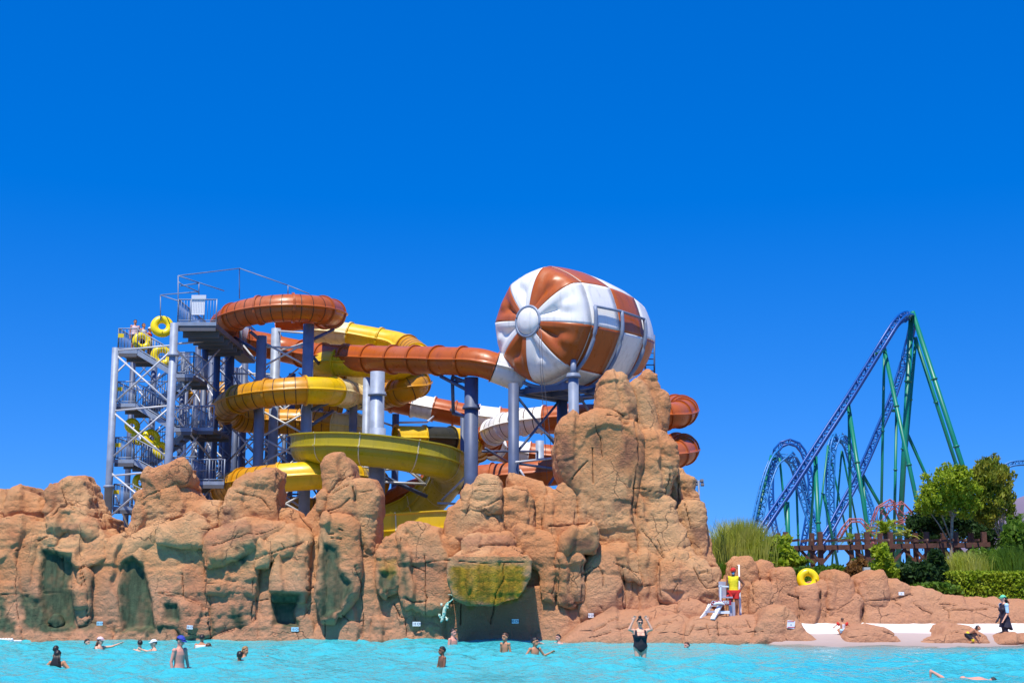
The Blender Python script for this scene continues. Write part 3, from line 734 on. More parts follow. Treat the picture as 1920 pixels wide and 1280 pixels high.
B([(1268, 955), (1278, 938), (1312, 942), (1318, 965), (1322, 1000), (1334, 1020), (1348, 1048), (1300, 1050), (1284, 1010)], 52.7, bulge=0.3, name='rock_face')
B([(1092, 1080), (1098, 1045), (1128, 1026), (1162, 1030), (1170, 1050), (1172, 1130), (1160, 1160), (1094, 1160)], 51.2, bulge=0.4, name='rock_face')
B([(1128, 1034), (1145, 1022), (1180, 1026), (1196, 1040), (1202, 1078), (1166, 1062)], 51.3, bulge=0.25, lean=0.2)
B([(1166, 1062), (1200, 1074), (1206, 1170), (1166, 1170)], 51.5, bulge=0.2, name='rock_face')
B([(1197, 1046), (1208, 1036), (1222, 1037), (1233, 1048), (1238, 1080), (1243, 1170), (1202, 1170)], 51.3, bulge=0.35, name='rock_pillar')
B([(1240, 1062), (1250, 1046), (1278, 1034), (1286, 1036), (1289, 1054), (1308, 1050), (1322, 1058), (1334, 1068), (1346, 1070), (1348, 1110), (1290, 1112), (1262, 1110), (1242, 1108)], 51.1, bulge=0.25, name='rock_face')
B([(1283, 1032), (1300, 1036), (1310, 1048), (1312, 1060), (1286, 1060)], 51.7, bulge=0.2)
B([(1240, 1170), (1242, 1104), (1262, 1112), (1290, 1110), (1348, 1106), (1352, 1170)], 51.35, bulge=0.15, name='rock_face')
B([(1345, 1170), (1346, 1090), (1380, 1076), (1386, 1170)], 52.4, bulge=0.2, name='rock_face')

ledge = empty('rock_ledge', at(1270, 1198, 50), 'low pinkish rock ledge at the waterline carrying the lifeguard chair', 'rock ledge')
B = lambda pl, Y, **k: boulder(ledge, pl, Y, amp=0.55, **k)
B([(1055, 1206), (1072, 1192), (1090, 1177), (1115, 1164), (1156, 1145), (1172, 1150), (1200, 1150), (1232, 1165), (1236, 1210), (1055, 1210)], 49.3, thick=2.4, bulge=0.3, lean=0.9)
B([(1180, 1160), (1200, 1149), (1240, 1141), (1273, 1137), (1270, 1160), (1200, 1170)], 50.4, thick=1.6, bulge=0.2, lean=0.9, name='rock_slab')
B([(1210, 1210), (1222, 1172), (1240, 1160), (1285, 1155), (1304, 1166), (1300, 1210)], 49.0, thick=2.4, bulge=0.3, lean=0.9)
B([(1284, 1210), (1294, 1172), (1312, 1161), (1360, 1160), (1410, 1156), (1442, 1160), (1456, 1210)], 48.7, thick=3.4, bulge=0.3, lean=0.9)
B([(1270, 1165), (1272, 1146), (1282, 1132), (1300, 1128), (1326, 1137), (1348, 1152), (1350, 1165)], 50.3, thick=1.4, bulge=0.25, lean=0.4)

bank = empty('rock_bank', at(1640, 1165, 53), 'row of rounded orange rocks along the back of the white beach', 'rock bank')
B = lambda pl, Y, **k: boulder(bank, pl, Y, amp=0.7, **k)
B([(1376, 1080), (1380, 1056), (1394, 1045), (1412, 1044), (1419, 1062), (1422, 1100), (1412, 1140), (1408, 1178), (1378, 1178)], 51.6, bulge=0.3)
B([(1416, 1078), (1420, 1064), (1432, 1056), (1446, 1058), (1453, 1068), (1457, 1120), (1420, 1120)], 52.0, bulge=0.25)
B([(1452, 1074), (1460, 1066), (1487, 1065), (1493, 1078), (1498, 1112), (1502, 1178), (1466, 1178), (1452, 1130)], 51.5, bulge=0.25)
B([(1406, 1178), (1409, 1130), (1414, 1102), (1426, 1090), (1446, 1092), (1462, 1112), (1470, 1140), (1474, 1178)], 51.0, bulge=0.35)
B([(1496, 1178), (1498, 1104), (1530, 1102), (1540, 1130), (1548, 1178)], 51.2, bulge=0.2, name='rock_face')
B([(1530, 1110), (1534, 1100), (1556, 1093), (1564, 1100), (1566, 1145), (1545, 1152)], 51.6, bulge=0.2)
B([(1556, 1100), (1562, 1084), (1572, 1075), (1584, 1072), (1594, 1077), (1600, 1090), (1601, 1112), (1606, 1130), (1570, 1142), (1556, 1140)], 51.5, bulge=0.35)
B([(1544, 1178), (1546, 1144), (1575, 1140), (1606, 1120), (1616, 1132), (1618, 1178)], 51.2, bulge=0.2, name='rock_face')
B([(1604, 1130), (1608, 1105), (1620, 1098), (1630, 1120), (1626, 1178), (1612, 1178)], 51.7, bulge=0.2)
B([(1617, 1130), (1619, 1090), (1630, 1080), (1648, 1073), (1657, 1071), (1662, 1084), (1666, 1130)], 51.6, bulge=0.3)
B([(1660, 1130), (1663, 1096), (1680, 1093), (1698, 1094), (1708, 1102), (1714, 1116), (1712, 1130)], 51.8, bulge=0.25)
B([(1618, 1180), (1618, 1126), (1665, 1121), (1712, 1110), (1738, 1102), (1762, 1108), (1785, 1117), (1815, 1121), (1860, 1125), (1900, 1128), (1990, 1132), (1990, 1172), (1860, 1172), (1700, 1176)], 51.0, bulge=0.35, lean=0.6, name='rock_slope', thick=3.0)

def loose(pl, Y, label, **k):
    o = boulder(None, pl, Y, amp=0.6, **k)
    at_origin(o)
    return tag(o, label, 'boulder', 'boulders lying on the beach')
loose([(1404, 1212), (1418, 1186), (1430, 1160), (1444, 1147), (1464, 1142), (1482, 1144), (1495, 1160), (1508, 1186), (1522, 1200), (1535, 1212)], 48.4, 'domed grey-pink boulder carrying a small white sign at the water edge', thick=2.0, bulge=0.4, lean=0.35)
loose([(1580, 1212), (1584, 1194), (1594, 1180), (1622, 1172), (1642, 1169), (1664, 1173), (1684, 1186), (1695, 1200), (1700, 1212)], 48.0, 'long low pink boulder beside the small child with red armbands', thick=1.8, bulge=0.35, lean=0.5, smooth=5, inflate=0.0)
loose([(1715, 1212), (1730, 1200), (1768, 1191), (1782, 1176), (1800, 1168), (1824, 1172), (1842, 1188), (1856, 1202), (1862, 1212)], 47.9, 'pointed pink boulder behind the crouching child', thick=1.8, bulge=0.35, lean=0.5, smooth=5, inflate=0.0)
loose([(1870, 1208), (1890, 1194), (1910, 1188), (1960, 1190), (1960, 1208)], 47.6, 'flat pink boulder behind the person in dark clothes', thick=1.4, bulge=0.2, lean=0.5, smooth=5, inflate=0.0)
# ------------------------------------------------------------------ water slides
def gloss(name, col, vary=0.10):
    m = material(name, col, 0.32, spec=0.45)
    t = m.node_tree; n = t.nodes; l = t.links; b = n['Principled BSDF']
    g_ = n.new('ShaderNodeNewGeometry')
    def nz_(sc, scale, det=6):
        mp_ = n.new('ShaderNodeMapping'); mp_.inputs['Scale'].default_value = sc; l.new(g_.outputs['Position'], mp_.inputs['Vector'])
        x = n.new('ShaderNodeTexNoise'); x.inputs['Scale'].default_value = scale; x.inputs['Detail'].default_value = det; l.new(mp_.outputs[0], x.inputs['Vector']); return x.outputs[0]
    def rg(src, a, c_, lo, hi):
        x = n.new('ShaderNodeMapRange'); x.inputs[1].default_value = a; x.inputs[2].default_value = c_; x.inputs[3].default_value = lo; x.inputs[4].default_value = hi; l.new(src, x.inputs[0]); return x.outputs[0]
    pale = tuple(0.75 * q + 0.25 * 0.55 for q in col); grime = tuple(q * 0.62 + 0.012 for q in col)
    c_ = mixnode(t, col, pale, rg(nz_((1, 1, 1), 0.5), 0.5, 0.78, 0, 0.32))                  # sun-bleached areas
    c_ = mixnode(t, c_, grime, rg(nz_((2.6, 2.6, 0.35), 1.6), 0.52, 0.75, 0, 0.65))         # run-off streaks
    l.new(c_, b.inputs['Base Color'])
    l.new(rg(nz_((1, 1, 1), 3.0), 0.3, 0.7, 0.24, 0.46), b.inputs['Roughness'])
    return m
ORANGE = gloss('orange fibreglass', (0.43, 0.095, 0.012))
YELLOW = gloss('yellow fibreglass', (0.76, 0.48, 0.004))
AMBER = gloss('amber fibreglass', (0.58, 0.26, 0.005))
CREAM = gloss('cream fibreglass', (0.84, 0.70, 0.36))
WHITE = gloss('white fibreglass', (0.80, 0.79, 0.76))
OLIVE = gloss('olive yellow fibreglass', (0.45, 0.36, 0.005))
BLACKB = gloss('black fibreglass', (0.035, 0.032, 0.012))
RIBM = material('dark joint strip', (0.06, 0.025, 0.01), 0.5)
SEAM = material('pale joint flange', (0.62, 0.55, 0.30), 0.5)
STEEL = material('galvanised steel', (0.27, 0.32, 0.41), 0.5, metal=0.1, vary=0.18, vscale=2.5)
STEELB = material('blue grey painted steel', (0.075, 0.105, 0.19), 0.5, vary=0.2, vscale=1.5)
STEELM = material('grey painted steel', (0.20, 0.25, 0.35), 0.5, vary=0.18, vscale=1.5)
PIPE = material('light steel pipe', (0.55, 0.56, 0.58), 0.45, metal=0.1)
DARK = material('dark steel deck', (0.10, 0.10, 0.115), 0.7)

def frames(pts):
    out = []
    for i, p in enumerate(pts):
        d = (pts[min(i + 1, len(pts) - 1)] - pts[max(i - 1, 0)]).normalized()
        a = d.cross(Vector((0, 0, 1))).normalized()
        out.append((p, d, a, a.cross(d)))
    return out

def sweep(mb, fr, prof, mi=0, closed=True):
    n = len(prof); vs_ = []
    for p, d, a, b in fr:
        for u, v in prof: vs_.append(p + a * u + b * v)
    fs = []
    for i in range(len(fr) - 1):
        for k in range(n if closed else n - 1):
            j = (k + 1) % n
            fs.append((i * n + k, i * n + j, (i + 1) * n + j, (i + 1) * n + k))
    mb.add(vs_, fs, mi)

def tube_prof(r):
    """round tube made of two half shells: the joint stands out as a flange on either side"""
    pr = []
    n = 16
    for half in (0, 1):
        t0 = math.pi * half
        pr.append((math.cos(t0) * (r + 0.12), (0.03 if half == 0 else -0.03) * 1))
        for k in range(n + 1):
            t = t0 + math.pi * k / n
            off = 0.03 if half == 0 else -0.03
            pr.append((math.cos(t) * r, math.sin(t) * r + (off if k in (0, n) else 0)))
        pr.append((math.cos(t0 + math.pi) * (r + 0.12), (0.03 if half == 0 else -0.03)))
    return pr

def tube_slide(label, pts, cols, r=0.70, seg=1.9, base=None, ribbed=(AMBER,), name='tube_slide', open_start=False, rib_if=None, cut=None, thin=None):
    path, L = spline([at(*p) for p in pts], 0.16)
    rest = None
    if cut:
        k_ = next(i for i, p in enumerate(path) if i > len(path) * 0.7 and px_of(p)[0] > cut)
        L *= k_ / (len(path) - 1); rest = frames(path)[k_:]; path = path[:k_ + 1]
    root = empty(name, Vector((path[0].x, path[0].y, 0.62)) if base is None else base, label, 'water slide', 'tube slides')
    fr = frames(path)
    n = max(1, round(L / seg)); per = (len(path) - 1) / n
    pf = tube_prof(r)
    cols = list(cols) if not callable(cols) else cols
    for k in range(n):
        i0, i1 = round(k * per), round((k + 1) * per)
        sec = fr[i0:i1 + 1]
        mat = cols(path[(i0 + i1) // 2]) if callable(cols) else cols[k % len(cols)]
        mb = MB()
        sweep(mb, sec, pf)
        for e, s_ in ((0, 1), (-1, -1)):                      # bolted end flanges
            p, d, a, b = sec[e]
            if px_of(p)[0] > 1290 or (thin and thin(p) and k % 2): continue
            q = p + d * 0.06 * s_
            ring = [(p + d * 0.004 * s_, d, a, b), (q, d, a, b)]
            prof = [(math.cos(t) * (r + 0.085), math.sin(t) * (r + 0.085)) for t in [2 * math.pi * z / 32 for z in range(32)]]
            sweep(mb, ring, prof)
            N0 = len(mb.v)
            mb.add([q + a * math.cos(2 * math.pi * z / 32) * rr + b * math.sin(2 * math.pi * z / 32) * rr for rr in (r + 0.085, r - 0.02) for z in range(32)],
                   [(z, (z + 1) % 32, 32 + (z + 1) % 32, 32 + z) for z in range(32)])
        sct = mb.build('tube_section', mat, root)
        if mat in ribbed and (rib_if is None or rib_if(path[(i0 + i1) // 2])):
            rb = MB()
            step = max(2, round(0.42 / 0.16))
            for j in range(step, len(sec) - 1, step):
                p, d, a, b = sec[j]
                pr = [(math.cos(t) * (r + 0.010), math.sin(t) * (r + 0.010)) for t in [2 * math.pi * z / 32 for z in range(32)]]
                sweep(rb, [(p - d * 0.022, d, a, b), (p + d * 0.022, d, a, b)], pr)
            if rb.v: rb.build('joint_strips', RIBM, sct)
        if open_start and k == 0:
            lip = MB(); p, d, a, b = sec[0]
            pts_ = [p + a * math.cos(2 * math.pi * z / 32) * (r + 0.03) + b * math.sin(2 * math.pi * z / 32) * (r + 0.03) for z in range(32)]
            lip.tube(pts_, 0.07, 8, closed=True)
            lip.build('lip', AMBER, root)
    if rest:
        mb = MB(); sweep(mb, rest, [(u * 1.06, v * 1.06) for u, v in pf]); mb.build('collar', WHITE, root)
    return root, path

ysw = lambda lo, hi, A, Bc: (lambda p: A if lo < p.x < hi else Bc)
def px_of(p):
    a, b = project(np.array([[p.x, p.y, p.z]])); return a[0], b[0]
tube_slide('orange tube slide that circles the tower top and runs into the striped ball',
    [(515, 600, 76), (565, 596, 76.2), (605, 592, 75.2), (624, 589, 72.5), (602, 581, 69.9), (545, 577, 69.0), (484, 582, 69.2), (442, 593, 69.9), (422, 608, 71.4), (424, 626, 73.0), (445, 638, 74.3), (490, 646, 75.0), (545, 658, 75.0), (600, 668, 73.5), (680, 672, 71.5), (740, 674, 70), (800, 675, 68.5), (850, 677, 67), (895, 679, 66.2), (930, 689, 66.0), (975, 707, 66.6)],
    lambda p: ORANGE, cut=927, ribbed=(ORANGE,), seg=1.75, rib_if=lambda p: p.y < 71.5 and px_of(p)[0] < 600)
# the front of the coil carries dark joint strips
def s2cols(p):
    x, y = px_of(p)
    if y < 672:
        return CREAM if x < 676 else (YELLOW if x < 765 else AMBER)
    if y < 700: return YELLOW
    if x > 725: return AMBER
    if 640 < x: return CREAM
    if p.y < 72.5 and x > 566: return YELLOW
    return AMBER
tube_slide('yellow and amber tube slide coiling down from under the orange slide',
    [(596, 622, 79), (640, 626, 78.5), (700, 636, 78), (755, 648, 77.2), (782, 668, 75), (750, 687, 72.8), (680, 683, 72.2), (620, 680, 72.6), (594, 686, 74.6), (612, 700, 76.6), (680, 708, 77), (750, 706, 76.5), (783, 714, 74.8), (768, 728, 73.2), (725, 741, 74.6), (688, 746, 75.8), (657, 742, 74.4), (638, 735, 71.6), (597, 732, 69.6), (545, 733, 69), (482, 740, 69.3), (438, 752, 70.6), (423, 769, 72.5), (440, 783, 74.3), (490, 789, 75.2), (560, 791, 75.5), (620, 796, 75.3), (694, 804, 75)], s2cols, seg=2.0)
tube_slide('short yellow and black tube with an open mouth behind the grey column',
    [(742, 822, 73.6), (800, 823, 74.2), (850, 825, 75), (888, 830, 76.4), (897, 840, 78.6), (880, 852, 80.5)],
    [YELLOW, BLACKB, YELLOW, AMBER, AMBER], seg=1.7, open_start=True)
tube_slide('lower amber and yellow tube slide curving just above the rock wall',
    [(705, 906, 73.7), (678, 898, 71.5), (650, 892, 68.9), (605, 891, 67.5), (560, 893, 67.1), (495, 899, 67.3), (442, 908, 68.5), (424, 923, 70.3), (440, 942, 72.4), (500, 951, 73.6), (580, 957, 74), (650, 962, 74)],
    lambda p: YELLOW if (px_of(p)[0] > 566 and p.y < 71) else AMBER, seg=2.2)
def s6cols(p):
    x, y = px_of(p)
    if p.y > 79.5 and y < 812: return WHITE if (768 < x < 822 or 893 < x < 934 or 985 < x < 1012 or 1082 < x < 1150) else ORANGE
    if p.y < 77 and y < 812: return WHITE if 930 < x < 1012 else ORANGE
    if y > 866: return ORANGE
    return WHITE if (960 < x < 1012 or (x < 935 and y > 826)) else ORANGE
tube_slide('orange and white banded tube slide looping behind the rock tower',
    [(700, 742, 82.5), (760, 756, 82.2), (820, 768, 82), (880, 779, 82), (960, 788, 82), (1050, 792, 82), (1120, 792, 82), (1200, 778, 81), (1260, 764, 79), (1284, 769, 76), (1260, 779, 73), (1190, 781, 72.6), (1100, 782, 72.4), (1010, 787, 73), (950, 798, 74), (917, 817, 76), (922, 836, 78.5), (960, 847, 80), (1050, 857, 80), (1150, 855, 80), (1258, 836, 78.4), (1285, 842, 75.4), (1260, 852, 72.6), (1150, 868, 71.6), (1045, 884, 71.6), (960, 891, 72), (895, 897, 72.6), (840, 905, 73.2), (770, 925, 74), (720, 950, 74.4)],
    s6cols, seg=1.3, ribbed=(WHITE,), rib_if=lambda p: p.y < 77, thin=lambda p: px_of(p)[1] > 860)
tube_slide('amber tube slide leaving the stair tower at its middle deck',
    [(362, 741, 79.5), (420, 738, 79), (500, 744, 79), (580, 752, 79.4), (640, 760, 80)], lambda p: AMBER, seg=2.2)

def trough(label, pts, mats, r=0.82, wall_h=0.66, seg=2.3):
    path, L = spline([at(*p) for p in pts], 0.18)
    root = empty('open_slide', Vector((path[0].x, path[0].y, 0.62)), label, 'water slide', 'open flume slides')
    fr = frames(path)
    n = max(1, round(L / seg)); per = (len(path) - 1) / n
    outer = [(-r - 0.10, wall_h), (-r - 0.10, wall_h - 0.06), (-r, wall_h - 0.08), (-r, 0.07), (-r - 0.09, 0.05), (-r - 0.09, -0.01), (-r, -0.03)]
    outer += [(-math.cos(math.pi * k / 14) * r, -0.03 - math.sin(math.pi * k / 14) * r) for k in range(1, 14)]
    outer += [(-u, v) for u, v in outer[6::-1]]
    inner = [(r - 0.05, wall_h), (r - 0.05, 0)] + [(math.cos(math.pi * k / 14) * (r - 0.05), -math.sin(math.pi * k / 14) * (r - 0.05)) for k in range(1, 14)] + [(-r + 0.05, 0), (-r + 0.05, wall_h)]
    for k in range(n):
        i0, i1 = round(k * per), round((k + 1) * per)
        mb = MB(); sec = fr[i0:i1 + 1]
        sweep(mb, sec, outer + inner)
        s_ = mb.build('slide_section', mats[k % len(mats)], root, smooth=False)
        if k:
            jn = MB(); p, d, a, b = sec[0]
            o2 = [(u * 1.025, v * 1.03) for u, v in outer]
            sweep(jn, [(p - d * 0.03, d, a, b), (p + d * 0.03, d, a, b)], o2, closed=False)
            jn.build('joint_flange', SEAM, s_, smooth=False)
    return root
trough('open olive yellow flume bending round above the middle pinnacle',
    [(640, 845, 75), (600, 843, 72.5), (575, 840, 69.5), (595, 838, 67.2), (650, 838, 65.9), (710, 843, 65.5), (770, 852, 65.7), (820, 864, 66.6), (842, 884, 68.5), (828, 915, 71.2), (790, 950, 73.4), (730, 975, 74.4)], [OLIVE])
trough('low yellow flume end showing between two rocks', [(600, 1012, 68), (690, 1000, 67.4), (760, 995, 67), (840, 990, 67), (900, 990, 68)], [YELLOW, YELLOW, OLIVE], r=0.9, wall_h=0.85, seg=4.3)

# ------------------------------------------------------------------ striped ball
def ball():
    C = at(1021, 609, 65.0)
    phi = R(40)
    ax = Vector((-math.sin(phi), -math.cos(phi), 0.0))            # points out of the front dome
    up = Vector((0, 0, 1)); side = ax.cross(up).normalized()       # side points to the viewer's ... horizontally across the ball
    side = -side
    root = empty('striped_ball', Vector((C.x + 1.2, C.y + 1.8, 0.62)), 'huge orange and white striped ball chamber of the slide on steel legs', 'ball slide')
    Rb = 2.83
    # profile: distance behind the rim -> radius
    def rad(t):
        ts = [0.0, 0.9, 2.0, 3.2, 4.5, 5.6, 6.5, 7.1]; rs = [1.0, 1.03, 1.045, 1.02, 0.96, 0.86, 0.70, 0.45]
        return Rb * np.interp(t, ts, rs)
    def pt(t, r, th):
        return C - ax * t + side * (math.sin(th) * r) + up * (math.cos(th) * r)
    off = R(7)
    n = 16
    def panel(name, f, nu, mat, par=root):
        vs_, fs = [], []
        for i in range(nu + 1):
            for j in range(n + 1): vs_.append(f(i / nu, j / n))
        for i in range(nu):
            for j in range(n):
                a = i * (n + 1) + j
                fs.append((a, a + n + 1, a + n + 2, a + 1))
        mb = MB(); mb.add(vs_, fs)
        o = mb.build(name, mat, par)
        sd = o.modifiers.new('t', 'SOLIDIFY'); sd.thickness = 0.05; sd.offset = -1
        return o
    Ld = 1.25
    for g_ in range(8):
        a0, a1 = off + g_ * R(45), off + (g_ + 1) * R(45)
        mat = (ORANGE, WHITE)[g_ % 2]
        def front(u, v, a0=a0, a1=a1):
            rr = 0.60 + (Rb - 0.60) * u
            th = a0 + (a1 - a0) * v
            q = rr / Rb
            h = Ld * (1 - q ** 2.5) ** (1 / 2.2) if q < 1 else 0
            th2 = abs(v - 0.5) * R(45)
            rr2 = rr * (1 + 0.55 * (math.cos(R(22.5)) / math.cos(th2) - 1))                # nearly flat between the seams
            tri = max(0.0, 1 - abs(2 * v - 1) / (0.25 + 0.75 * u))                          # straight valley fold widening outwards
            fold = -0.34 * tri * math.sin(math.pi * min(1, u / 0.95)) ** 1.2
            knee = 0.42 * max(0.0, 1 - abs(2 * v - 1) / 0.42) * max(0.0, 1 - abs(u - 0.70) / 0.26)
            return pt(-h - fold * 0.8 - knee * 0.55, rr2, th)
        o = panel('dome_panel', front, 14, mat)
        tr = MB()
        tr.tube([front(k / 20, 0.0) + ax * 0.012 for k in range(21)], 0.035, 6)
        tr.build('seam', SEAMW, o)
        bands = ((0.0, 2.1, 0), (2.1, 4.4, 1), (4.4, 7.1, 0))
        for b0, b1, sw in bands:
            m2 = (ORANGE, WHITE)[(g_ + sw) % 2]
            panel('shell_panel', lambda u, v, a0=a0, a1=a1, b0=b0, b1=b1: pt(b0 + 0.015 + (b1 - b0 - 0.03) * u, rad(b0 + 0.015 + (b1 - b0 - 0.03) * u) * (1 + 0.55 * (math.cos(R(22.5)) / math.cos(abs(v - 0.5) * R(45)) - 1)), a0 + (a1 - a0) * v), 6, m2)
    for t in (0.0, 2.1, 4.4):
        s_ = MB(); s_.tube([pt(t, rad(t) * (1 + 0.55 * (math.cos(R(22.5)) / math.cos(abs(((k * 5 - 7) % 45) / 45 - 0.5) * R(45)) - 1)) + 0.02, 2 * math.pi * k / 72) for k in range(72)], 0.04, 6, closed=True)
        s_.build('rim_flange', SEAMW, root)
    cap = MB()
    M = Matrix.Translation(C) @ ax.to_track_quat('Z', 'Y').to_matrix().to_4x4()
    cap.lathe([(0.0, Ld + 0.24), (0.3, Ld + 0.22), (0.55, Ld + 0.14), (0.68, Ld + 0.02), (0.70, Ld - 0.05)], 40, M)
    hb = cap.build('hub_disc', WHITE, root)
    rg = MB(); rg.tube([M @ Vector((0.72 * math.cos(2 * math.pi * k / 48), 0.72 * math.sin(2 * math.pi * k / 48), Ld + 0.02)) for k in range(48)], 0.07, 8, closed=True)
    rg.build('rim', STEEL, hb)
    bk = MB(); bk.lathe([(rad(7.1), -7.1), (0.5, -7.4), (0.0, -7.4)], 40, M); bk.build('back_disc', WHITE, root)
    # bent steel ribs over the lower half and the rail that joins their tops
    tops = []
    for t in (0.12, 2.1, 4.35):
        rb = MB()
        pts_ = [pt(t, rad(t) + 0.16, R(79) + R(150) * k / 30) for k in range(31)]
        rb.tube(pts_, 0.095, 8)
        rb.build('steel_rib', STEELM, root); tops.append(pts_[0])
    rl = MB(); rl.tube(tops, 0.07, 8); rl.build('rail', STEELM, root)
    # cradle and legs
    cr = MB()
    for s1 in (-1.1, 1.1):
        cr.beam(pt(0.0, 0, 0) + side * s1 - up * (Rb + 0.25), pt(4.4, 0, 0) + side * s1 - up * (Rb + 0.25), 0.28, 0.35)
    for t in (0.1, 1.8, 3.7): cr.beam(pt(t, 0, 0) + side * -1.9 - up * (Rb + 0.28), pt(t, 0, 0) + side * 1.9 - up * (Rb + 0.28), 0.22, 0.25)
    cr.build('cradle', STEELB, root, smooth=False)
    return root, C, ax, side, pt
SEAMW = material('pale metal trim', (0.55, 0.52, 0.46), 0.45, metal=0.2)
ball_root, BC, BAX, BSIDE, bpt = ball()
wr = MB()      # two stay cables in front
for dx in (0, 4):
    wr.tube([at(1010 + dx, 612, 61.9), at(1014 + dx, 700, 62.0), at(1020 + dx * 2.2, 790, 62.2), at(1026 + dx * 3, 900, 62.4)], 0.012, 5)
wr.build('stay_cable', DARK, ball_root)
ld = MB()      # service ladder behind the ball
for px in (1210, 1227): ld.tube([at(px, 628, 70), at(px, 735, 70)], 0.05, 6)
for k in range(9): ld.tube([at(1210, 640 + 11 * k, 70), at(1227, 640 + 11 * k, 70)], 0.03, 5)
ld.tube([at(1210, 628, 70), at(1222, 626, 68)], 0.05, 6)
ld.build('ladder', STEELB, ball_root)

# ------------------------------------------------------------------ steel columns and bracing
def column(root, px, ytop, Y, r, mat, joint=None, base_px=None):
    t = at(px, ytop, Y)
    mb = MB()
    mb.tube([Vector((t.x, t.y, 0.6)), t], r, 20)
    o = mb.build('column', mat, root)
    if joint:
        for yj in joint:
            j = at(px, yj, Y)
            f = MB(); f.lathe([(r, -0.12), (r + 0.10, -0.10), (r + 0.10, 0.0), (r + 0.06, 0.01), (r + 0.06, 0.10), (r, 0.12)], 20, Matrix.Translation((t.x, t.y, j.z)))
            f.build('flange', mat, o)
    return o
def braces(root, lst, r=0.06, mat=None):
    for x0, y0, Y0, x1, y1, Y1 in lst:
        mb = MB(); mb.tube([at(x0, y0, Y0), at(x1, y1, Y1)], r, 7)
        mb.build('brace', mat or PIPE, root)
def arm(root, lst, mat=STEELB, r=0.09):
    for x0, y0, Y0, x1, y1, Y1 in lst:
        mb = MB(); mb.tube([at(x0, y0, Y0), at(x1, y1, Y1)], r, 7); mb.build('bracket', mat, root)

coil = empty('coil_support_frame', at(530, 1000, 72), 'grey steel column frame with crossed braces under the left slide coils', 'steel frame')
for px, yt, Y, r, m, j in ((432, 652, 73, 0.24, STEELB, None), (491, 630, 70.6, 0.27, STEELM, None), (518, 616, 72.6, 0.26, STEEL, None), (579, 608, 70.4, 0.29, STEELM, None), (398, 660, 77, 0.2, STEELB, None), (460, 660, 78, 0.2, STEELB, None), (548, 700, 78, 0.2, STEELB, None)):
    column(coil, px, yt, Y, r, m, j)
X = []
for y0 in (640, 700, 770, 820, 870, 920):
    X += [(491, y0, 70.6, 579, y0 + 48, 70.4), (491, y0 + 48, 70.6, 579, y0, 70.4)]
X += [(518, 620, 72.6, 579, 625, 70.4), (491, 650, 70.6, 579, 652, 70.4), (518, 660, 72.6, 579, 640, 70.4), (432, 700, 73, 491, 760, 70.6), (432, 760, 73, 491, 700, 70.6), (432, 800, 73, 491, 860, 70.6), (432, 860, 73, 491, 800, 70.6), (432, 700, 73, 518, 702, 72.6), (450, 640, 73, 491, 690, 70.6),
      (398, 680, 77, 460, 740, 78), (460, 680, 78, 398, 740, 77), (398, 760, 77, 460, 820, 78), (460, 760, 78, 398, 820, 77), (398, 840, 77, 460, 900, 78), (460, 840, 78, 398, 900, 77), (460, 690, 78, 548, 760, 78), (548, 700, 78, 460, 770, 78), (460, 800, 78, 548, 870, 78), (548, 800, 78, 460, 870, 78), (518, 850, 72.6, 579, 900, 70.4), (518, 920, 72.6, 579, 960, 70.4), (518, 960, 72.6, 579, 915, 70.4)]
braces(coil, X, 0.055)
DB = []
cols_ = (352, 420, 452, 505, 536, 566, 602, 634)
for i_, px in enumerate(cols_):
    column(coil, px, (660, 672, 690, 700, 720, 745, 765, 775)[i_], 78.5 + 1.3 * (i_ % 2), 0.13, STEELB)
for i_ in range(len(cols_) - 1):
    y0 = (690, 690, 700, 720, 740, 760, 780)[i_]
    while y0 < 950:
        DB += [(cols_[i_], y0, 79, cols_[i_ + 1], y0 + 55, 79), (cols_[i_ + 1], y0, 79, cols_[i_], y0 + 55, 79), (cols_[i_], y0, 79, cols_[i_ + 1], y0, 79)]
        y0 += 62
braces(coil, DB, 0.05, STEELB)
LB = []
for y0 in (690, 745, 800, 855, 905):
    LB += [(505, y0, 75.5, 560, y0 + 46, 75.5), (560, y0, 75.5, 505, y0 + 46, 75.5), (560, y0 + 8, 76, 610, y0 + 54, 76), (610, y0 + 8, 76, 560, y0 + 54, 76), (455, y0, 75, 505, y0 + 50, 75.5), (505, y0 - 4, 75.5, 455, y0 + 48, 75)]
braces(coil, LB, 0.04)
arm(coil, [(432, 628, 72.6, 489, 662, 70.6), (579, 640, 70.4, 625, 618, 72.6), (579, 660, 70.4, 605, 690, 73), (579, 800, 70.4, 625, 770, 71.6), (579, 770, 70.4, 615, 755, 70), (491, 640, 70.6, 470, 622, 70)])

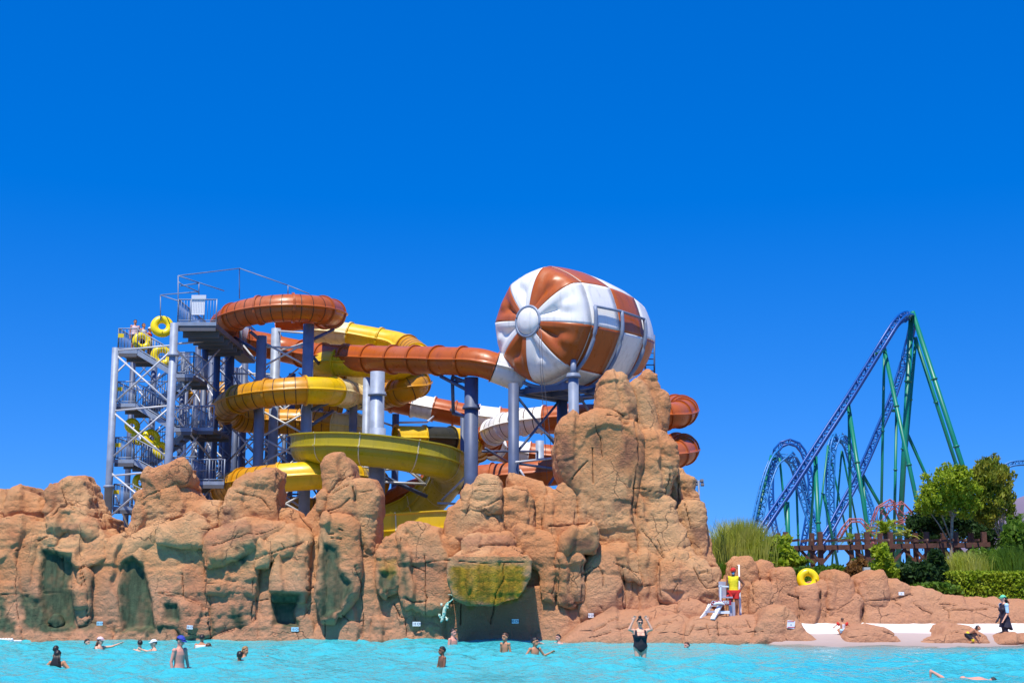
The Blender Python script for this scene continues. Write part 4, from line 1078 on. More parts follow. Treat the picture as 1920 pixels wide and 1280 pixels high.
mid = empty('middle_support_frame', at(705, 1000, 67), 'thick pale grey columns with flanged joints carrying the open flume', 'steel frame')
column(mid, 708, 697, 67.3, 0.36, STEEL, (738,)); column(mid, 689, 708, 71, 0.23, STEEL); column(mid, 663, 745, 74, 0.22, STEELM); column(mid, 742, 776, 78, 0.2, STEELB); column(mid, 655, 765, 77, 0.17, STEELB)
lowc = MB(); p0 = at(708, 803, 67.3); lowc.tube([Vector((p0.x, p0.y, 0.6)), p0], 0.41, 20); lowc.build('column_sleeve', STEEL, mid)
braces(mid, [(640, 870, 70, 690, 876, 69), (712, 881, 67.3, 762, 877, 67.6), (714, 903, 67.3, 798, 907, 68), (742, 862, 68, 800, 910, 68), (828, 938, 68, 872, 894, 67.4), (820, 943, 68, 858, 944, 68), (750, 866, 70, 790, 896, 70), (655, 757, 76, 708, 760, 72), (600, 800, 75, 655, 770, 77), (600, 770, 75, 655, 810, 77), (655, 770, 77, 742, 800, 78), (640, 780, 76, 700, 755, 74), (742, 792, 78, 800, 791, 79), (800, 791, 79, 813, 780, 81.5), (650, 880, 71, 660, 905, 71), (690, 876, 70, 668, 868, 71)], 0.06)
arm(mid, [(708, 870, 67.3, 760, 866, 66.6), (708, 888, 67.3, 800, 930, 69)], r=0.1)

blue = empty('ball_support_frame', at(960, 1000, 67), 'dark blue steel columns with crossed braces under the striped ball', 'steel frame')
column(blue, 884, 708, 66.6, 0.34, STEELB, (763,)); column(blue, 963, 719, 65.4, 0.26, STEELB); column(blue, 1054, 738, 68.5, 0.27, STEELB); column(blue, 1075, 702, 63.5, 0.245, STEELM, (704,)); column(blue, 1012, 826, 78, 0.24, STEEL); column(blue, 868, 780, 70, 0.13, STEELB); column(blue, 1020, 872, 74, 0.2, STEELM)
t0 = at(1075, 675, 63.6); nk = MB(); nk.tube([at(1075, 704, 63.5), t0], 0.14, 12); nk.build('column_neck', STEELM, blue)
braces(blue, [(967, 740, 65.4, 1054, 850, 68.5), (967, 850, 65.4, 1054, 745, 68.5), (967, 866, 65.4, 1052, 857, 68.5), (967, 868, 65.4, 1052, 880, 68.5), (967, 872, 65.4, 985, 902, 66), (1030, 908, 67, 1054, 872, 68.5), (1085, 740, 64, 1110, 780, 68), (910, 840, 70, 950, 865, 72), (905, 846, 70, 1010, 846, 78)], 0.065, STEELB)
braces(blue, [(1010, 800, 66, 1050, 832, 66.4), (967, 866, 65.0, 1052, 857, 68.2), (975, 880, 65.2, 990, 905, 65.4)], 0.05)
arm(blue, [(967, 734, 65.4, 1048, 722, 68.5), (967, 738, 65.4, 1050, 752, 68.5), (884, 720, 66.6, 848, 706, 67.4), (884, 735, 66.6, 826, 705, 67.6), (868, 780, 70, 846, 768, 72), (848, 708, 67.4, 850, 775, 68), (850, 775, 68, 884, 784, 66.6), (884, 712, 66.6, 850, 716, 67.4), (1075, 745, 63.6, 1130, 741, 68), (1085, 730, 64, 1125, 722, 66)])
# ------------------------------------------------------------------ stair tower
tower = empty('stair_tower', at(300, 1000, 68), 'tall galvanised steel stair tower with landings and railings', 'stair tower')
for px, yt, Y, r, j in ((217, 652, 66, 0.17, None), (327, 606, 65, 0.19, (664,)), (345, 660, 74, 0.16, None), (250, 668, 73, 0.15, None)):
    column(tower, px, yt, Y, r, STEEL if Y < 70 else STEELB, j)
f_ = MB(); p0 = at(205, 907, 66); c0 = at(217, 652, 66)
f_.lathe([(0.17, -0.2), (0.26, -0.18), (0.26, -0.08), (0.20, -0.05), (0.20, -(p0.z - 0.7))], 20, Matrix.Translation((c0.x, c0.y, p0.z)))
f_.build('column_sleeve', STEEL, tower)
for px, yt, Y, m in ((372, 650, 76, STEELB), (385, 650, 70.5, STEELB), (408, 655, 72, STEELB), (290, 672, 73, STEELB), (445, 690, 77, STEELB)):
    column(tower, px, yt, Y, 0.17, m)

def railing(a, b, h=1.1, gap=0.14, mat=STEEL, posts=2):
    """rail, bottom rail, posts and balusters between two deck points"""
    a, b = Vector(a), Vector(b)
    L = (b - a).length; up = Vector((0, 0, 1))
    mb = MB()
    mb.tube([a + up * h, b + up * h], 0.03, 6); mb.tube([a + up * 0.12, b + up * 0.12], 0.024, 6)
    n = max(2, int(L / gap))
    for k in range(1, n): mb.tube([a.lerp(b, k / n) + up * 0.12, a.lerp(b, k / n) + up * h], 0.011, 4)
    for k in range(posts): mb.tube([a.lerp(b, k / max(posts - 1, 1)), a.lerp(b, k / max(posts - 1, 1)) + up * (h + 0.02)], 0.032, 6)
    return mb.build('railing', mat, tower)

def deck(x0, x1, y, Y0, Y1, th=0.16, name='landing'):
    a, b = at(x0, y, Y0), at(x1, y, Y0)
    mb = MB()
    c = Vector(((a.x + b.x) / 2, (Y0 + Y1) / 2, a.z - th / 2))
    mb.box(c, (abs(b.x - a.x), Y1 - Y0, th))
    for q in (0.0, 0.5, 1.0): mb.beam(Vector((a.x, Y0 + (Y1 - Y0) * q, a.z - th - 0.08)), Vector((b.x, Y0 + (Y1 - Y0) * q, a.z - th - 0.08)), 0.1, 0.16)
    o = mb.build(name, DARK, tower, smooth=False)
    ed = MB(); ed.beam(Vector((a.x - 0.02, Y0 - 0.03, a.z - 0.06)), Vector((b.x + 0.02, Y0 - 0.03, a.z - 0.06)), 0.05, 0.18); ed.build('edge_beam', STEEL, o, smooth=False)
    return a.z, a.x, b.x

def flight(a, b, wdt):
    """straight stair from a (upper) to b (lower), both on the front edge"""
    a, b = Vector(a), Vector(b)
    st = MB()
    n = max(3, int(abs(a.z - b.z) / 0.2))
    for k in range(n):
        p = a.lerp(b, (k + 0.5) / n); st.box(p + Vector((0, wdt / 2, 0)), (abs(b.x - a.x) / n * 1.05, wdt, 0.04))
    f = st.build('stair_flight', DARK, tower, smooth=False)
    for dy in (0, wdt):
        sg = MB(); sg.beam(a + Vector((0, dy, -0.08)), b + Vector((0, dy, -0.08)), 0.05, 0.24); sg.build('stringer', STEEL, f, smooth=False)
    railing(a, b, 1.05)
    railing(a + Vector((0, wdt, 0)), b + Vector((0, wdt, 0)), 1.05)
levels = [(657, 702), (757, 803), (862, 903), (950, 985)]
prev = None
for i, (yl, yr) in enumerate(levels):
    xl0 = 221 - i * 3
    z, xa, xb = deck(xl0, xl0 + 36, yl, 66.4, 69.6)
    railing((xa, 66.4, z), (xb, 66.4, z)); railing((xa, 66.4, z), (xa, 69.6, z)); railing((xa, 69.6, z), (xb, 69.6, z))
    zr, xc, xd = deck(332 - i * 2, 362 - i * 2, yr, 66.4, 69.6)
    railing((xc, 66.4, zr), (xd, 66.4, zr)); railing((xd, 66.4, zr), (xd, 69.6, zr))
    flight((xb, 66.4, z), (xc, 66.4, zr), 1.3)
    if i + 1 < len(levels):
        zn = at(0, levels[i + 1][0], 66.4).z
        flight((xc, 68.3, zr), (xb, 68.3, zn), 1.3)
    nt_ = MB(); p = at(xl0 + 6, yl - 28, 66.35); nt_.box(p, (0.28, 0.03, 0.2)); nt_.build('warning_plate', material('yellow plate', (0.75, 0.55, 0.01), 0.5), tower, smooth=False)
# right-hand decks lower down
for y, x0, x1 in ((802, 330, 400), (903, 335, 420)):
    z, xa, xb = deck(x0, x1, y, 67.6, 71.5)
    railing((xa, 67.6, z), (xb, 67.6, z), posts=4)
# top deck
z, xa, xb = deck(333, 405, 605, 65.2, 72, 0.25, 'top_deck')
railing((xa, 65.2, z), (xb, 65.2, z), 1.15, posts=4); railing((xa, 65.2, z), (xa, 72, z), 1.15, posts=4)
bx_ = at(458, 605, 73).x
mb = MB(); mb.box(Vector(((xb - 1.0 + bx_) / 2, 74.4, z - 0.12)), (bx_ - xb + 1.0, 4.0, 0.25)); mb.build('boarding_deck', DARK, tower, smooth=False)
railing((xa, 76.3, z), (bx_, 76.3, z), 1.5, posts=5); railing((bx_, 72.5, z), (bx_, 76.3, z), 1.6, posts=3); railing((xb - 0.3, 72.45, z), (bx_, 72.45, z), 1.7, posts=4)
zt = z
for k in range(6):
    flt = MB(); flt.box(Vector(((xa + xb) / 2, 66.2 + k * 1.1, z - 0.42)), (abs(xb - xa) - 0.1, 0.12, 0.3)); flt.build('joist', DARK, tower, smooth=False)
sg = MB(); p = at(372, 572, 65.1); sg.box(p, (0.62, 0.05, 0.95)); so = sg.build('notice_board', material('white board', (0.75, 0.76, 0.78), 0.5), tower, smooth=False)
hd = MB(); hd.box(at(373, 557, 65.05), (0.70, 0.06, 0.2)); hd.build('header', material('pale board', (0.6, 0.64, 0.7), 0.5), so, smooth=False)
gr_ = MB()
for k in range(7): gr_.box(p + Vector((-0.24 + 0.08 * k, -0.03, -0.06)), (0.02, 0.012, 0.66))
gr_.build('printed_lines', material('grey print', (0.45, 0.5, 0.6), 0.6), so, smooth=False)
# thin frame for a shade sail above the top deck
fm = MB()
for a, b in (((334, 605, 65.2), (334, 517, 65.2)), ((334, 517, 65.2), (449, 503, 74)), ((449, 503, 74), (449, 560, 74)), ((334, 517, 65.2), (373, 530, 66)), ((373, 530, 66), (420, 545, 68)), ((373, 530, 66), (373, 553, 66)), ((338, 536, 65.2), (372, 531, 66)), ((340, 533, 65.2), (372, 547, 66.4)), ((301, 553, 67), (372, 547, 66.6)), ((301, 553, 67), (334, 564, 65.4)), ((301, 553, 67), (301, 600, 67)), ((449, 503, 74), (540, 535, 74)), ((540, 535, 74), (580, 551, 74)), ((540, 535, 74), (540, 552, 74)), ((334, 528, 65.2), (340, 533, 65.2))):
    fm.tube([at(*a), at(*b)], 0.028, 5)
fm.build('shade_frame', STEELM, tower)
# bracing of the tower front
tb = []
ys_ = [(657, 757), (757, 862), (862, 950)]
def cx(px_top, ytop, Y, y): return px_of(Vector((at(px_top, ytop, Y).x, Y, at(px_top, y, Y).z)))[0]
L_ = lambda y: (cx(217, 652, 66, y), y, 66.0)
R_ = lambda y: (cx(327, 606, 65, y), y, 65.0)
for a, b in ((658, 757), (766, 860), (878, 972)):
    tb += [(*L_(a + 6), *R_(b)), (*L_(b), *R_(a - 4))]
for y in (657, 770, 892): tb.append((*L_(y), *R_(y - 10)))
tb += [(*R_(650), 405, 732, 70), (*R_(755), 420, 645, 70), (*R_(770), 400, 865, 70), (*R_(880), 405, 780, 70), (*R_(645), 405, 638, 70), (*R_(768), 400, 760, 70), (*R_(886), 402, 880, 70), (375, 940, 68, 398, 912, 69)]
tb += [(250, 668, 73, 217, 700, 66), (250, 720, 73, 300, 780, 73), (300, 700, 73, 250, 790, 73), (250, 800, 73, 300, 880, 73), (300, 800, 73, 250, 880, 73), (345, 700, 74, 385, 770, 70.5), (385, 700, 70.5, 345, 780, 74), (345, 800, 74, 385, 880, 70.5), (385, 800, 70.5, 345, 880, 74), (408, 700, 72, 372, 770, 76), (372, 690, 76, 408, 760, 72), (372, 790, 76, 408, 870, 72), (408, 790, 72, 372, 870, 76), (217, 930, 66, 240, 985, 69), (380, 650, 70.5, 445, 700, 77), (445, 720, 77, 385, 800, 70.5)]
braces(tower, tb, 0.047)
tb2 = []
for i_, (xa_, xb_, Yq) in enumerate(((250, 290, 72.5), (290, 345, 73.5), (345, 385, 72), (385, 432, 72.5))):
    for y0 in (668, 715, 762, 809, 856, 903):
        tb2 += [(xa_, y0, Yq, xb_, y0 + 47, Yq), (xb_, y0, Yq, xa_, y0 + 47, Yq), (xa_, y0, Yq, xb_, y0, Yq)]
braces(tower, tb2, 0.034, STEELM)

# swim rings carried up the stairs and lying about
RING_Y = material('yellow vinyl', (0.86, 0.66, 0.004), 0.3, spec=0.5, vary=0.06)
def ring_mesh(mb, c, R0, r0, nrm, sx=1.0):
    q = Vector(nrm).normalized().to_track_quat('Z', 'Y').to_matrix()
    pts_ = [Vector(c) + q @ Vector((math.cos(t) * R0 * sx, math.sin(t) * R0, 0)) for t in [2 * math.pi * k / 36 for k in range(36)]]
    n = 14; vs_, fs = [], []
    for k in range(36):
        t = 2 * math.pi * k / 36
        e = q @ Vector((math.cos(t), math.sin(t), 0)); zz = q @ Vector((0, 0, 1))
        for j in range(n):
            u = 2 * math.pi * j / n
            vs_.append(pts_[k] + e * math.cos(u) * r0 + zz * math.sin(u) * r0)
    for k in range(36):
        for j in range(n):
            fs.append((k * n + j, ((k + 1) % 36) * n + j, ((k + 1) % 36) * n + (j + 1) % n, k * n + (j + 1) % n))
    mb.add(vs_, fs)
def swim_ring(px, py, Y, D, label, nrm, double=False, ax_=None, grp='yellow swim rings on the stairs'):
    c = at(px, py, Y); mb = MB(); r0 = D * 0.17; R0 = D / 2 - r0
    if double:
        d = Vector(ax_).normalized() * (D * 0.42)
        ring_mesh(mb, c - d, R0, r0, nrm); ring_mesh(mb, c + d, R0, r0, nrm)
    else: ring_mesh(mb, c, R0, r0, nrm)
    vl = MB(); q = Vector(nrm).normalized().to_track_quat('Z', 'Y').to_matrix()
    o = mb.build('swim_ring', RING_Y); at_origin(o); tag(o, label, 'swim ring', grp)
    e = c + q @ Vector((R0, 0, 0)); e = e + (q @ Vector((0, 0, 1))) * r0
    vl.tube([e, e + (q @ Vector((0, 0, 1))) * 0.05], 0.035, 8); vl.build('valve', RING_Y, o)
    for s_ in (-1, 1):
        h = MB(); b0 = c + q @ Vector((0, s_ * (R0 - 0.1), r0)); b1 = c + q @ Vector((0, s_ * (R0 + 0.1), r0)); m_ = (b0 + b1) / 2 + q @ Vector((0, 0, 0.07))
        h.tube([b0, m_, b1], 0.018, 6); h.build('handle', RING_Y, o)
    return o
swim_ring(304, 612, 67.2, 1.15, 'topmost yellow swim ring held above the stair rail', (0.3, -1, 0.25))
swim_ring(304, 668, 67.2, 1.15, 'yellow swim ring leaning on the stair below the topmost ring', (0.4, -1, 0.1))
swim_ring(266, 640, 67.0, 0.95, 'yellow swim ring carried by the people on the top landing', (0.5, -1, 0.2))
swim_ring(254, 809, 67.2, 0.80, 'double yellow swim ring carried at the middle stair landing', (0.75, -1, 0.3), True, (0.5, 0, -0.85))
swim_ring(293, 832, 67.0, 0.92, 'larger double yellow swim ring tilted over the middle stair rail', (0.7, -0.8, 0.4), True, (0.55, 0.1, -0.7))
swim_ring(262, 905, 67.4, 0.9, 'yellow swim ring half hidden behind the capped rock', (1, -0.6, 0.1))
swim_ring(1515, 1086, 52.3, 0.86, 'yellow swim ring standing on the rocks behind the beach', (-0.05, -1, 0.12), grp='swim ring on the rocks')
# ------------------------------------------------------------------ roller coasters
TRACK_B = material('blue coaster paint', (0.004, 0.085, 0.36), 0.35, vary=0.1)
TRACK_SUNLIT = material('sunlit blue coaster paint', (0.02, 0.19, 0.50), 0.4, vary=0.1)  # lighter copy of the track blue, sunlight on the loops painted into the colour
GREEN_P = material('green coaster paint', (0.004, 0.19, 0.115), 0.4, vary=0.12, vscale=0.3)
RED_P = material('red coaster paint', (0.36, 0.11, 0.10), 0.4, vary=0.1)
coaster = empty('roller_coaster', at(1600, 1075, 235), 'tall blue lattice roller coaster on green steel supports', 'roller coaster')

def track(root, pts, mat, half=0.85, dep=0.9, step=1.5, rr=0.2, tie=0.1, upv=None):
    path, L = spline([at(*p) for p in pts], step)
    lines = [[], [], [], []]
    for i, p in enumerate(path):
        d = (path[min(i + 1, len(path) - 1)] - path[max(i - 1, 0)]).normalized()
        side = Vector(upv) if upv else Vector((0.30, 1.0, 0.0))
        side = (side - d * side.dot(d)).normalized()
        nn = side.cross(d).normalized()
        for q, (u, v) in enumerate(((-half, 0), (half, 0), (-half * 0.62, -dep), (half * 0.62, -dep))):
            lines[q].append(p + side * u + nn * v)
    for ln in lines:
        mb = MB(); mb.tube(ln, rr, 6); mb.build('rail', mat, root)
    mb = MB()
    for i in range(len(path) - 1):
        a, b, c, d = (l[i] for l in lines); a2, b2, c2, d2 = (l[i + 1] for l in lines)
        mb.tube([a, b], tie, 4); mb.tube([c, d], tie, 4); mb.tube([a, c], tie, 4); mb.tube([b, d], tie, 4)
        mb.tube([a, c2] if i % 2 else [c, a2], tie, 4); mb.tube([b, d2] if i % 2 else [d, b2], tie, 4); mb.tube([c, d2] if i % 2 else [d, c2], tie, 4)
    o = mb.build('track_lattice', mat, root); o['kind'] = 'stuff'
Yc = 235
track(coaster, [(1418, 1022, Yc - 8), (1450, 972, Yc - 6), (1500, 898, Yc - 4), (1545, 828, Yc - 2), (1592, 756, Yc), (1632, 692, Yc + 1), (1664, 640, Yc + 2), (1688, 604, Yc + 4), (1704, 596, Yc + 8), (1706, 608, Yc + 13), (1699, 640, Yc + 15), (1686, 690, Yc + 15), (1668, 745, Yc + 14), (1645, 800, Yc + 13), (1610, 880, Yc + 12), (1572, 952, Yc + 10), (1542, 1004, Yc + 8), (1500, 1052, Yc + 6), (1480, 1062, Yc + 4)], TRACK_B, half=0.95, dep=1.0)
track(coaster, [(1412, 1030, Yc + 20), (1425, 962, Yc + 22), (1440, 900, Yc + 24), (1455, 862, Yc + 26), (1470, 851, Yc + 28), (1485, 862, Yc + 31), (1495, 892, Yc + 33), (1505, 930, Yc + 34), (1520, 975, Yc + 34), (1540, 1030, Yc + 32)], TRACK_SUNLIT, half=1.1, dep=0.9, upv=(1, 0.9, 0))
track(coaster, [(1466, 1030, Yc + 40), (1452, 960, Yc + 40), (1450, 890, Yc + 40), (1458, 848, Yc + 40), (1477, 832, Yc + 40), (1497, 840, Yc + 40), (1509, 868, Yc + 40), (1516, 905, Yc + 40), (1512, 960, Yc + 40), (1500, 1030, Yc + 40)], TRACK_B, half=0.9, upv=(0.2, 1, 0))
track(coaster, [(1566, 1035, Yc + 45), (1560, 960, Yc + 45), (1560, 880, Yc + 45), (1564, 832, Yc + 46), (1574, 818, Yc + 48), (1586, 834, Yc + 50), (1597, 870, Yc + 51), (1612, 910, Yc + 52), (1630, 960, Yc + 52), (1640, 1030, Yc + 50)], TRACK_SUNLIT, half=1.0, upv=(0.9, 1, 0))
track(coaster, [(1868, 900, Yc + 60), (1880, 882, Yc + 60), (1898, 873, Yc + 60), (1925, 871, Yc + 60), (1960, 880, Yc + 60), (1990, 905, Yc + 60)], TRACK_SUNLIT, half=0.9, upv=(0.2, 1, 0))
def leg(x0, y0, Y0, x1, y1, Y1, wpx):
    a, b = at(x0, y0, Y0), at(x1, y1, Y1)
    d = b - a
    t = (0.3 - a.z) / d.z
    g_ = a + d * t
    r = wpx / 2 * (Yc / F)
    mb = MB(); mb.tube([a + (a - g_).normalized() * 0.4, g_], r, 12)
    o = mb.build('support_column', GREEN_P, coaster)
    n = max(1, int((a - g_).length / 14))
    for k in range(1, n + 1):
        c = a.lerp(g_, k / (n + 1)); e = (g_ - a).normalized()
        f = MB(); f.tube([c - e * 0.12, c + e * 0.12], r * 1.35, 12); f.build('flange', GREEN_P, o)
for q in ((1709, 590, Yc + 10, 1688, 985, Yc + 10, 11), (1712, 588, Yc + 9, 1812, 895, Yc + 4, 9.5), (1717, 636, Yc + 14, 1800, 893, Yc + 20, 7.5), (1717, 636, Yc + 14, 1700, 830, Yc + 13, 6.5), (1658, 655, Yc + 3, 1716, 925, Yc - 3, 8), (1658, 662, Yc + 5, 1653, 930, Yc + 8, 5.5),
          (1590, 756, Yc + 1, 1617, 930, Yc - 4, 8), (1592, 765, Yc + 2, 1594, 930, Yc + 4, 6), (1529, 860, Yc - 2, 1535, 1000, Yc - 5, 8), (1529, 862, Yc - 1, 1522, 960, Yc + 2, 5), (1445, 857, Yc + 26, 1412, 1010, Yc + 22, 5.5), (1552, 838, Yc + 44, 1540, 940, Yc + 44, 4.5), (1553, 838, Yc + 46, 1562, 880, Yc + 48, 4.5),
          (1578, 848, Yc + 50, 1571, 930, Yc + 50, 4.5), (1580, 850, Yc + 50, 1591, 905, Yc + 54, 4.5), (1681, 772, Yc + 15, 1678, 930, Yc + 15, 6), (1703, 817, Yc + 14, 1736, 890, Yc + 18, 6.5), (1618, 890, Yc + 13, 1641, 930, Yc + 16, 6.5), (1618, 893, Yc + 12, 1621, 930, Yc + 12, 5), (1476, 945, Yc - 5, 1478, 1020, Yc - 5, 8.5), (1493, 905, Yc + 34, 1497, 1015, Yc + 34, 5), (1462, 862, Yc + 27, 1472, 960, Yc + 30, 5), (1545, 930, Yc + 2, 1556, 985, Yc + 4, 5.5)):
    leg(*q)
ca = MB(); ca.tube([at(1670, 769, Yc + 14), at(1683, 770, Yc + 15)], 0.3, 8); ca.tube([at(1447, 862, Yc + 26), at(1456, 858, Yc + 27)], 0.25, 8); ca.tube([at(1702, 594, Yc + 8), at(1712, 588, Yc + 9)], 0.4, 8); ca.tube([at(1640, 664, Yc + 1), at(1660, 655, Yc + 3)], 0.3, 8)
ca.build('cross_arm', GREEN_P, coaster)
red = empty('red_coaster', at(1670, 1070, 190), 'small red steel coaster partly hidden behind the trees', 'roller coaster')
track(red, [(1575, 1010, 190), (1590, 985, 190), (1605, 974, 190), (1625, 992, 190), (1640, 1030, 190)], RED_P, half=0.5, dep=0.5, rr=0.08, tie=0.045, upv=(0.4, 1, 0))
track(red, [(1640, 1020, 192), (1652, 965, 192), (1668, 950, 192), (1688, 954, 193), (1705, 978, 194), (1722, 1020, 195)], RED_P, half=1.1, dep=0.8, rr=0.09, tie=0.05, upv=(1, 0.6, 0))
track(red, [(1680, 985, 188), (1715, 975, 188), (1760, 1000, 188), (1790, 1040, 188)], RED_P, half=0.5, dep=0.5, rr=0.08, tie=0.045, upv=(0.3, 1, 0))

# ------------------------------------------------------------------ mountain, far poles
HILL = material('far bare mountain', (0.17, 0.135, 0.19), 0.95, vary=0.2, vscale=0.004)
mm = MB()
ridge = [(1700, 1062), (1780, 1040), (1840, 1000), (1885, 945), (1905, 935), (1930, 925), (1980, 915), (2050, 940), (2150, 1000), (2300, 1062)]
vs_, fs = [], []
for i, (x, y) in enumerate(ridge):
    p = at(x, y, 2600)
    for k in range(7):
        q = k / 6
        wob = rng.uniform(-1, 1) * 14 * (0 < q < 1)
        vs_.append((p.x + wob, 2600 - 900 * (1 - q) ** 1.2 + wob * 2, p.z * q ** 0.85 + (wob if q < 1 else 0) if q > 0 else 0.0))
for i in range(len(ridge) - 1):
    for k in range(6): fs.append((i * 7 + k, (i + 1) * 7 + k, (i + 1) * 7 + k + 1, i * 7 + k + 1))
mm.add(vs_, fs); h_ = mm.build('mountain', HILL); tag(h_, 'far purple grey mountain behind the trees', kind='structure')

fl = empty('floodlight_mast', Vector((at(1310, 900, 120).x, 120, 0.62)), 'thin mast with four floodlights beside the rock tower', 'floodlight')
m_ = MB(); m_.tube([Vector((at(1310, 900, 120).x, 120, 0.62)), at(1310, 900, 120)], 0.09, 8); m_.build('mast', STEELM, fl)
m_ = MB(); m_.tube([at(1303, 902, 120), at(1317, 902, 120)], 0.06, 6); m_.build('crossbar', STEELM, fl)
for x, y in ((1304, 901), (1316, 901), (1305, 907), (1317, 908)):
    m_ = MB(); c = at(x, y, 119.8); m_.box(c, (0.28, 0.22, 0.22), M=Matrix.Rotation(R(-25), 3, 'X')); m_.tube([c, c + Vector((0, 0.15, 0.15))], 0.04, 6); m_.build('lamp_head', DARK, fl, smooth=False)
up_ = empty('utility_pole', Vector((at(174, 935, 110).x, 110, 0.62)), 'distant utility pole with wires behind the red boulder', 'utility pole')
m_ = MB(); m_.tube([Vector((at(169, 935, 110).x, 110, 0.62)), at(169, 930, 110)], 0.11, 8); m_.build('pole', DARK, up_)
m_ = MB(); m_.beam(at(162, 938, 110), at(184, 938, 110), 0.12, 0.12); m_.build('crossarm', STEELM, up_, smooth=False)
for x in (169, 182):
    m_ = MB(); m_.lathe([(0.05, 0), (0.10, 0.06), (0.06, 0.12), (0.10, 0.18), (0.06, 0.24), (0.02, 0.3)], 10, Matrix.Translation(at(x, 937, 110))); m_.build('insulator', DARK, up_)
m_ = MB()
for y0, y1 in ((930, 926), (931, 929), (932, 933)):
    a, b = at(182, y0, 110), at(-60, y1, 118); c = a.lerp(b, 0.5) - Vector((0, 0, 0.35)); m_.tube([a, a.lerp(b, 0.25) - Vector((0, 0, 0.26)), c, a.lerp(b, 0.75) - Vector((0, 0, 0.26)), b], 0.012, 4)
m_.build('wires', DARK, up_)

# ------------------------------------------------------------------ vegetation
def leaf_mat(name, col, col2):
    m = material(name, col, 0.55, spec=0.3)
    t = m.node_tree; n = t.nodes
    b = n['Principled BSDF']
    g_ = n.new('ShaderNodeNewGeometry')
    ns = n.new('ShaderNodeTexNoise'); ns.inputs['Scale'].default_value = 1.6; ns.inputs['Detail'].default_value = 6
    t.links.new(g_.outputs['Position'], ns.inputs['Vector'])
    mr = n.new('ShaderNodeMapRange'); mr.inputs[1].default_value = 0.32; mr.inputs[2].default_value = 0.68
    t.links.new(ns.outputs[0], mr.inputs[0])
    c = mixnode(t, col, col2, mr.outputs[0])
    t.links.new(c, b.inputs['Base Color'])
    tr = n.new('ShaderNodeBsdfTranslucent'); t.links.new(c, tr.inputs[0])
    mx = n.new('ShaderNodeMixShader'); mx.inputs[0].default_value = 0.4
    t.links.new(b.outputs[0], mx.inputs[1]); t.links.new(tr.outputs[0], mx.inputs[2]); t.links.new(mx.outputs[0], n['Material Output'].inputs['Surface'])
    return m
LEAF_BRIGHT = leaf_mat('bright green leaves', (0.20, 0.32, 0.010), (0.40, 0.48, 0.03))
LEAF_OLIVE = leaf_mat('olive brown needles', (0.15, 0.22, 0.012), (0.30, 0.29, 0.03))
LEAF_DARK = leaf_mat('dark green leaves', (0.018, 0.055, 0.015), (0.045, 0.10, 0.02))
LEAF_MID = leaf_mat('mid green leaves', (0.07, 0.16, 0.012), (0.15, 0.26, 0.02))
LEAF_GRASS = leaf_mat('yellow green grass', (0.36, 0.42, 0.03), (0.55, 0.55, 0.12))
LEAF_RUST = leaf_mat('rust coloured leaves', (0.16, 0.07, 0.02), (0.28, 0.14, 0.03))
BARK = material('grey bark', (0.30, 0.24, 0.17), 0.9, vary=0.3, vscale=8, bump=0.4)
BARKD = material('dark bark', (0.09, 0.06, 0.045), 0.9, vary=0.3, vscale=8, bump=0.4)

def leaves(centres, radii, n, size, aspect=1.8, up=0.3, seed=1, shell=0.35):
    """many small folded leaf faces filling ellipsoidal clumps"""
    rs = np.random.default_rng(seed)
    C = np.array(centres, float); Rr = np.array(radii, float)
    wgt = np.prod(Rr, 1) ** 0.75; wgt /= wgt.sum()
    idx = rs.choice(len(C), n, p=wgt)
    d = rs.normal(size=(n, 3)); d /= np.linalg.norm(d, axis=1)[:, None]
    rad = shell + (1 - shell) * rs.random(n) ** 0.6
    rad *= 1 + 0.16 * rs.normal(size=n)
    P = C[idx] + d * Rr[idx] * rad[:, None]
    u = d * 0.6 + rs.normal(size=(n, 3)) * 0.7; u[:, 2] += up
    u /= np.linalg.norm(u, axis=1)[:, None]
    v = np.cross(u, rs.normal(size=(n, 3))); v /= np.linalg.norm(v, axis=1)[:, None]
    s_ = size * rs.uniform(0.6, 1.4, n)[:, None]
    a = P - u * s_ * aspect / 2; b = P + v * s_ / 2; c = P + u * s_ * aspect / 2; e = P - v * s_ / 2
    V = np.stack([a, b, c, e], 1).reshape(-1, 3)
    me = bpy.data.meshes.new('leaves')
    me.vertices.add(len(V)); me.vertices.foreach_set('co', V.ravel())
    me.loops.add(4 * n); me.loops.foreach_set('vertex_index', np.arange(4 * n, dtype=np.int32))
    me.polygons.add(n); me.polygons.foreach_set('loop_start', np.arange(0, 4 * n, 4, dtype=np.int32))
    me.update(calc_edges=True)
    return me

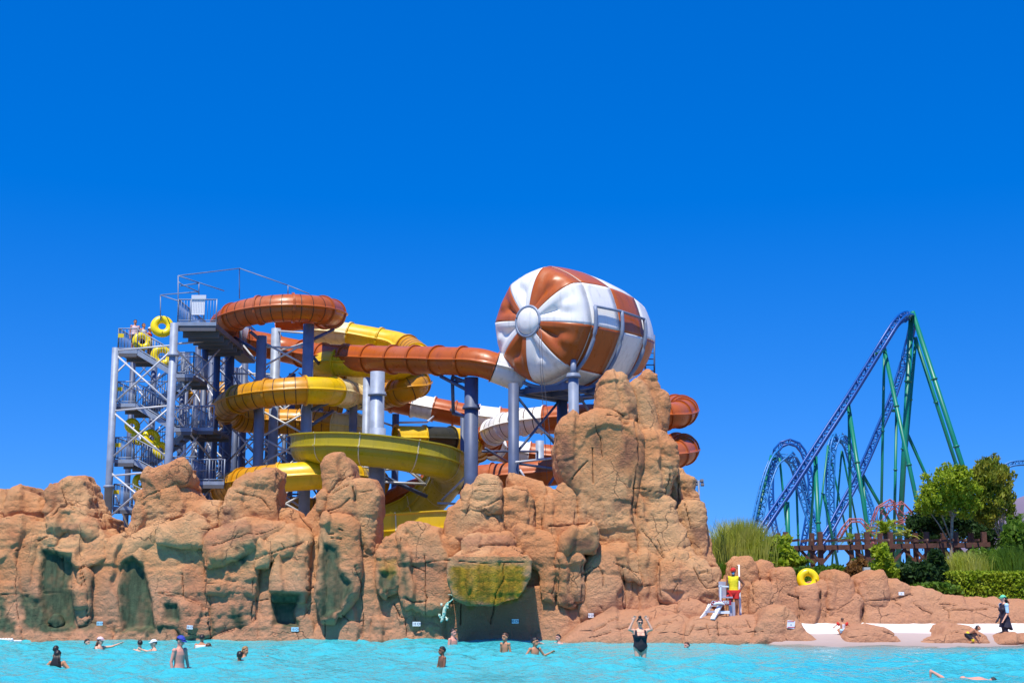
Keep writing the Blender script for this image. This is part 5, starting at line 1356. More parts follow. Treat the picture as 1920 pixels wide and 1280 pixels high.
def tree(label, px, py_base, Y, blobs, mat, n, size, trunk_r=0.09, bark=BARK, limbs=True, name='tree', aspect=1.8, up=0.3, z0=0.62, lean=0.0, seed=1):
    """blobs: (px, py, rx_px, ry_px) of foliage clumps at depth Y"""
    b = at(px, py_base, Y); b.z = z0
    root = empty(name, b, label, 'tree', 'trees and shrubs beyond the beach')
    sc_ = Y / F
    rs = random.Random(seed)
    C, Rr = [], []
    for x, y, rx, ry in blobs:
        p = at(x, y, Y + rs.uniform(-0.6, 0.6) * rx * sc_)
        C.append(p); Rr.append((rx * sc_, rx * sc_ * 0.9, ry * sc_))
        for k in range(8):                                    # smaller sprays break the outline
            q = Vector((rs.gauss(0, 1), rs.gauss(0, 1), rs.gauss(0.25, 0.8))).normalized()
            f = rs.uniform(0.22, 0.5)
            C.append(p + Vector((q.x * rx * sc_, q.y * rx * sc_ * 0.9, q.z * ry * sc_)) * rs.uniform(0.8, 1.25)); Rr.append((rx * sc_ * f, rx * sc_ * f, ry * sc_ * f))
    obj('crown', leaves(C, Rr, n, size, aspect, up, seed), mat, root, smooth=False)
    tp = at(*min(blobs, key=lambda q: abs(q[0] - px))[:2], Y) if limbs else b
    mb = MB()
    top = Vector((tp.x + lean, tp.y, tp.z))
    pts_ = [b, b.lerp(top, 0.35) + Vector((rs.uniform(-.08, .08), 0, 0)), b.lerp(top, 0.7) + Vector((rs.uniform(-.1, .1), 0, 0)), top]
    mb.tube(pts_, trunk_r, 8, r1=trunk_r * 0.45)
    mb.build('trunk', bark, root)
    if limbs:
        for x, y, rx, ry in blobs:
            lb = MB(); s0 = b.lerp(top, rs.uniform(0.45, 0.75)); e = at(x, y, Y)
            lb.tube([s0, s0.lerp(e, 0.5) + Vector((0, 0, 0.1)), e], trunk_r * 0.45, 6, r1=trunk_r * 0.15); lb.build('limb', bark, root)
    return root
# far rows first
tree('dark broad evergreen behind the pergola', 1740, 1080, 66, [(1722, 985, 26, 24), (1745, 975, 34, 26), (1772, 985, 40, 24), (1810, 990, 38, 28), (1735, 1012, 26, 16), (1840, 985, 30, 30), (1860, 1010, 28, 22)], LEAF_DARK, 11000, 0.10, 0.14, BARKD, seed=2)
tree('bright green rounded tree with a pale trunk by the hedge', 1782, 1078, 61, [(1775, 905, 34, 26), (1748, 925, 26, 26), (1800, 918, 30, 28), (1735, 948, 20, 18), (1770, 945, 30, 22), (1808, 950, 24, 22), (1780, 885, 22, 14)], LEAF_BRIGHT, 8500, 0.085, 0.10, seed=3)
tree('taller olive brown tree with spiky top beside the bright green tree', 1878, 1070, 62, [(1862, 890, 26, 26), (1840, 900, 20, 26), (1880, 905, 20, 26), (1850, 935, 32, 24), (1885, 945, 18, 26), (1866, 866, 9, 14), (1838, 876, 8, 14), (1848, 965, 24, 18)], LEAF_OLIVE, 8000, 0.075, 0.09, aspect=3.0, up=0.9, seed=4)
tree('leafy green shrub at the left end of the pergola', 1452, 1050, 60, [(1450, 1022, 26, 16), (1440, 1035, 26, 16), (1468, 1038, 24, 16), (1455, 1052, 34, 16), (1480, 1055, 26, 14)], LEAF_BRIGHT, 4200, 0.13, 0.05, limbs=False, name='shrub', seed=5)
tree('dark shrub under the middle of the pergola', 1705, 1100, 58, [(1705, 1072, 22, 20), (1732, 1078, 26, 24), (1757, 1066, 18, 26), (1682, 1086, 16, 14)], LEAF_DARK, 5000, 0.14, 0.05, BARKD, limbs=False, name='shrub', seed=6)
tree('mid green hedge plants behind the yellow swim ring', 1570, 1090, 57, [(1505, 1074, 22, 12), (1540, 1072, 26, 12), (1580, 1074, 28, 12), (1615, 1068, 20, 16), (1560, 1088, 60, 12)], LEAF_MID, 9000, 0.09, 0.05, limbs=False, name='shrub', seed=7)
tree('rust coloured shrub behind the domed orange rock', 1605, 1095, 55, [(1602, 1075, 16, 16), (1612, 1062, 12, 14), (1596, 1090, 14, 14)], LEAF_RUST, 1800, 0.11, 0.04, limbs=False, name='shrub', seed=8)
tree('light green leafy shrub between the pergola posts', 1655, 1080, 58, [(1655, 1050, 16, 30), (1668, 1070, 12, 22), (1640, 1075, 14, 18)], LEAF_BRIGHT, 2600, 0.12, 0.04, limbs=False, name='shrub', seed=9)
tree('low green ground cover plants in front of the dark shrub', 1755, 1105, 54, [(1735, 1104, 20, 9), (1765, 1102, 24, 10), (1790, 1108, 14, 8)], LEAF_MID, 2000, 0.10, 0.03, limbs=False, name='shrub', seed=10)
tree('leafy undergrowth beside the hedge at the picture edge', 1905, 1070, 60, [(1905, 1010, 24, 34), (1920, 1045, 26, 24), (1890, 1050, 22, 22), (1850, 1050, 26, 22), (1815, 1055, 20, 18)], LEAF_MID, 5500, 0.14, 0.05, limbs=False, name='shrub', seed=11)
# clipped hedge
hg = empty('hedge', Vector((at(1850, 1110, 55.5).x, 55.5, 0.62)), 'clipped green hedge above the sloping rocks', 'hedge')
a, b = at(1782, 1074, 55.5), at(1985, 1072, 55.5)
rs = np.random.default_rng(5); n = 15000
Lx, hz_ = b.x - a.x, a.z - 0.7
P = rs.random((n, 3)); face = rs.random(n)
P[:, 1] = np.where(face < 0.6, P[:, 1] ** 4, P[:, 1]); P[:, 2] = np.where(face >= 0.6, 1 - (1 - P[:, 2]) ** 5 * 0.3, P[:, 2])
P = np.stack([a.x + P[:, 0] * Lx, 54.9 + P[:, 1] * 1.4, 0.7 + P[:, 2] * hz_], 1) + rs.normal(size=(n, 3)) * 0.035
me = leaves(P, np.full((n, 3), 0.02), n, 0.085, 1.5, 0.4, 6)
obj('foliage', me, LEAF_BRIGHT, hg, smooth=False)
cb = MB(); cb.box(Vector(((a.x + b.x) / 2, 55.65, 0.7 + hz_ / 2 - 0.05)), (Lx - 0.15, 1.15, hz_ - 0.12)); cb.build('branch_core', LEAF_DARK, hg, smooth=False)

def palm(label, px, py, Y, nf, length, crown_r, seed, base_py=1085, mat=None):
    rs = random.Random(seed)
    c = at(px, py, Y); b = Vector((c.x, Y, 0.62))
    root = empty('palm', b, label, 'palm', 'trees and shrubs beyond the beach')
    tk = MB(); tk.tube([b, b.lerp(c, 0.5) + Vector((0.05, 0, 0)), c], 0.15, 9, r1=0.11); tk.build('trunk', BARKD, root)
    for k in range(nf):
        az = 2 * math.pi * k / nf + rs.uniform(-.25, .25); el = rs.uniform(0.15, 1.25)
        L = length * rs.uniform(0.8, 1.1)
        d = Vector((math.cos(az) * math.cos(el), math.sin(az) * math.cos(el), math.sin(el)))
        pts_ = []
        for j in range(9):
            t = j / 8
            pts_.append(c + d * L * t + Vector((0, 0, -0.62 * L * t ** 2.2)))
        mb = MB(); mb.tube(pts_, 0.022, 4, r1=0.006)
        for j in range(1, 9):
            for q in range(3):
                t = min(1, (j + q / 3) / 9); p = pts_[j - 1].lerp(pts_[j], q / 3)
                tg = (pts_[j] - pts_[j - 1]).normalized(); sd = tg.cross(Vector((0, 0, 1))).normalized()
                ll = 0.42 * length / 2 * math.sin(math.pi * min(0.97, t * 0.9 + 0.12))
                for s_ in (-1, 1):
                    tip = p + (sd * s_ * 0.8 + tg * 0.75 + Vector((0, 0, -0.15 + 0.3 * rs.random()))).normalized() * ll
                    w_ = tg * 0.022
                    mb.add([p - w_, p + w_, tip], [(0, 1, 2)])
        mb.build('frond', mat or LEAF_BRIGHT, root, smooth=False)
palm('yellow green palm rising above the pergola', 1660, 1000, 64, 22, 1.75, 1, 3, mat=LEAF_BRIGHT)
palm('small palm on the pergola roof line beside the tall palm', 1700, 1008, 63, 16, 0.9, 1, 4, mat=LEAF_GRASS)
palm('low palm behind the left pergola posts', 1595, 1012, 66, 16, 1.0, 1, 5, mat=LEAF_MID)
palm('fan of palm fronds at the picture edge', 1908, 985, 63, 20, 1.5, 1, 6, mat=LEAF_MID)
palm('small grey green palm above the pergola middle', 1625, 1006, 65, 12, 0.75, 1, 7, mat=LEAF_MID)
palm('spiky plant under the pergola by the rust coloured shrub', 1505, 1062, 60, 18, 1.0, 1, 8, mat=LEAF_MID)

def grass(label, px, py, Y, wpx, hpx, n, mat, seed, name='ornamental_grass', z0=None, arch=0.25, width=0.014, parts=None):
    rs = np.random.default_rng(seed)
    b = at(px, py, Y)
    root = empty(name, b, label, 'grass', 'tall grasses by the rock tower')
    mb = MB(); sc_ = Y / F
    for k in range(n):
        x = rs.normal(0, 0.36) * wpx * sc_ * 0.5; y = rs.normal(0, 0.25) * wpx * sc_ * 0.5
        h = hpx * sc_ * rs.uniform(0.55, 1.05); lx = rs.normal(0, arch) * h + x * 0.25; ly = rs.normal(0, arch * 0.7) * h
        p0 = b + Vector((x, y, -0.3)); p1 = p0 + Vector((lx * 0.35, ly * 0.35, h * 0.6 + 0.3)); p2 = p0 + Vector((lx, ly, h + 0.3 - abs(lx) * 0.25))
        sd = Vector((width, width * 0.4, 0))
        mb.add([p0 - sd, p0 + sd, p1 + sd * 0.8, p1 - sd * 0.8, p2], [(0, 1, 2, 3), (3, 2, 4)])
    o = mb.build('blades', mat, root, smooth=False)
    return root
grass('tall feathery yellow green grass clump beside the rock tower', 1392, 1065, 55.5, 95, 95, 2600, LEAF_GRASS, 1)
grass('yellower grass clump against the foot of the rock tower', 1345, 1060, 55, 70, 55, 1500, LEAF_GRASS, 2)
grass('bladed green plant clump behind the lifeguard chair', 1362, 1090, 53.6, 60, 38, 700, LEAF_MID, 3, arch=0.5, width=0.02)
grass('few tall dark stalks rising beside the rock tower', 1352, 1050, 54.5, 60, 85, 26, LEAF_DARK, 4, arch=0.22, width=0.008)
grass('reedy grass behind the clipped hedge', 1815, 1080, 58, 90, 50, 900, LEAF_GRASS, 5)
grass('reedy grass along the picture edge behind the hedge', 1895, 1080, 58, 80, 60, 900, LEAF_MID, 6)

# ------------------------------------------------------------------ pergola
WOOD = material('red brown timber', (0.115, 0.045, 0.028), 0.75, vary=0.3, vscale=4, bump=0.3)
WOODL = material('weathered timber', (0.26, 0.14, 0.09), 0.8, vary=0.3, vscale=4)
pg = empty('pergola', Vector((at(1650, 1080, 61).x, 61, 0.62)), 'long red brown timber pergola behind the rocks', 'pergola')
Yp = 61.0
zb_ = at(1650, 1020, Yp).z
def wx(px, Y=Yp): return at(px, 1020, Y).x
for Yq in (Yp, Yp + 1.7):
    mb = MB(); mb.beam(Vector((wx(1440), Yq, zb_ - 0.18)), Vector((wx(1856), Yq, zb_)), 0.14, 0.2); mb.build('main_beam', WOOD, pg, smooth=False)
for px in (1475, 1540, 1628, 1672, 1740, 1795, 1848):
    for Yq in (Yp, Yp + 1.7):
        mb = MB(); x = wx(px); mb.box(Vector((x, Yq + 0.18, (zb_ + 0.55 + 0.6) / 2)), (0.2, 0.2, zb_ + 0.55 - 0.6)); mb.build('post', WOOD, pg, smooth=False)
        for s_ in (-1, 1):
            mb = MB(); mb.beam(Vector((x, Yq + 0.1, zb_ - 0.85)), Vector((x + s_ * 0.6, Yq + 0.05, zb_ - 0.16)), 0.1, 0.12); mb.build('knee_brace', WOOD, pg, smooth=False)
k = 0
px = 1448
while px < 1856:
    mb = MB(); x = wx(px); mb.beam(Vector((x, Yp - 0.3, zb_ + 0.19)), Vector((x, Yp + 2.0, zb_ + 0.19)), 0.06, 0.10); mb.build('rafter', WOODL if k % 3 == 0 else WOOD, pg, smooth=False)
    px += 24; k += 1
fn = MB()
for k in range(30): fn.box(Vector((wx(1655) + k * 0.11, 57.2, 0.95)), (0.1, 0.03, 0.7))
o = fn.build('board_fence', material('dark board', (0.03, 0.035, 0.045), 0.8)); at_origin(o); tag(o, 'dark low board fence under the pergola', 'fence')
eb = MB(); c = at(1625, 1073, 54.6); eb.box(c, (0.26, 0.2, 0.42)); eb.box(c + Vector((0, -0.11, 0.02)), (0.2, 0.02, 0.32)); eb.box(Vector((c.x, c.y, (c.z + 0.6) / 2)), (0.08, 0.08, c.z - 0.8))
o = eb.build('junction_box', material('pale grey box', (0.42, 0.47, 0.44), 0.6), smooth=False); at_origin(o); tag(o, 'pale grey electrical box on a post behind the pointed orange rock', 'junction box')
# ------------------------------------------------------------------ people
def skin_mat(name, col):
    m = material(name, col, 0.5, spec=0.35)
    t = m.node_tree; n = t.nodes; b = n['Principled BSDF']
    a = n.new('ShaderNodeAttribute'); a.attribute_name = 'mark'
    c = mixnode(t, col, (0.03, 0.015, 0.012), a.outputs['Fac'])
    a2 = n.new('ShaderNodeAttribute'); a2.attribute_name = 'lip'
    c = mixnode(t, c, (col[0] * 0.75, col[1] * 0.42, col[2] * 0.42), a2.outputs['Fac'])
    t.links.new(c, b.inputs['Base Color'])
    b.inputs['Subsurface Weight'].default_value = 0.05
    return m
SK_LIGHT = skin_mat('light skin', (0.74, 0.40, 0.27)); SK_TAN = skin_mat('tanned skin', (0.52, 0.23, 0.12)); SK_DARK = skin_mat('dark tan skin', (0.24, 0.095, 0.05)); SK_PINK = skin_mat('pink skin', (0.70, 0.31, 0.22))
HAIR_D = material('dark hair', (0.018, 0.012, 0.010), 0.5, vary=0.3, vscale=40); HAIR_B = material('brown hair', (0.09, 0.035, 0.015), 0.5, vary=0.3, vscale=40); HAIR_BL = material('blond hair', (0.32, 0.17, 0.05), 0.5, vary=0.3, vscale=40)
def cloth(name, col): return material(name, col, 0.75, vary=0.12, vscale=12, bump=0.25, bscale=14)
C_BLACK = cloth('black swimsuit fabric', (0.010, 0.011, 0.018)); C_WHITE = cloth('white cloth', (0.78, 0.77, 0.78)); C_RED = cloth('red cloth', (0.62, 0.02, 0.012)); C_YEL = cloth('yellow cloth', (0.80, 0.62, 0.01)); C_BLUE = cloth('blue cloth', (0.03, 0.05, 0.35)); C_PINK = cloth('pale pink cloth', (0.75, 0.55, 0.58)); C_NAVY = cloth('dark navy cloth', (0.018, 0.015, 0.032)); C_GREENB = cloth('green cap cloth', (0.12, 0.55, 0.33)); C_LBLUE = cloth('pale blue cloth', (0.42, 0.68, 0.85))

def cap_mesh(V, Fc, a, b, ra, rb, n=10):
    """tapered capsule with round ends as one closed piece"""
    a, b = Vector(a), Vector(b); d = b - a
    L = d.length
    d = d / L if L > 1e-6 else Vector((0, 0, 1))
    up = Vector((0, 0, 1)) if abs(d.z) < 0.9 else Vector((1, 0, 0))
    u = d.cross(up).normalized(); v = u.cross(d)
    rings = []
    for k in range(1, 5): t = math.pi / 2 * k / 4; rings.append((a - d * ra * math.cos(t), ra * math.sin(t)))
    for k in range(0, 4): t = math.pi / 2 * k / 4; rings.append((b + d * rb * math.sin(t), rb * math.cos(t)))
    k0 = len(V)
    V.append(a - d * ra)
    for c, r in rings:
        for j in range(n): t = 2 * math.pi * j / n; V.append(c + (u * math.cos(t) + v * math.sin(t)) * r)
    V.append(b + d * rb)
    for j in range(n): Fc.append((k0, k0 + 1 + (j + 1) % n, k0 + 1 + j))
    for i in range(len(rings) - 1):
        for j in range(n):
            p = k0 + 1 + i * n; Fc.append((p + j, p + (j + 1) % n, p + n + (j + 1) % n, p + n + j))
    e = len(V) - 1; p = k0 + 1 + (len(rings) - 1) * n
    for j in range(n): Fc.append((e, p + j, p + (j + 1) % n))
def ell_mesh(V, Fc, c, r, M=None, n=14):
    c = Vector(c); k0 = len(V); m = 9
    V.append(c + (M @ Vector((0, 0, -r[2])) if M else Vector((0, 0, -r[2]))))
    for i in range(1, m):
        t = math.pi * i / m
        for j in range(n):
            q = Vector((r[0] * math.sin(t) * math.cos(2 * math.pi * j / n), r[1] * math.sin(t) * math.sin(2 * math.pi * j / n), -r[2] * math.cos(t)))
            V.append(c + (M @ q if M else q))
    V.append(c + (M @ Vector((0, 0, r[2])) if M else Vector((0, 0, r[2]))))
    for j in range(n): Fc.append((k0, k0 + 1 + (j + 1) % n, k0 + 1 + j))
    for i in range(m - 2):
        for j in range(n):
            p = k0 + 1 + i * n; Fc.append((p + j, p + (j + 1) % n, p + n + (j + 1) % n, p + n + j))
    e = len(V) - 1; p = k0 + 1 + (m - 2) * n
    for j in range(n): Fc.append((e, p + j, p + (j + 1) % n))

def person(label, loc, facing, h=1.7, skin=SK_LIGHT, build=1.0, arms=None, legs=None, lean=0.0, head=(0, 0), hair=HAIR_D, hair_cut='short',
           cap=None, clothes=(), vox=0.016, group=None, roll=None, bust=0.0, belly=0.0, child=False):
    """A figure facing -Y before turning. arms: two (elbow, wrist) pairs relative to the shoulder, in units of a 1.7 m body; legs: two (knee, ankle) from the hip."""
    S = h / 1.7
    T = lambda p: Vector(p)
    hip = Vector((0, 0, 0.90))
    Rl = Matrix.Rotation(lean, 3, 'X')
    U = lambda p: hip + Rl @ (Vector(p) - hip)                 # upper body leans about the hips
    hs = 1.22 if child else 1.0
    V, Fc = [], []
    b = build
    # torso: stacked ellipses
    lev = [(0.80, 0.10, 0.085), (0.86, 0.155 * b, 0.11 * b), (0.92, 0.165 * b, 0.115 * b), (1.00, 0.145 * b, 0.105 * b + belly), (1.08, 0.135 * b, 0.10 * b + belly), (1.18, 0.150 * b, 0.108 * b + belly * 0.4), (1.28, 0.168 * b, 0.115 * b), (1.36, 0.172 * b, 0.10 * b), (1.42, 0.125, 0.075), (1.455, 0.065, 0.062), (1.50, 0.055, 0.055)]
    n = 20; k0 = len(V)
    for z, rx, ry in lev:
        for j in range(n):
            t = 2 * math.pi * j / n; V.append(U((rx * math.cos(t), ry * math.sin(t) + 0.012 * math.sin((z - 0.9) * 4), z)))
    for i in range(len(lev) - 1):
        for j in range(n):
            p = k0 + i * n; Fc.append((p + j, p + (j + 1) % n, p + n + (j + 1) % n, p + n + j))
    Fc.append(tuple(k0 + j for j in range(n))[::-1]); Fc.append(tuple(k0 + (len(lev) - 1) * n + j for j in range(n)))
    if bust:
        for s_ in (-1, 1): ell_mesh(V, Fc, U((s_ * 0.08, -0.085 * b, 1.23)), (bust, bust * 0.9, bust))
    for s_ in (-1, 1): ell_mesh(V, Fc, U((s_ * 0.075, 0.07 * b, 0.89)), (0.09 * b, 0.075 * b, 0.09))
    # head
    hc = U((0, -0.015, 1.605 if not child else 1.62))
    Rh = Matrix.Rotation(head[0], 3, 'Z') @ Matrix.Rotation(head[1], 3, 'X')
    Hd = lambda p: hc + Rh @ (Vector(p) * hs)
    sc3 = lambda r: tuple(q * hs for q in r)
    ell_mesh(V, Fc, Hd((0, 0.012, 0.02)), sc3((0.075, 0.095, 0.098)), Rh)
    ell_mesh(V, Fc, Hd((0, -0.03, -0.045)), sc3((0.056, 0.062, 0.072)), Rh)
    cap_mesh(V, Fc, Hd((0, -0.088, 0.012)), Hd((0, -0.104, -0.022)), 0.011 * hs, 0.017 * hs)
    ell_mesh(V, Fc, Hd((0, -0.085, -0.062)), sc3((0.028, 0.014, 0.012)), Rh)
    ell_mesh(V, Fc, Hd((0, -0.080, 0.040)), sc3((0.055, 0.02, 0.014)), Rh)
    for s_ in (-1, 1): ell_mesh(V, Fc, Hd((s_ * 0.076, 0.012, -0.005)), sc3((0.014, 0.022, 0.034)), Rh)
    cap_mesh(V, Fc, U((0, 0.01, 1.42)), Hd((0, 0.015, -0.06)), 0.060, 0.052 * hs)
    # arms with hands
    arms = arms or (((0.05, 0.03, -0.28), (0.06, -0.04, -0.52)),) * 2
    for s_, (el, wr) in zip((1, -1), arms):
        sh = U((s_ * 0.182 * (0.75 + 0.25 * b), 0.005, 1.385))
        e = sh + Vector((s_ * el[0], el[1], el[2])); w_ = sh + Vector((s_ * wr[0], wr[1], wr[2]))
        ell_mesh(V, Fc, sh, (0.062, 0.06, 0.062))
        cap_mesh(V, Fc, sh, e, 0.052 * (0.5 + 0.5 * b), 0.040); cap_mesh(V, Fc, e, w_, 0.041, 0.028)
        d = (w_ - e).normalized()
        sd = d.cross(Vector((0, 1, 0.2))).normalized(); nn = sd.cross(d)
        Mh = Matrix((sd, nn, d)).transposed()
        palm_c = w_ + d * 0.055
        ell_mesh(V, Fc, palm_c, (0.042, 0.020, 0.055), Mh)
        for q, (off_, ln) in enumerate(((-0.030, 0.060), (-0.010, 0.072), (0.010, 0.068), (0.030, 0.052))):
            f0 = palm_c + d * 0.045 + sd * off_; f1 = f0 + d * ln * 0.55 + sd * off_ * 0.25; f2 = f1 + d * ln * 0.45 - nn * 0.018
            cap_mesh(V, Fc, f0, f1, 0.0105, 0.0098, 7); cap_mesh(V, Fc, f1, f2, 0.0098, 0.0088, 7)
        th = palm_c - d * 0.02 - sd * 0.036 * s_
        cap_mesh(V, Fc, th, th + d * 0.035 - sd * 0.032 * s_, 0.013, 0.0115, 7); cap_mesh(V, Fc, th + d * 0.035 - sd * 0.032 * s_, th + d * 0.066 - sd * 0.036 * s_, 0.0115, 0.010, 7)
    legs = legs or (((0.01, -0.02, -0.42), (0.02, 0.02, -0.80)),) * 2
    for s_, (kn, an) in zip((1, -1), legs):
        hp = Vector((s_ * 0.085, 0, 0.88))
        k_ = hp + Vector((s_ * kn[0], kn[1], kn[2])); a_ = hp + Vector((s_ * an[0], an[1], an[2]))
        cap_mesh(V, Fc, hp, k_, 0.088 * (0.4 + 0.6 * b), 0.058, 14); cap_mesh(V, Fc, k_, k_.lerp(a_, 0.35) + Vector((0, 0.018, 0)), 0.056, 0.056, 12); cap_mesh(V, Fc, k_.lerp(a_, 0.3) + Vector((0, 0.015, 0)), a_, 0.056, 0.037, 12)
        ell_mesh(V, Fc, a_ + Vector((0, 0.02, -0.04)), (0.036, 0.045, 0.04)); cap_mesh(V, Fc, a_ + Vector((0, 0, -0.05)), a_ + Vector((s_ * 0.015, -0.14, -0.062)), 0.038, 0.026, 10)
    me = bpy.data.meshes.new('body'); me.from_pydata([tuple(v) for v in V], [], Fc)
    bm = bmesh.new(); bm.from_mesh(me); bmesh.ops.recalc_face_normals(bm, faces=bm.faces); bm.to_mesh(me); bm.free()
    tmp = bpy.data.objects.new('tmp', me); scene.collection.objects.link(tmp)
    md = tmp.modifiers.new('r', 'REMESH'); md.mode = 'VOXEL'; md.voxel_size = vox
    ms = tmp.modifiers.new('s', 'SMOOTH'); ms.factor = 0.5; ms.iterations = 2
    dg = bpy.context.evaluated_depsgraph_get()
    body = bpy.data.meshes.new_from_object(tmp.evaluated_get(dg))
    bpy.data.objects.remove(tmp); bpy.data.meshes.remove(me)
    P = verts_of(body); N = normals_of(body)
    Q = (P - np.array(hc)) @ np.array(Rh) / hs                 # head coordinates
    mark = np.zeros(len(P)); lip = np.zeros(len(P))
    fr_ = Q[:, 1] < -0.045
    for s_ in (-1, 1):
        mark = np.maximum(mark, sstep(-np.hypot((Q[:, 0] - s_ * 0.031) / 1.6, Q[:, 2] - 0.012), -0.014, -0.005) * fr_)
        mark = np.maximum(mark, 0.75 * sstep(-np.hypot((Q[:, 0] - s_ * 0.033) / 3.0, Q[:, 2] - 0.040), -0.011, -0.004) * fr_)
    lip = sstep(-np.hypot(Q[:, 0] / 2.2, Q[:, 2] + 0.062), -0.016, -0.006) * fr_
    head_m = np.linalg.norm(Q - np.array([0, 0, 0.0]), axis=1) < 0.17
    mark *= head_m; lip *= head_m
    attr(body, 'mark', mark); attr(body, 'lip', lip)
    RZ = Matrix.Rotation(facing, 3, 'Z')
    W4 = (roll if roll is not None else RZ).to_4x4() @ Matrix.Scale(S, 4)
    root = obj('person', body, skin, None)
    tag(root, label, 'person', group)
    hairm = {'short': lambda q: (q[:, 2] + 0.75 * q[:, 1] > 0.045) & (q[:, 2] > -0.055) | (q[:, 2] > 0.072),
             'long': lambda q: ((q[:, 2] + 0.75 * q[:, 1] > 0.03) & (q[:, 2] > -0.12)) | (q[:, 2] > 0.068),
             'bald': lambda q: q[:, 2] > 9}
    def shell(name, mask, off_, mat, parent=root):
        idx = np.full(len(P), -1); 
        fl = [list(p.vertices) for p in body.polygons]
        keep = [f for f in fl if all(mask[i] for i in f)]
        if not keep: return None
        used = sorted({i for f in keep for i in f})
        mp_ = {v: k for k, v in enumerate(used)}
        pv = [tuple(P[i] + N[i] * (off_[i] if hasattr(off_, '__len__') else off_)) for i in used]
        m = bpy.data.meshes.new(name); m.from_pydata(pv, [], [[mp_[i] for i in f] for f in keep])
        o = obj(name, m, mat, parent, world=False)
        sd = o.modifiers.new('t', 'SOLIDIFY'); sd.thickness = 0.012; sd.offset = -0.4
        return o
    made = []
    if hair is not None:
        hm = head_m & hairm[hair_cut](Q)
        oo = 0.016 + 0.008 * vnoise(P / 0.035, 3)
        made.append(shell('hair', hm, oo, hair))
    if hair_cut == 'long':                                     # hanging locks down the back
        mb = MB()
        for k in range(13):
            t = -0.06 + 0.12 * k / 12
            p0 = Hd((t, 0.085 - abs(t) * 0.4, 0.02)); p1 = Hd((t * 1.5, 0.105, -0.12)); p2 = U((t * 2.2, 0.135 * max(b, 1), 1.36)); p3 = U((t * 2.4, 0.15 * max(b, 1), 1.20 + 0.02 * math.sin(k * 2.1)))
            mb.tube([p0, p1, p2, p3], 0.03, 7, r1=0.014)
        made.append(mb.build('hair_locks', hair, root, world=False))
    if cap is not None:
        cm = head_m & (Q[:, 2] > 0.045)
        made.append(shell('cap', cm, 0.028, cap))
        mb = MB(); vs_ = []
        for j in range(9):
            t = R(-62) + R(124) * j / 8
            for r_, z in ((0.092, 0.052), (0.165, 0.036), (0.165, 0.028), (0.092, 0.044)): vs_.append(Hd((math.sin(t) * r_ * (0.92 if r_ < 0.1 else 0.72), -math.cos(t) * r_, z)))
        fs = []
        for j in range(8):
            for k in range(4): fs.append((j * 4 + k, j * 4 + (k + 1) % 4, (j + 1) * 4 + (k + 1) % 4, (j + 1) * 4 + k))
        mb.add(vs_, fs + [(0, 1, 2, 3), (35, 34, 33, 32)]); made.append(mb.build('cap_brim', cap, root, world=False))
    # clothes: given as (name, mask function of unposed upper/lower coordinates, offset, material)
    Pu = (np.array(P) - np.array(hip)) @ np.array(Rl) + np.array(hip)
    for nm, fn_, off_, mat in clothes:
        made.append(shell(nm, fn_(Pu, P) & ~head_m, off_, mat))
    for o in [root] + [m for m in made if m is not None]:
        o.data.transform(W4)
    root.location = Vector(loc)
    return root, (lambda p: Vector(loc) + W4.to_3x3() @ Vector(p)), Hd, U

def in_water(px, py, hw, S=1.0):
    p = on_plane(px, py); return Vector((p.x, p.y, -hw))
GW = 'bathers in the pool'
torso_x = lambda P, k=0.2: np.abs(P[:, 0]) < k
swimsuit = lambda P, A: (P[:, 2] > 0.80) & (P[:, 2] < 1.31 - 0.0 * P[:, 0]) & (np.abs(P[:, 0]) < 0.215) & ((P[:, 2] > 0.93 - 0.55 * np.abs(P[:, 0]) + 0.03) | (P[:, 2] > 0.93)) & ~((P[:, 1] < 0) & (P[:, 2] > 1.24 + 0.9 * (np.abs(P[:, 0]) - 0.05)))
trunks = lambda P, A: (A[:, 2] < 0.96) & (A[:, 2] > 0.52)
def head_only(label, px, py, facing, rise=0.24, **k):
    """bather with only head and neck out: the body floats upright below, legs bent"""
    h = k.pop('h', 1.65); S = h / 1.7
    return person(label, in_water(px, py, (1.72 if not k.get('child') else 1.76) * S - rise), facing, h=h, arms=k.pop('arms', (((0.22, -0.08, -0.05), (0.40, -0.22, 0.0)),) * 2), legs=(((0.06, -0.30, -0.25), (0.06, 0.05, -0.42)),) * 2, group=GW, **k)

head_only('dark-haired head above the long-haired girl at the left of the pool', 104, 1230, R(170), 0.30, hair_cut='short', skin=SK_DARK)
person('long-haired girl seen from behind with arms resting on the water', in_water(107, 1248, 1.22), R(180), 1.6, SK_TAN, arms=(((0.20, 0.05, -0.20), (0.40, -0.02, -0.24)),) * 2, hair=HAIR_D, hair_cut='long', group=GW, vox=0.014, clothes=(('patterned_top', lambda P, A: (P[:, 2] > 1.05) & (P[:, 2] < 1.30) & torso_x(P), 0.008, C_WHITE),))
head_only('lone dark head left of the pink-capped bather', 163, 1209, R(70), 0.20)
person('bather in a pink cap stretching one arm out over the water', in_water(187, 1217, 1.26), R(70), 1.62, SK_LIGHT, arms=(((0.18, -0.20, 0.02), (0.26, -0.46, 0.12)), ((0.12, -0.15, -0.14), (0.15, -0.40, -0.12))), hair=HAIR_B, hair_cut='long', cap=C_PINK, head=(R(10), 0), group=GW, vox=0.014)
head_only('dark head with pale shoulders beside the white-capped bather', 262, 1215, R(200), 0.26)
head_only('bather in a white sun cap facing the rocks', 288, 1217, R(-60), 0.30, cap=C_WHITE, skin=SK_LIGHT, hair=HAIR_B)
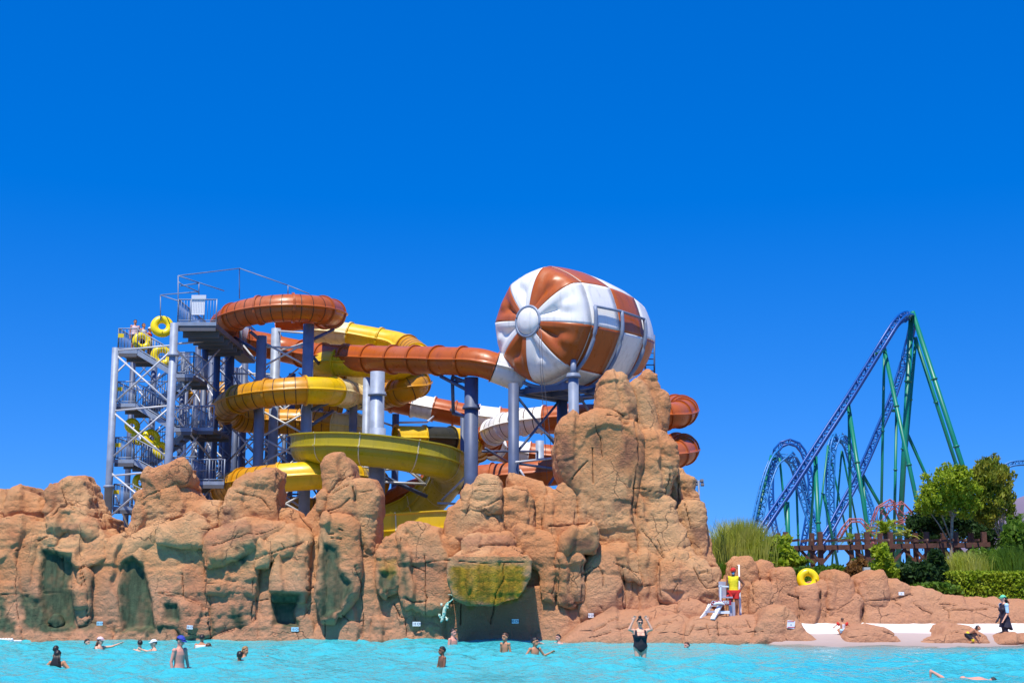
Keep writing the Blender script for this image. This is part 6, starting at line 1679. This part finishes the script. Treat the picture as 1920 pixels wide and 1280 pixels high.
person('bare-chested man with a blue cap standing waist deep', in_water(336, 1253, 0.96), R(58), 1.74, SK_PINK, build=1.03, arms=(((0.06, -0.02, -0.28), (0.07, -0.10, -0.53)), ((0.05, 0.04, -0.28), (0.05, -0.02, -0.54))), head=(R(15), R(18)), hair=HAIR_D, cap=C_BLUE, group=GW, vox=0.012, clothes=(('trunks', trunks, 0.012, C_BLACK),))
person('dark-haired person in a white top turned to the wall', in_water(378, 1216, 1.22), R(185), 1.65, SK_TAN, hair=HAIR_D, hair_cut='short', group=GW, clothes=(('top', lambda P, A: (P[:, 2] > 0.95) & (P[:, 2] < 1.39) & torso_x(P, 0.21), 0.012, C_WHITE),))
head_only('reddish brown head beside the person in a white top', 391, 1217, R(120), 0.19, hair=HAIR_B, child=True, h=1.3, skin=SK_TAN)
head_only('blond bather behind the dark head in the middle left', 459, 1233, R(60), 0.32, hair=HAIR_BL, skin=SK_TAN, hair_cut='long')
head_only('dark head in front of the blond bather', 449, 1241, R(190), 0.29, skin=SK_DARK)
person('young tanned boy facing left, chest deep', in_water(829, 1250, 0.80), R(-62), 1.27, SK_DARK, child=True, hair=HAIR_D, group=GW, vox=0.011, arms=(((0.06, -0.04, -0.26), (0.02, -0.14, -0.46)),) * 2)
person('heavy bearded man with reddened shoulders facing right', in_water(849, 1212, 1.18), R(62), 1.74, SK_PINK, build=1.22, belly=0.04, hair=HAIR_D, group=GW, vox=0.013, arms=(((0.06, 0.0, -0.27), (0.02, -0.22, -0.36)),) * 2)
person('thin fair-skinned boy with brown hair facing left by the shaded rock', in_water(947, 1223, 0.93), R(-40), 1.46, SK_TAN, build=0.85, hair=HAIR_B, group=GW, vox=0.013, child=True)
person('boy holding both forearms out above the water', in_water(1003, 1230, 0.98), R(25), 1.46, SK_TAN, build=0.92, head=(R(35), 0), hair=HAIR_D, group=GW, vox=0.011, child=True, arms=(((0.17, -0.02, -0.22), (0.34, -0.16, -0.12)), ((0.17, 0.0, -0.22), (0.26, -0.14, -0.28))))
head_only('bather with a pale headband splashing near the ledge', 1047, 1207, R(-50), 0.33, hair=HAIR_D, skin=SK_PINK)
head_only('reddish brown head in the water below the lifeguard', 1288, 1215, R(-55), 0.20, hair=HAIR_B, skin=SK_PINK)
wm, WT, WH, WU = person('woman in a black swimsuit and sunglasses with both hands at her head', in_water(1201, 1235, 0.58), R(4), 1.68, SK_LIGHT, build=1.26, bust=0.085, belly=0.02, head=(0, R(6)), hair=HAIR_D, hair_cut='short', group=GW, vox=0.011,
    arms=(((0.13, -0.06, 0.04), (0.02, -0.06, 0.27)),) * 2, clothes=(('swimsuit', lambda P, A: (P[:, 2] > 0.79) & (P[:, 2] < 1.40) & (np.abs(P[:, 0]) < 0.225) & (P[:, 2] > 0.78 + np.clip(0.95 * (np.abs(P[:, 0]) - 0.02), 0, 0.17)) & ~((P[:, 1] < 0.02) & (P[:, 2] > 1.255) & (np.abs(P[:, 0]) < 0.10)) & ~((np.abs(P[:, 0]) > 0.165) & (P[:, 2] > 1.28)), 0.010, C_BLACK),))
gl = MB()
for s_ in (-1, 1): ell = []; gl.tube([WT(WH((s_ * 0.034 - 0.022, -0.098, 0.012))), WT(WH((s_ * 0.034 + 0.022, -0.098, 0.010)))], 0.019, 10)
gl.tube([WT(WH((-0.075, -0.05, 0.018))), WT(WH((-0.04, -0.097, 0.018))), WT(WH((0.04, -0.097, 0.018))), WT(WH((0.075, -0.05, 0.018)))], 0.006, 6)
gl.build('sunglasses', C_BLACK, wm)
bn = MB(); bn.lathe([(0.0, 0.06), (0.035, 0.05), (0.05, 0.02), (0.045, -0.02), (0.02, -0.04)], 12, Matrix.Translation(WT(WH((0, 0.03, 0.145))))); bn.build('hair_bun', HAIR_D, wm)

def stand(px, py, Y): return at(px, py, Y)
tp = on_plane(1581, 1205); tod, TT, TH, TU = person('small child from behind wearing red inflatable armbands', Vector((tp.x, tp.y, 0.0)), R(165), 0.84, SK_TAN, build=1.15, child=True, hair=HAIR_B, group='people on the beach', vox=0.014, arms=(((0.20, -0.02, -0.10), (0.36, -0.06, -0.24)),) * 2, clothes=(('swim_shorts', lambda P, A: (A[:, 2] > 0.70) & (A[:, 2] < 1.0), 0.014, C_LBLUE), ('swim_top', lambda P, A: (P[:, 2] > 1.0) & (P[:, 2] < 1.32) & torso_x(P, 0.19) & (P[:, 0] < 0.02), 0.012, C_WHITE)))
for s_ in (-1, 1):
    ab = MB(); c = TT((s_ * 0.30, -0.01, 1.335)); d = (TT((s_ * 0.38, -0.02, 1.285)) - c).normalized()
    ab.tube([c - d * 0.045, c - d * 0.02, c + d * 0.02, c + d * 0.045], [0.035, 0.072, 0.072, 0.035], 12); ab.build('armband', C_RED, tod)
cp = on_plane(1814, 1208); person('crouching child in yellow and black swimming trunks', Vector((cp.x, cp.y, -0.22)), R(75), 1.05, SK_TAN, child=True, lean=R(58), head=(0, R(-18)), hair=HAIR_D, group='people on the beach', vox=0.012, legs=(((0.06, -0.30, -0.28), (0.05, -0.02, -0.52)),) * 2, arms=(((0.05, -0.16, -0.20), (0.02, -0.22, -0.46)),) * 2, clothes=(('trunks', lambda P, A: (A[:, 2] > 0.66) & (A[:, 2] < 0.98) & (A[:, 1] > -0.35), 0.016, C_BLACK), ('waistband', lambda P, A: (P[:, 2] > 0.93) & (P[:, 2] < 1.06) & torso_x(P, 0.2), 0.014, C_YEL)))
sp = on_plane(1886, 1206); wd, DT, DH, DU = person('person in a dark vest and long dark skirt with a green cap', Vector((sp.x, sp.y, -0.04)), R(-78), 1.66, SK_LIGHT, build=1.02, bust=0.06, hair=HAIR_D, hair_cut='short', cap=C_GREENB, group='people on the beach', vox=0.012,
    legs=(((0.01, -0.04, -0.42), (0.0, 0.03, -0.80)), ((0.01, 0.03, -0.42), (0.0, 0.06, -0.80))), arms=(((0.03, 0.0, -0.28), (0.02, -0.14, -0.48)),) * 2,
    clothes=(('trousers', lambda P, A: (A[:, 2] < 1.0) & (A[:, 2] > 0.10) & (np.abs(A[:, 0]) < 0.19), 0.016, C_NAVY), ('vest', lambda P, A: (P[:, 2] > 0.95) & (P[:, 2] < 1.42) & (np.abs(P[:, 0]) < 0.17), 0.022, C_NAVY), ('sleeves', lambda P, A: (P[:, 2] > 1.12) & (P[:, 2] < 1.45) & (np.abs(P[:, 0]) > 0.15), 0.014, C_LBLUE)))
sk = MB(); prof = []
for k in range(9):
    z = 1.02 - 0.40 * k / 8; prof.append((0.15 + 0.013 * k, z))
vs_, fs = [], []
for i, (r_, z) in enumerate(prof):
    for j in range(20):
        t = 2 * math.pi * j / 20; back = max(0, math.sin(t)) * 0.05 * i / 8
        vs_.append(DT((math.cos(t) * r_ * 0.95, math.sin(t) * (r_ * 0.85) + back + 0.02, z - back * 2.2 + 0.012 * math.sin(6 * t) * i / 8)))
for i in range(8):
    for j in range(20): fs.append((i * 20 + j, i * 20 + (j + 1) % 20, (i + 1) * 20 + (j + 1) % 20, (i + 1) * 20 + j))
sk.add(vs_, fs); sk.build('skirt', C_NAVY, wd)
cu = MB(); rs = random.Random(4)
for k in range(16):
    a0 = DH((rs.uniform(-.05, .05), 0.08, rs.uniform(-0.02, 0.04))); a1 = a0 + Vector((rs.uniform(-.05, .05), rs.uniform(.04, .10), rs.uniform(-.12, .0))); a2 = a1 + Vector((rs.uniform(-.05, .05), rs.uniform(-.02, .05), -0.08)); cu.tube([DT(a0), DT(a1), DT(a2)], 0.022, 6, r1=0.012)
cu.build('hair_locks', HAIR_D, wd)
# swimmer lying on the water
swp = on_plane(1800, 1269)
roll = Matrix.Rotation(R(-16), 3, 'Z') @ Matrix.Rotation(R(88), 3, 'Y') @ Matrix.Rotation(R(90), 3, 'Z')
person('swimmer floating flat with one foot raised in the foreground water', Vector((swp.x - 0.72, swp.y + 0.1, -0.12)), 0, 1.5, SK_PINK, hair=HAIR_D, group=GW, roll=roll, vox=0.014, legs=(((0.02, 0.02, -0.42), (0.02, 0.26, -0.74)), ((0.02, -0.04, -0.42), (0.02, -0.06, -0.80))), arms=(((0.05, 0.05, -0.28), (0.05, 0.05, -0.5)),) * 2)

# people on the stair landing
zl = at(240, 657, 66.4).z
for px, Y, lab, mt, hr, f_ in ((252, 67.3, 'dark-haired person in a pale shirt on the top stair landing', C_PINK, HAIR_D, R(30)), (268, 67.5, 'bare-shouldered person behind the stair rail next to the pale shirt', C_WHITE, HAIR_B, R(60)), (280, 67.7, 'person with a white cap waiting on the upper stair', C_RED, HAIR_D, R(80))):
    zz = zl if px < 258 else zl - (px - 258) * 0.0145
    person(lab, Vector((at(px, 640, Y).x, Y, zz)), f_, 1.68, SK_TAN, hair=hr, cap=C_WHITE if px == 280 else None, group='people queuing on the stair tower', vox=0.02, clothes=(('shirt', lambda P, A: (P[:, 2] > 0.95) & (P[:, 2] < 1.40) & torso_x(P, 0.2), 0.012, mt), ('shorts', lambda P, A: (A[:, 2] > 0.55) & (A[:, 2] < 0.97) & torso_x(A, 0.22), 0.014, C_NAVY)))

# ------------------------------------------------------------------ lifeguard and chair
DZ = at(1360, 1159, 50.2).z
lg0 = Vector((at(1377, 1158, 50.0).x, 50.0, DZ + 0.02))
lg, LT, LH, LU = person('lifeguard in a red cap, yellow vest and red shorts leaning by the chair', lg0, R(-12), 1.74, SK_DARK, build=0.98, lean=R(-4), head=(R(-12), R(4)), hair=HAIR_D, cap=C_RED, vox=0.011,
    arms=(((0.17, 0.07, -0.22), (0.03, -0.02, -0.42)), ((0.06, -0.05, -0.27), (0.04, -0.16, -0.48))), legs=(((0.02, -0.06, -0.42), (-0.03, 0.0, -0.80)), ((0.02, -0.06, -0.41), (-0.18, -0.02, -0.78))),
    clothes=(('vest', lambda P, A: (P[:, 2] > 0.93) & (P[:, 2] < 1.45) & (np.abs(P[:, 0]) < 0.185), 0.014, C_YEL), ('shorts', lambda P, A: (A[:, 2] > 0.66) & (A[:, 2] < 0.97) & (np.abs(A[:, 0]) < 0.24), 0.018, C_RED)))
mk = MB(); mk.lathe([(0.0, -0.112), (0.026, -0.108), (0.040, -0.092), (0.046, -0.07)], 14, Matrix.Translation(LT(LH((0, 0, -0.06)))) @ Matrix.Rotation(R(-12), 4, 'Z') @ Matrix.Rotation(R(-90), 4, 'X')); mk.build('face_mask', C_LBLUE, lg)
PLAS = material('white plastic', (0.80, 0.81, 0.83), 0.4); PLASG = material('grey plastic', (0.40, 0.38, 0.46), 0.5)
ch = empty('lifeguard_chair', Vector((at(1352, 1159, 50.3).x, 50.3, DZ)), 'white lifeguard chair with a red name board on the rock ledge', 'lifeguard chair')
Z_ = lambda px, py, Y=50.0: at(px, py, Y)
def bar(a, b, w_, t_, nm, mat=PLAS):
    mb = MB(); mb.beam(a, b, w_, t_); return mb.build(nm, mat, ch, smooth=False)
bar(Z_(1314, 1160, 49.4), Z_(1336, 1131, 49.9), 0.05, 0.12, 'ladder_rail'); bar(Z_(1336, 1160, 49.2), Z_(1351, 1133, 49.7), 0.16, 0.06, 'ladder_rail'); bar(Z_(1318, 1160, 49.9), Z_(1330, 1133, 50.3), 0.05, 0.1, 'ladder_rail')
bar(Z_(1322, 1146, 49.6), Z_(1340, 1146, 49.4), 0.05, 0.06, 'step', PLASG); bar(Z_(1330, 1134, 49.8), Z_(1348, 1134, 49.7), 0.1, 0.06, 'step', PLAS)
bar(Z_(1345, 1147, 49.6), Z_(1368, 1147, 49.6), 0.05, 0.10, 'cross_rail'); bar(Z_(1345, 1159, 49.6), Z_(1372, 1159, 49.6), 0.05, 0.05, 'cross_rail')
for x in (1370, 1376): bar(Z_(x, 1160, 49.7), Z_(x - 1, 1128, 49.7), 0.10, 0.10, 'leg', PLASG)
bar(Z_(1389, 1160, 50.4), Z_(1386, 1100, 50.4), 0.07, 0.07, 'back_leg')
seat = MB(); c = Z_(1361, 1119, 50.0); seat.box(c, (0.42, 0.5, 0.05)); seat.box(c + Vector((0, 0.26, 0.28)), (0.42, 0.05, 0.55)); seat.build('seat', PLASG, ch, smooth=False)
bar(Z_(1351, 1130, 49.75), Z_(1351, 1098, 49.75), 0.06, 0.06, 'arm_post'); bar(Z_(1349, 1098, 49.75), Z_(1366, 1099, 49.75), 0.06, 0.05, 'armrest'); bar(Z_(1349, 1098, 49.75), Z_(1353, 1098, 50.4), 0.06, 0.05, 'armrest')
bd = bar(Z_(1333, 1130, 49.55), Z_(1371, 1129, 49.55), 0.04, 0.17, 'name_board', material('dark red board', (0.36, 0.008, 0.03), 0.4))
lf = MB(); lf.tube([Z_(1338, 1132.5, 49.5), Z_(1344, 1130, 49.5), Z_(1352, 1130, 49.5), Z_(1359, 1133, 49.5)], [0.02, 0.045, 0.05, 0.02], 10); lf.build('folded_towel', PLAS, ch)
pl = MB(); pl.tube([Vector((Z_(1386, 1100, 50.7).x, 50.7, DZ)), Z_(1385.5, 1058, 50.7)], 0.028, 8); pl.tube([Z_(1385.5, 1060, 50.7), Z_(1383, 1059, 50.68)], 0.02, 6); pl.build('pole', PLAS, ch)
rp = MB(); rp.tube([LT((-0.20, -0.12, 1.30)), LT((-0.23, -0.2, 0.9)), LT((-0.26, -0.22, 0.5)), LT((-0.27, -0.22, 0.03))], 0.014, 6); o = rp.build('rescue_pole', material('black rod', (0.02, 0.02, 0.025), 0.5)); at_origin(o); tag(o, 'thin black rod held by the lifeguard', 'rod')

def text(s_, p, size, mat, parent, ext=0.004):
    cu_ = bpy.data.curves.new('txt', 'FONT'); cu_.body = s_; cu_.size = size; cu_.align_x = 'CENTER'; cu_.align_y = 'CENTER'; cu_.extrude = ext
    tmp = bpy.data.objects.new('txt', cu_); scene.collection.objects.link(tmp)
    tmp.rotation_euler = (R(90), 0, 0); tmp.location = p
    bpy.context.view_layer.update()
    me = bpy.data.meshes.new_from_object(tmp.evaluated_get(bpy.context.evaluated_depsgraph_get()))
    me.transform(tmp.matrix_world); me.materials.clear()
    bpy.data.objects.remove(tmp)
    return obj('lettering', me, mat, parent, smooth=False)
text('OLYMPE', Z_(1350.5, 1128.8, 49.52), 0.17, PLAS, bd); text('O', Z_(1363.5, 1128.8, 49.52), 0.18, PLAS, bd)

# ------------------------------------------------------------------ small signs on the rocks
INK = material('dark blue ink', (0.01, 0.025, 0.09), 0.5); PLATE = material('white plate', (0.78, 0.80, 0.82), 0.4); PLATEB = material('pale blue plate', (0.45, 0.72, 0.82), 0.4)
dg = bpy.context.evaluated_depsgraph_get()
def surface_y(px, py):
    """front of the rock seen at this spot"""
    o = Vector((0, 0, EYE)); d = (at(px, py, 50) - o).normalized()
    hit, loc, *_ = scene.ray_cast(bpy.context.evaluated_depsgraph_get(), o + d * 47.3, d)
    return loc.y if hit else 51.0
def sign(px, py, wpx, hpx, txt, label, mat=PLATE, tilt=0.0):
    Y = min(surface_y(px, py), surface_y(px - wpx / 2, py), surface_y(px + wpx / 2, py), surface_y(px, py - hpx / 2), surface_y(px, py + hpx / 2)) - 0.03
    c = at(px, py, Y); sc_ = Y / F
    mb = MB(); mb.box(c, (wpx * sc_, 0.02, hpx * sc_), M=Matrix.Rotation(tilt, 3, 'Y')); o = mb.build('sign_plate', mat, smooth=False); at_origin(o)
    tag(o, label, 'sign', 'small plates on the rocks')
    for k, (ln, dz, sz) in enumerate(txt):
        text(ln, c + Vector((0, -0.012, dz * hpx * sc_)), sz * hpx * sc_, INK, o)
    return o, c, sc_
sign(187, 1168, 11, 7, [('130 CM', 0, 0.62)], 'small blue-tinted depth plate in the dark stained bay at far left', PLATEB)
sign(356, 1175, 11, 7, [('120 CM', 0, 0.62)], 'small white depth plate above the man with the blue cap', tilt=R(4))
sign(553, 1179, 13.5, 7.5, [('110 CM', 0, 0.70)], 'small depth plate under the square dark green hollow', PLATEB)
sign(781, 1169, 14.5, 8, [('110 CM', 0, 0.72)], 'small white depth plate beside the turquoise lizard')
sign(966, 1164, 13, 8, [('80 CM', 0, 0.72)], 'small white depth plate on the shaded face under the overhang')
sign(1108, 1153, 10, 8, [('70 CM', 0, 0.60)], 'small white depth plate just above the pink ledge')
o, c, sc_ = sign(1483, 1170, 14, 14, [('-', 0.02, 0.8)], 'white notice with red border on the domed boulder', tilt=R(8))
mb = MB(); mb.box(c + Vector((0, -0.012, -0.36 * 14 * sc_)), (13 * sc_, 0.012, 0.10 * 14 * sc_)); mb.box(c + Vector((0, -0.012, 0.40 * 14 * sc_)), (12 * sc_, 0.012, 0.08 * 14 * sc_)); mb.build('red_stripe', material('red print', (0.55, 0.05, 0.06), 0.5), o, smooth=False)
sign(1690, 1112, 10, 6, [('o', 0, 0.5)], 'small white plate on the low rounded rock by the hedge')

# ------------------------------------------------------------------ turquoise lizard figure on the wall
Yl = min(surface_y(*q) for q in ((833, 1150), (840, 1130), (847, 1120), (828, 1162), (824, 1154), (839, 1158))) - 0.05
V, Fc = [], []
def pl_(x, y, dy=0.0): return at(x, y, Yl + dy)
chain = [(840, 1114, 0.012), (846, 1114, 0.014), (850, 1118, 0.018), (849, 1123, 0.022), (844, 1127, 0.028), (839, 1130, 0.036), (836, 1134, 0.050), (834, 1140, 0.070), (833, 1147, 0.075), (832, 1153, 0.066), (830, 1158, 0.050), (829, 1161, 0.058), (827, 1165, 0.030)]
for (x0, y0, r0), (x1, y1, r1) in zip(chain[:-1], chain[1:]): cap_mesh(V, Fc, pl_(x0, y0), pl_(x1, y1), r0, r1, 10)
for pts_ in (((835, 1137), (828, 1138), (828, 1133)), ((835, 1136), (840, 1139), (839, 1134)), ((831, 1155), (825, 1157), (824, 1153)), ((832, 1154), (837, 1157), (838, 1161))):
    for a0, b0 in zip(pts_[:-1], pts_[1:]): cap_mesh(V, Fc, pl_(*a0), pl_(*b0), 0.030, 0.024, 8)
    ell_mesh(V, Fc, pl_(*pts_[-1], -0.02), (0.05, 0.03, 0.05))
    for k in range(3): q = pl_(*pts_[-1], -0.02); cap_mesh(V, Fc, q, q + Vector((0.05 * (k - 1), -0.01, 0.07)), 0.014, 0.010, 6)
me = bpy.data.meshes.new('lz'); me.from_pydata([tuple(v) for v in V], [], Fc)
tmp = bpy.data.objects.new('t', me); scene.collection.objects.link(tmp); md = tmp.modifiers.new('r', 'REMESH'); md.mode = 'VOXEL'; md.voxel_size = 0.012
ms = tmp.modifiers.new('s', 'SMOOTH'); ms.iterations = 2
out = bpy.data.meshes.new_from_object(tmp.evaluated_get(bpy.context.evaluated_depsgraph_get())); bpy.data.objects.remove(tmp)
LZ = material('turquoise painted lizard', (0.01, 0.42, 0.38), 0.4); t = LZ.node_tree; n_ = t.nodes
vo = n_.new('ShaderNodeTexVoronoi'); vo.inputs['Scale'].default_value = 11; g_ = n_.new('ShaderNodeNewGeometry'); t.links.new(g_.outputs['Position'], vo.inputs['Vector'])
mr = n_.new('ShaderNodeMapRange'); mr.inputs[1].default_value = 0.25; mr.inputs[2].default_value = 0.5; t.links.new(vo.outputs['Distance'], mr.inputs[0])
t.links.new(mixnode(t, (0.01, 0.42, 0.38), (0.62, 0.70, 0.55), mr.outputs[0]), n_['Principled BSDF'].inputs['Base Color'])
o = obj('lizard_figure', out, LZ); at_origin(o); tag(o, 'turquoise lizard figure climbing head down on the rock wall', 'lizard figure')

# ------------------------------------------------------------------ float line at far left
fl = empty('float_line', at(20, 1193, 49.6), 'line of white floats at the left end of the rock wall', 'float line')
fl.location.z = 0.0
rp = MB(); rp.tube([Vector((at(-60, 1190, 49.6).x, 49.6, 0.10)), Vector((at(40, 1190, 49.6).x, 49.6, 0.07))], 0.015, 6); rp.build('rope', PLAS, fl)
x = -40
while x < 27:
    p = Vector((at(x, 1190, 49.6).x, 49.6, 0.09)); mb = MB(); mb.lathe([(0.0, -0.05), (0.045, -0.045), (0.062, -0.02), (0.062, 0.02), (0.045, 0.045), (0.0, 0.05)], 12, Matrix.Translation(p) @ Matrix.Rotation(R(90), 4, 'Y')); mb.build('float', PLAS, fl); x += 5.2
for x in (30, 35, 39):
    p = Vector((at(x, 1190, 49.6).x, 49.6, 0.05)); mb = MB(); mb.lathe([(0.0, -0.05), (0.03, -0.045), (0.04, 0.0), (0.03, 0.045), (0.0, 0.05)], 12, Matrix.Translation(p) @ Matrix.Rotation(R(90), 4, 'Y')); mb.build('float', PLAS, fl)
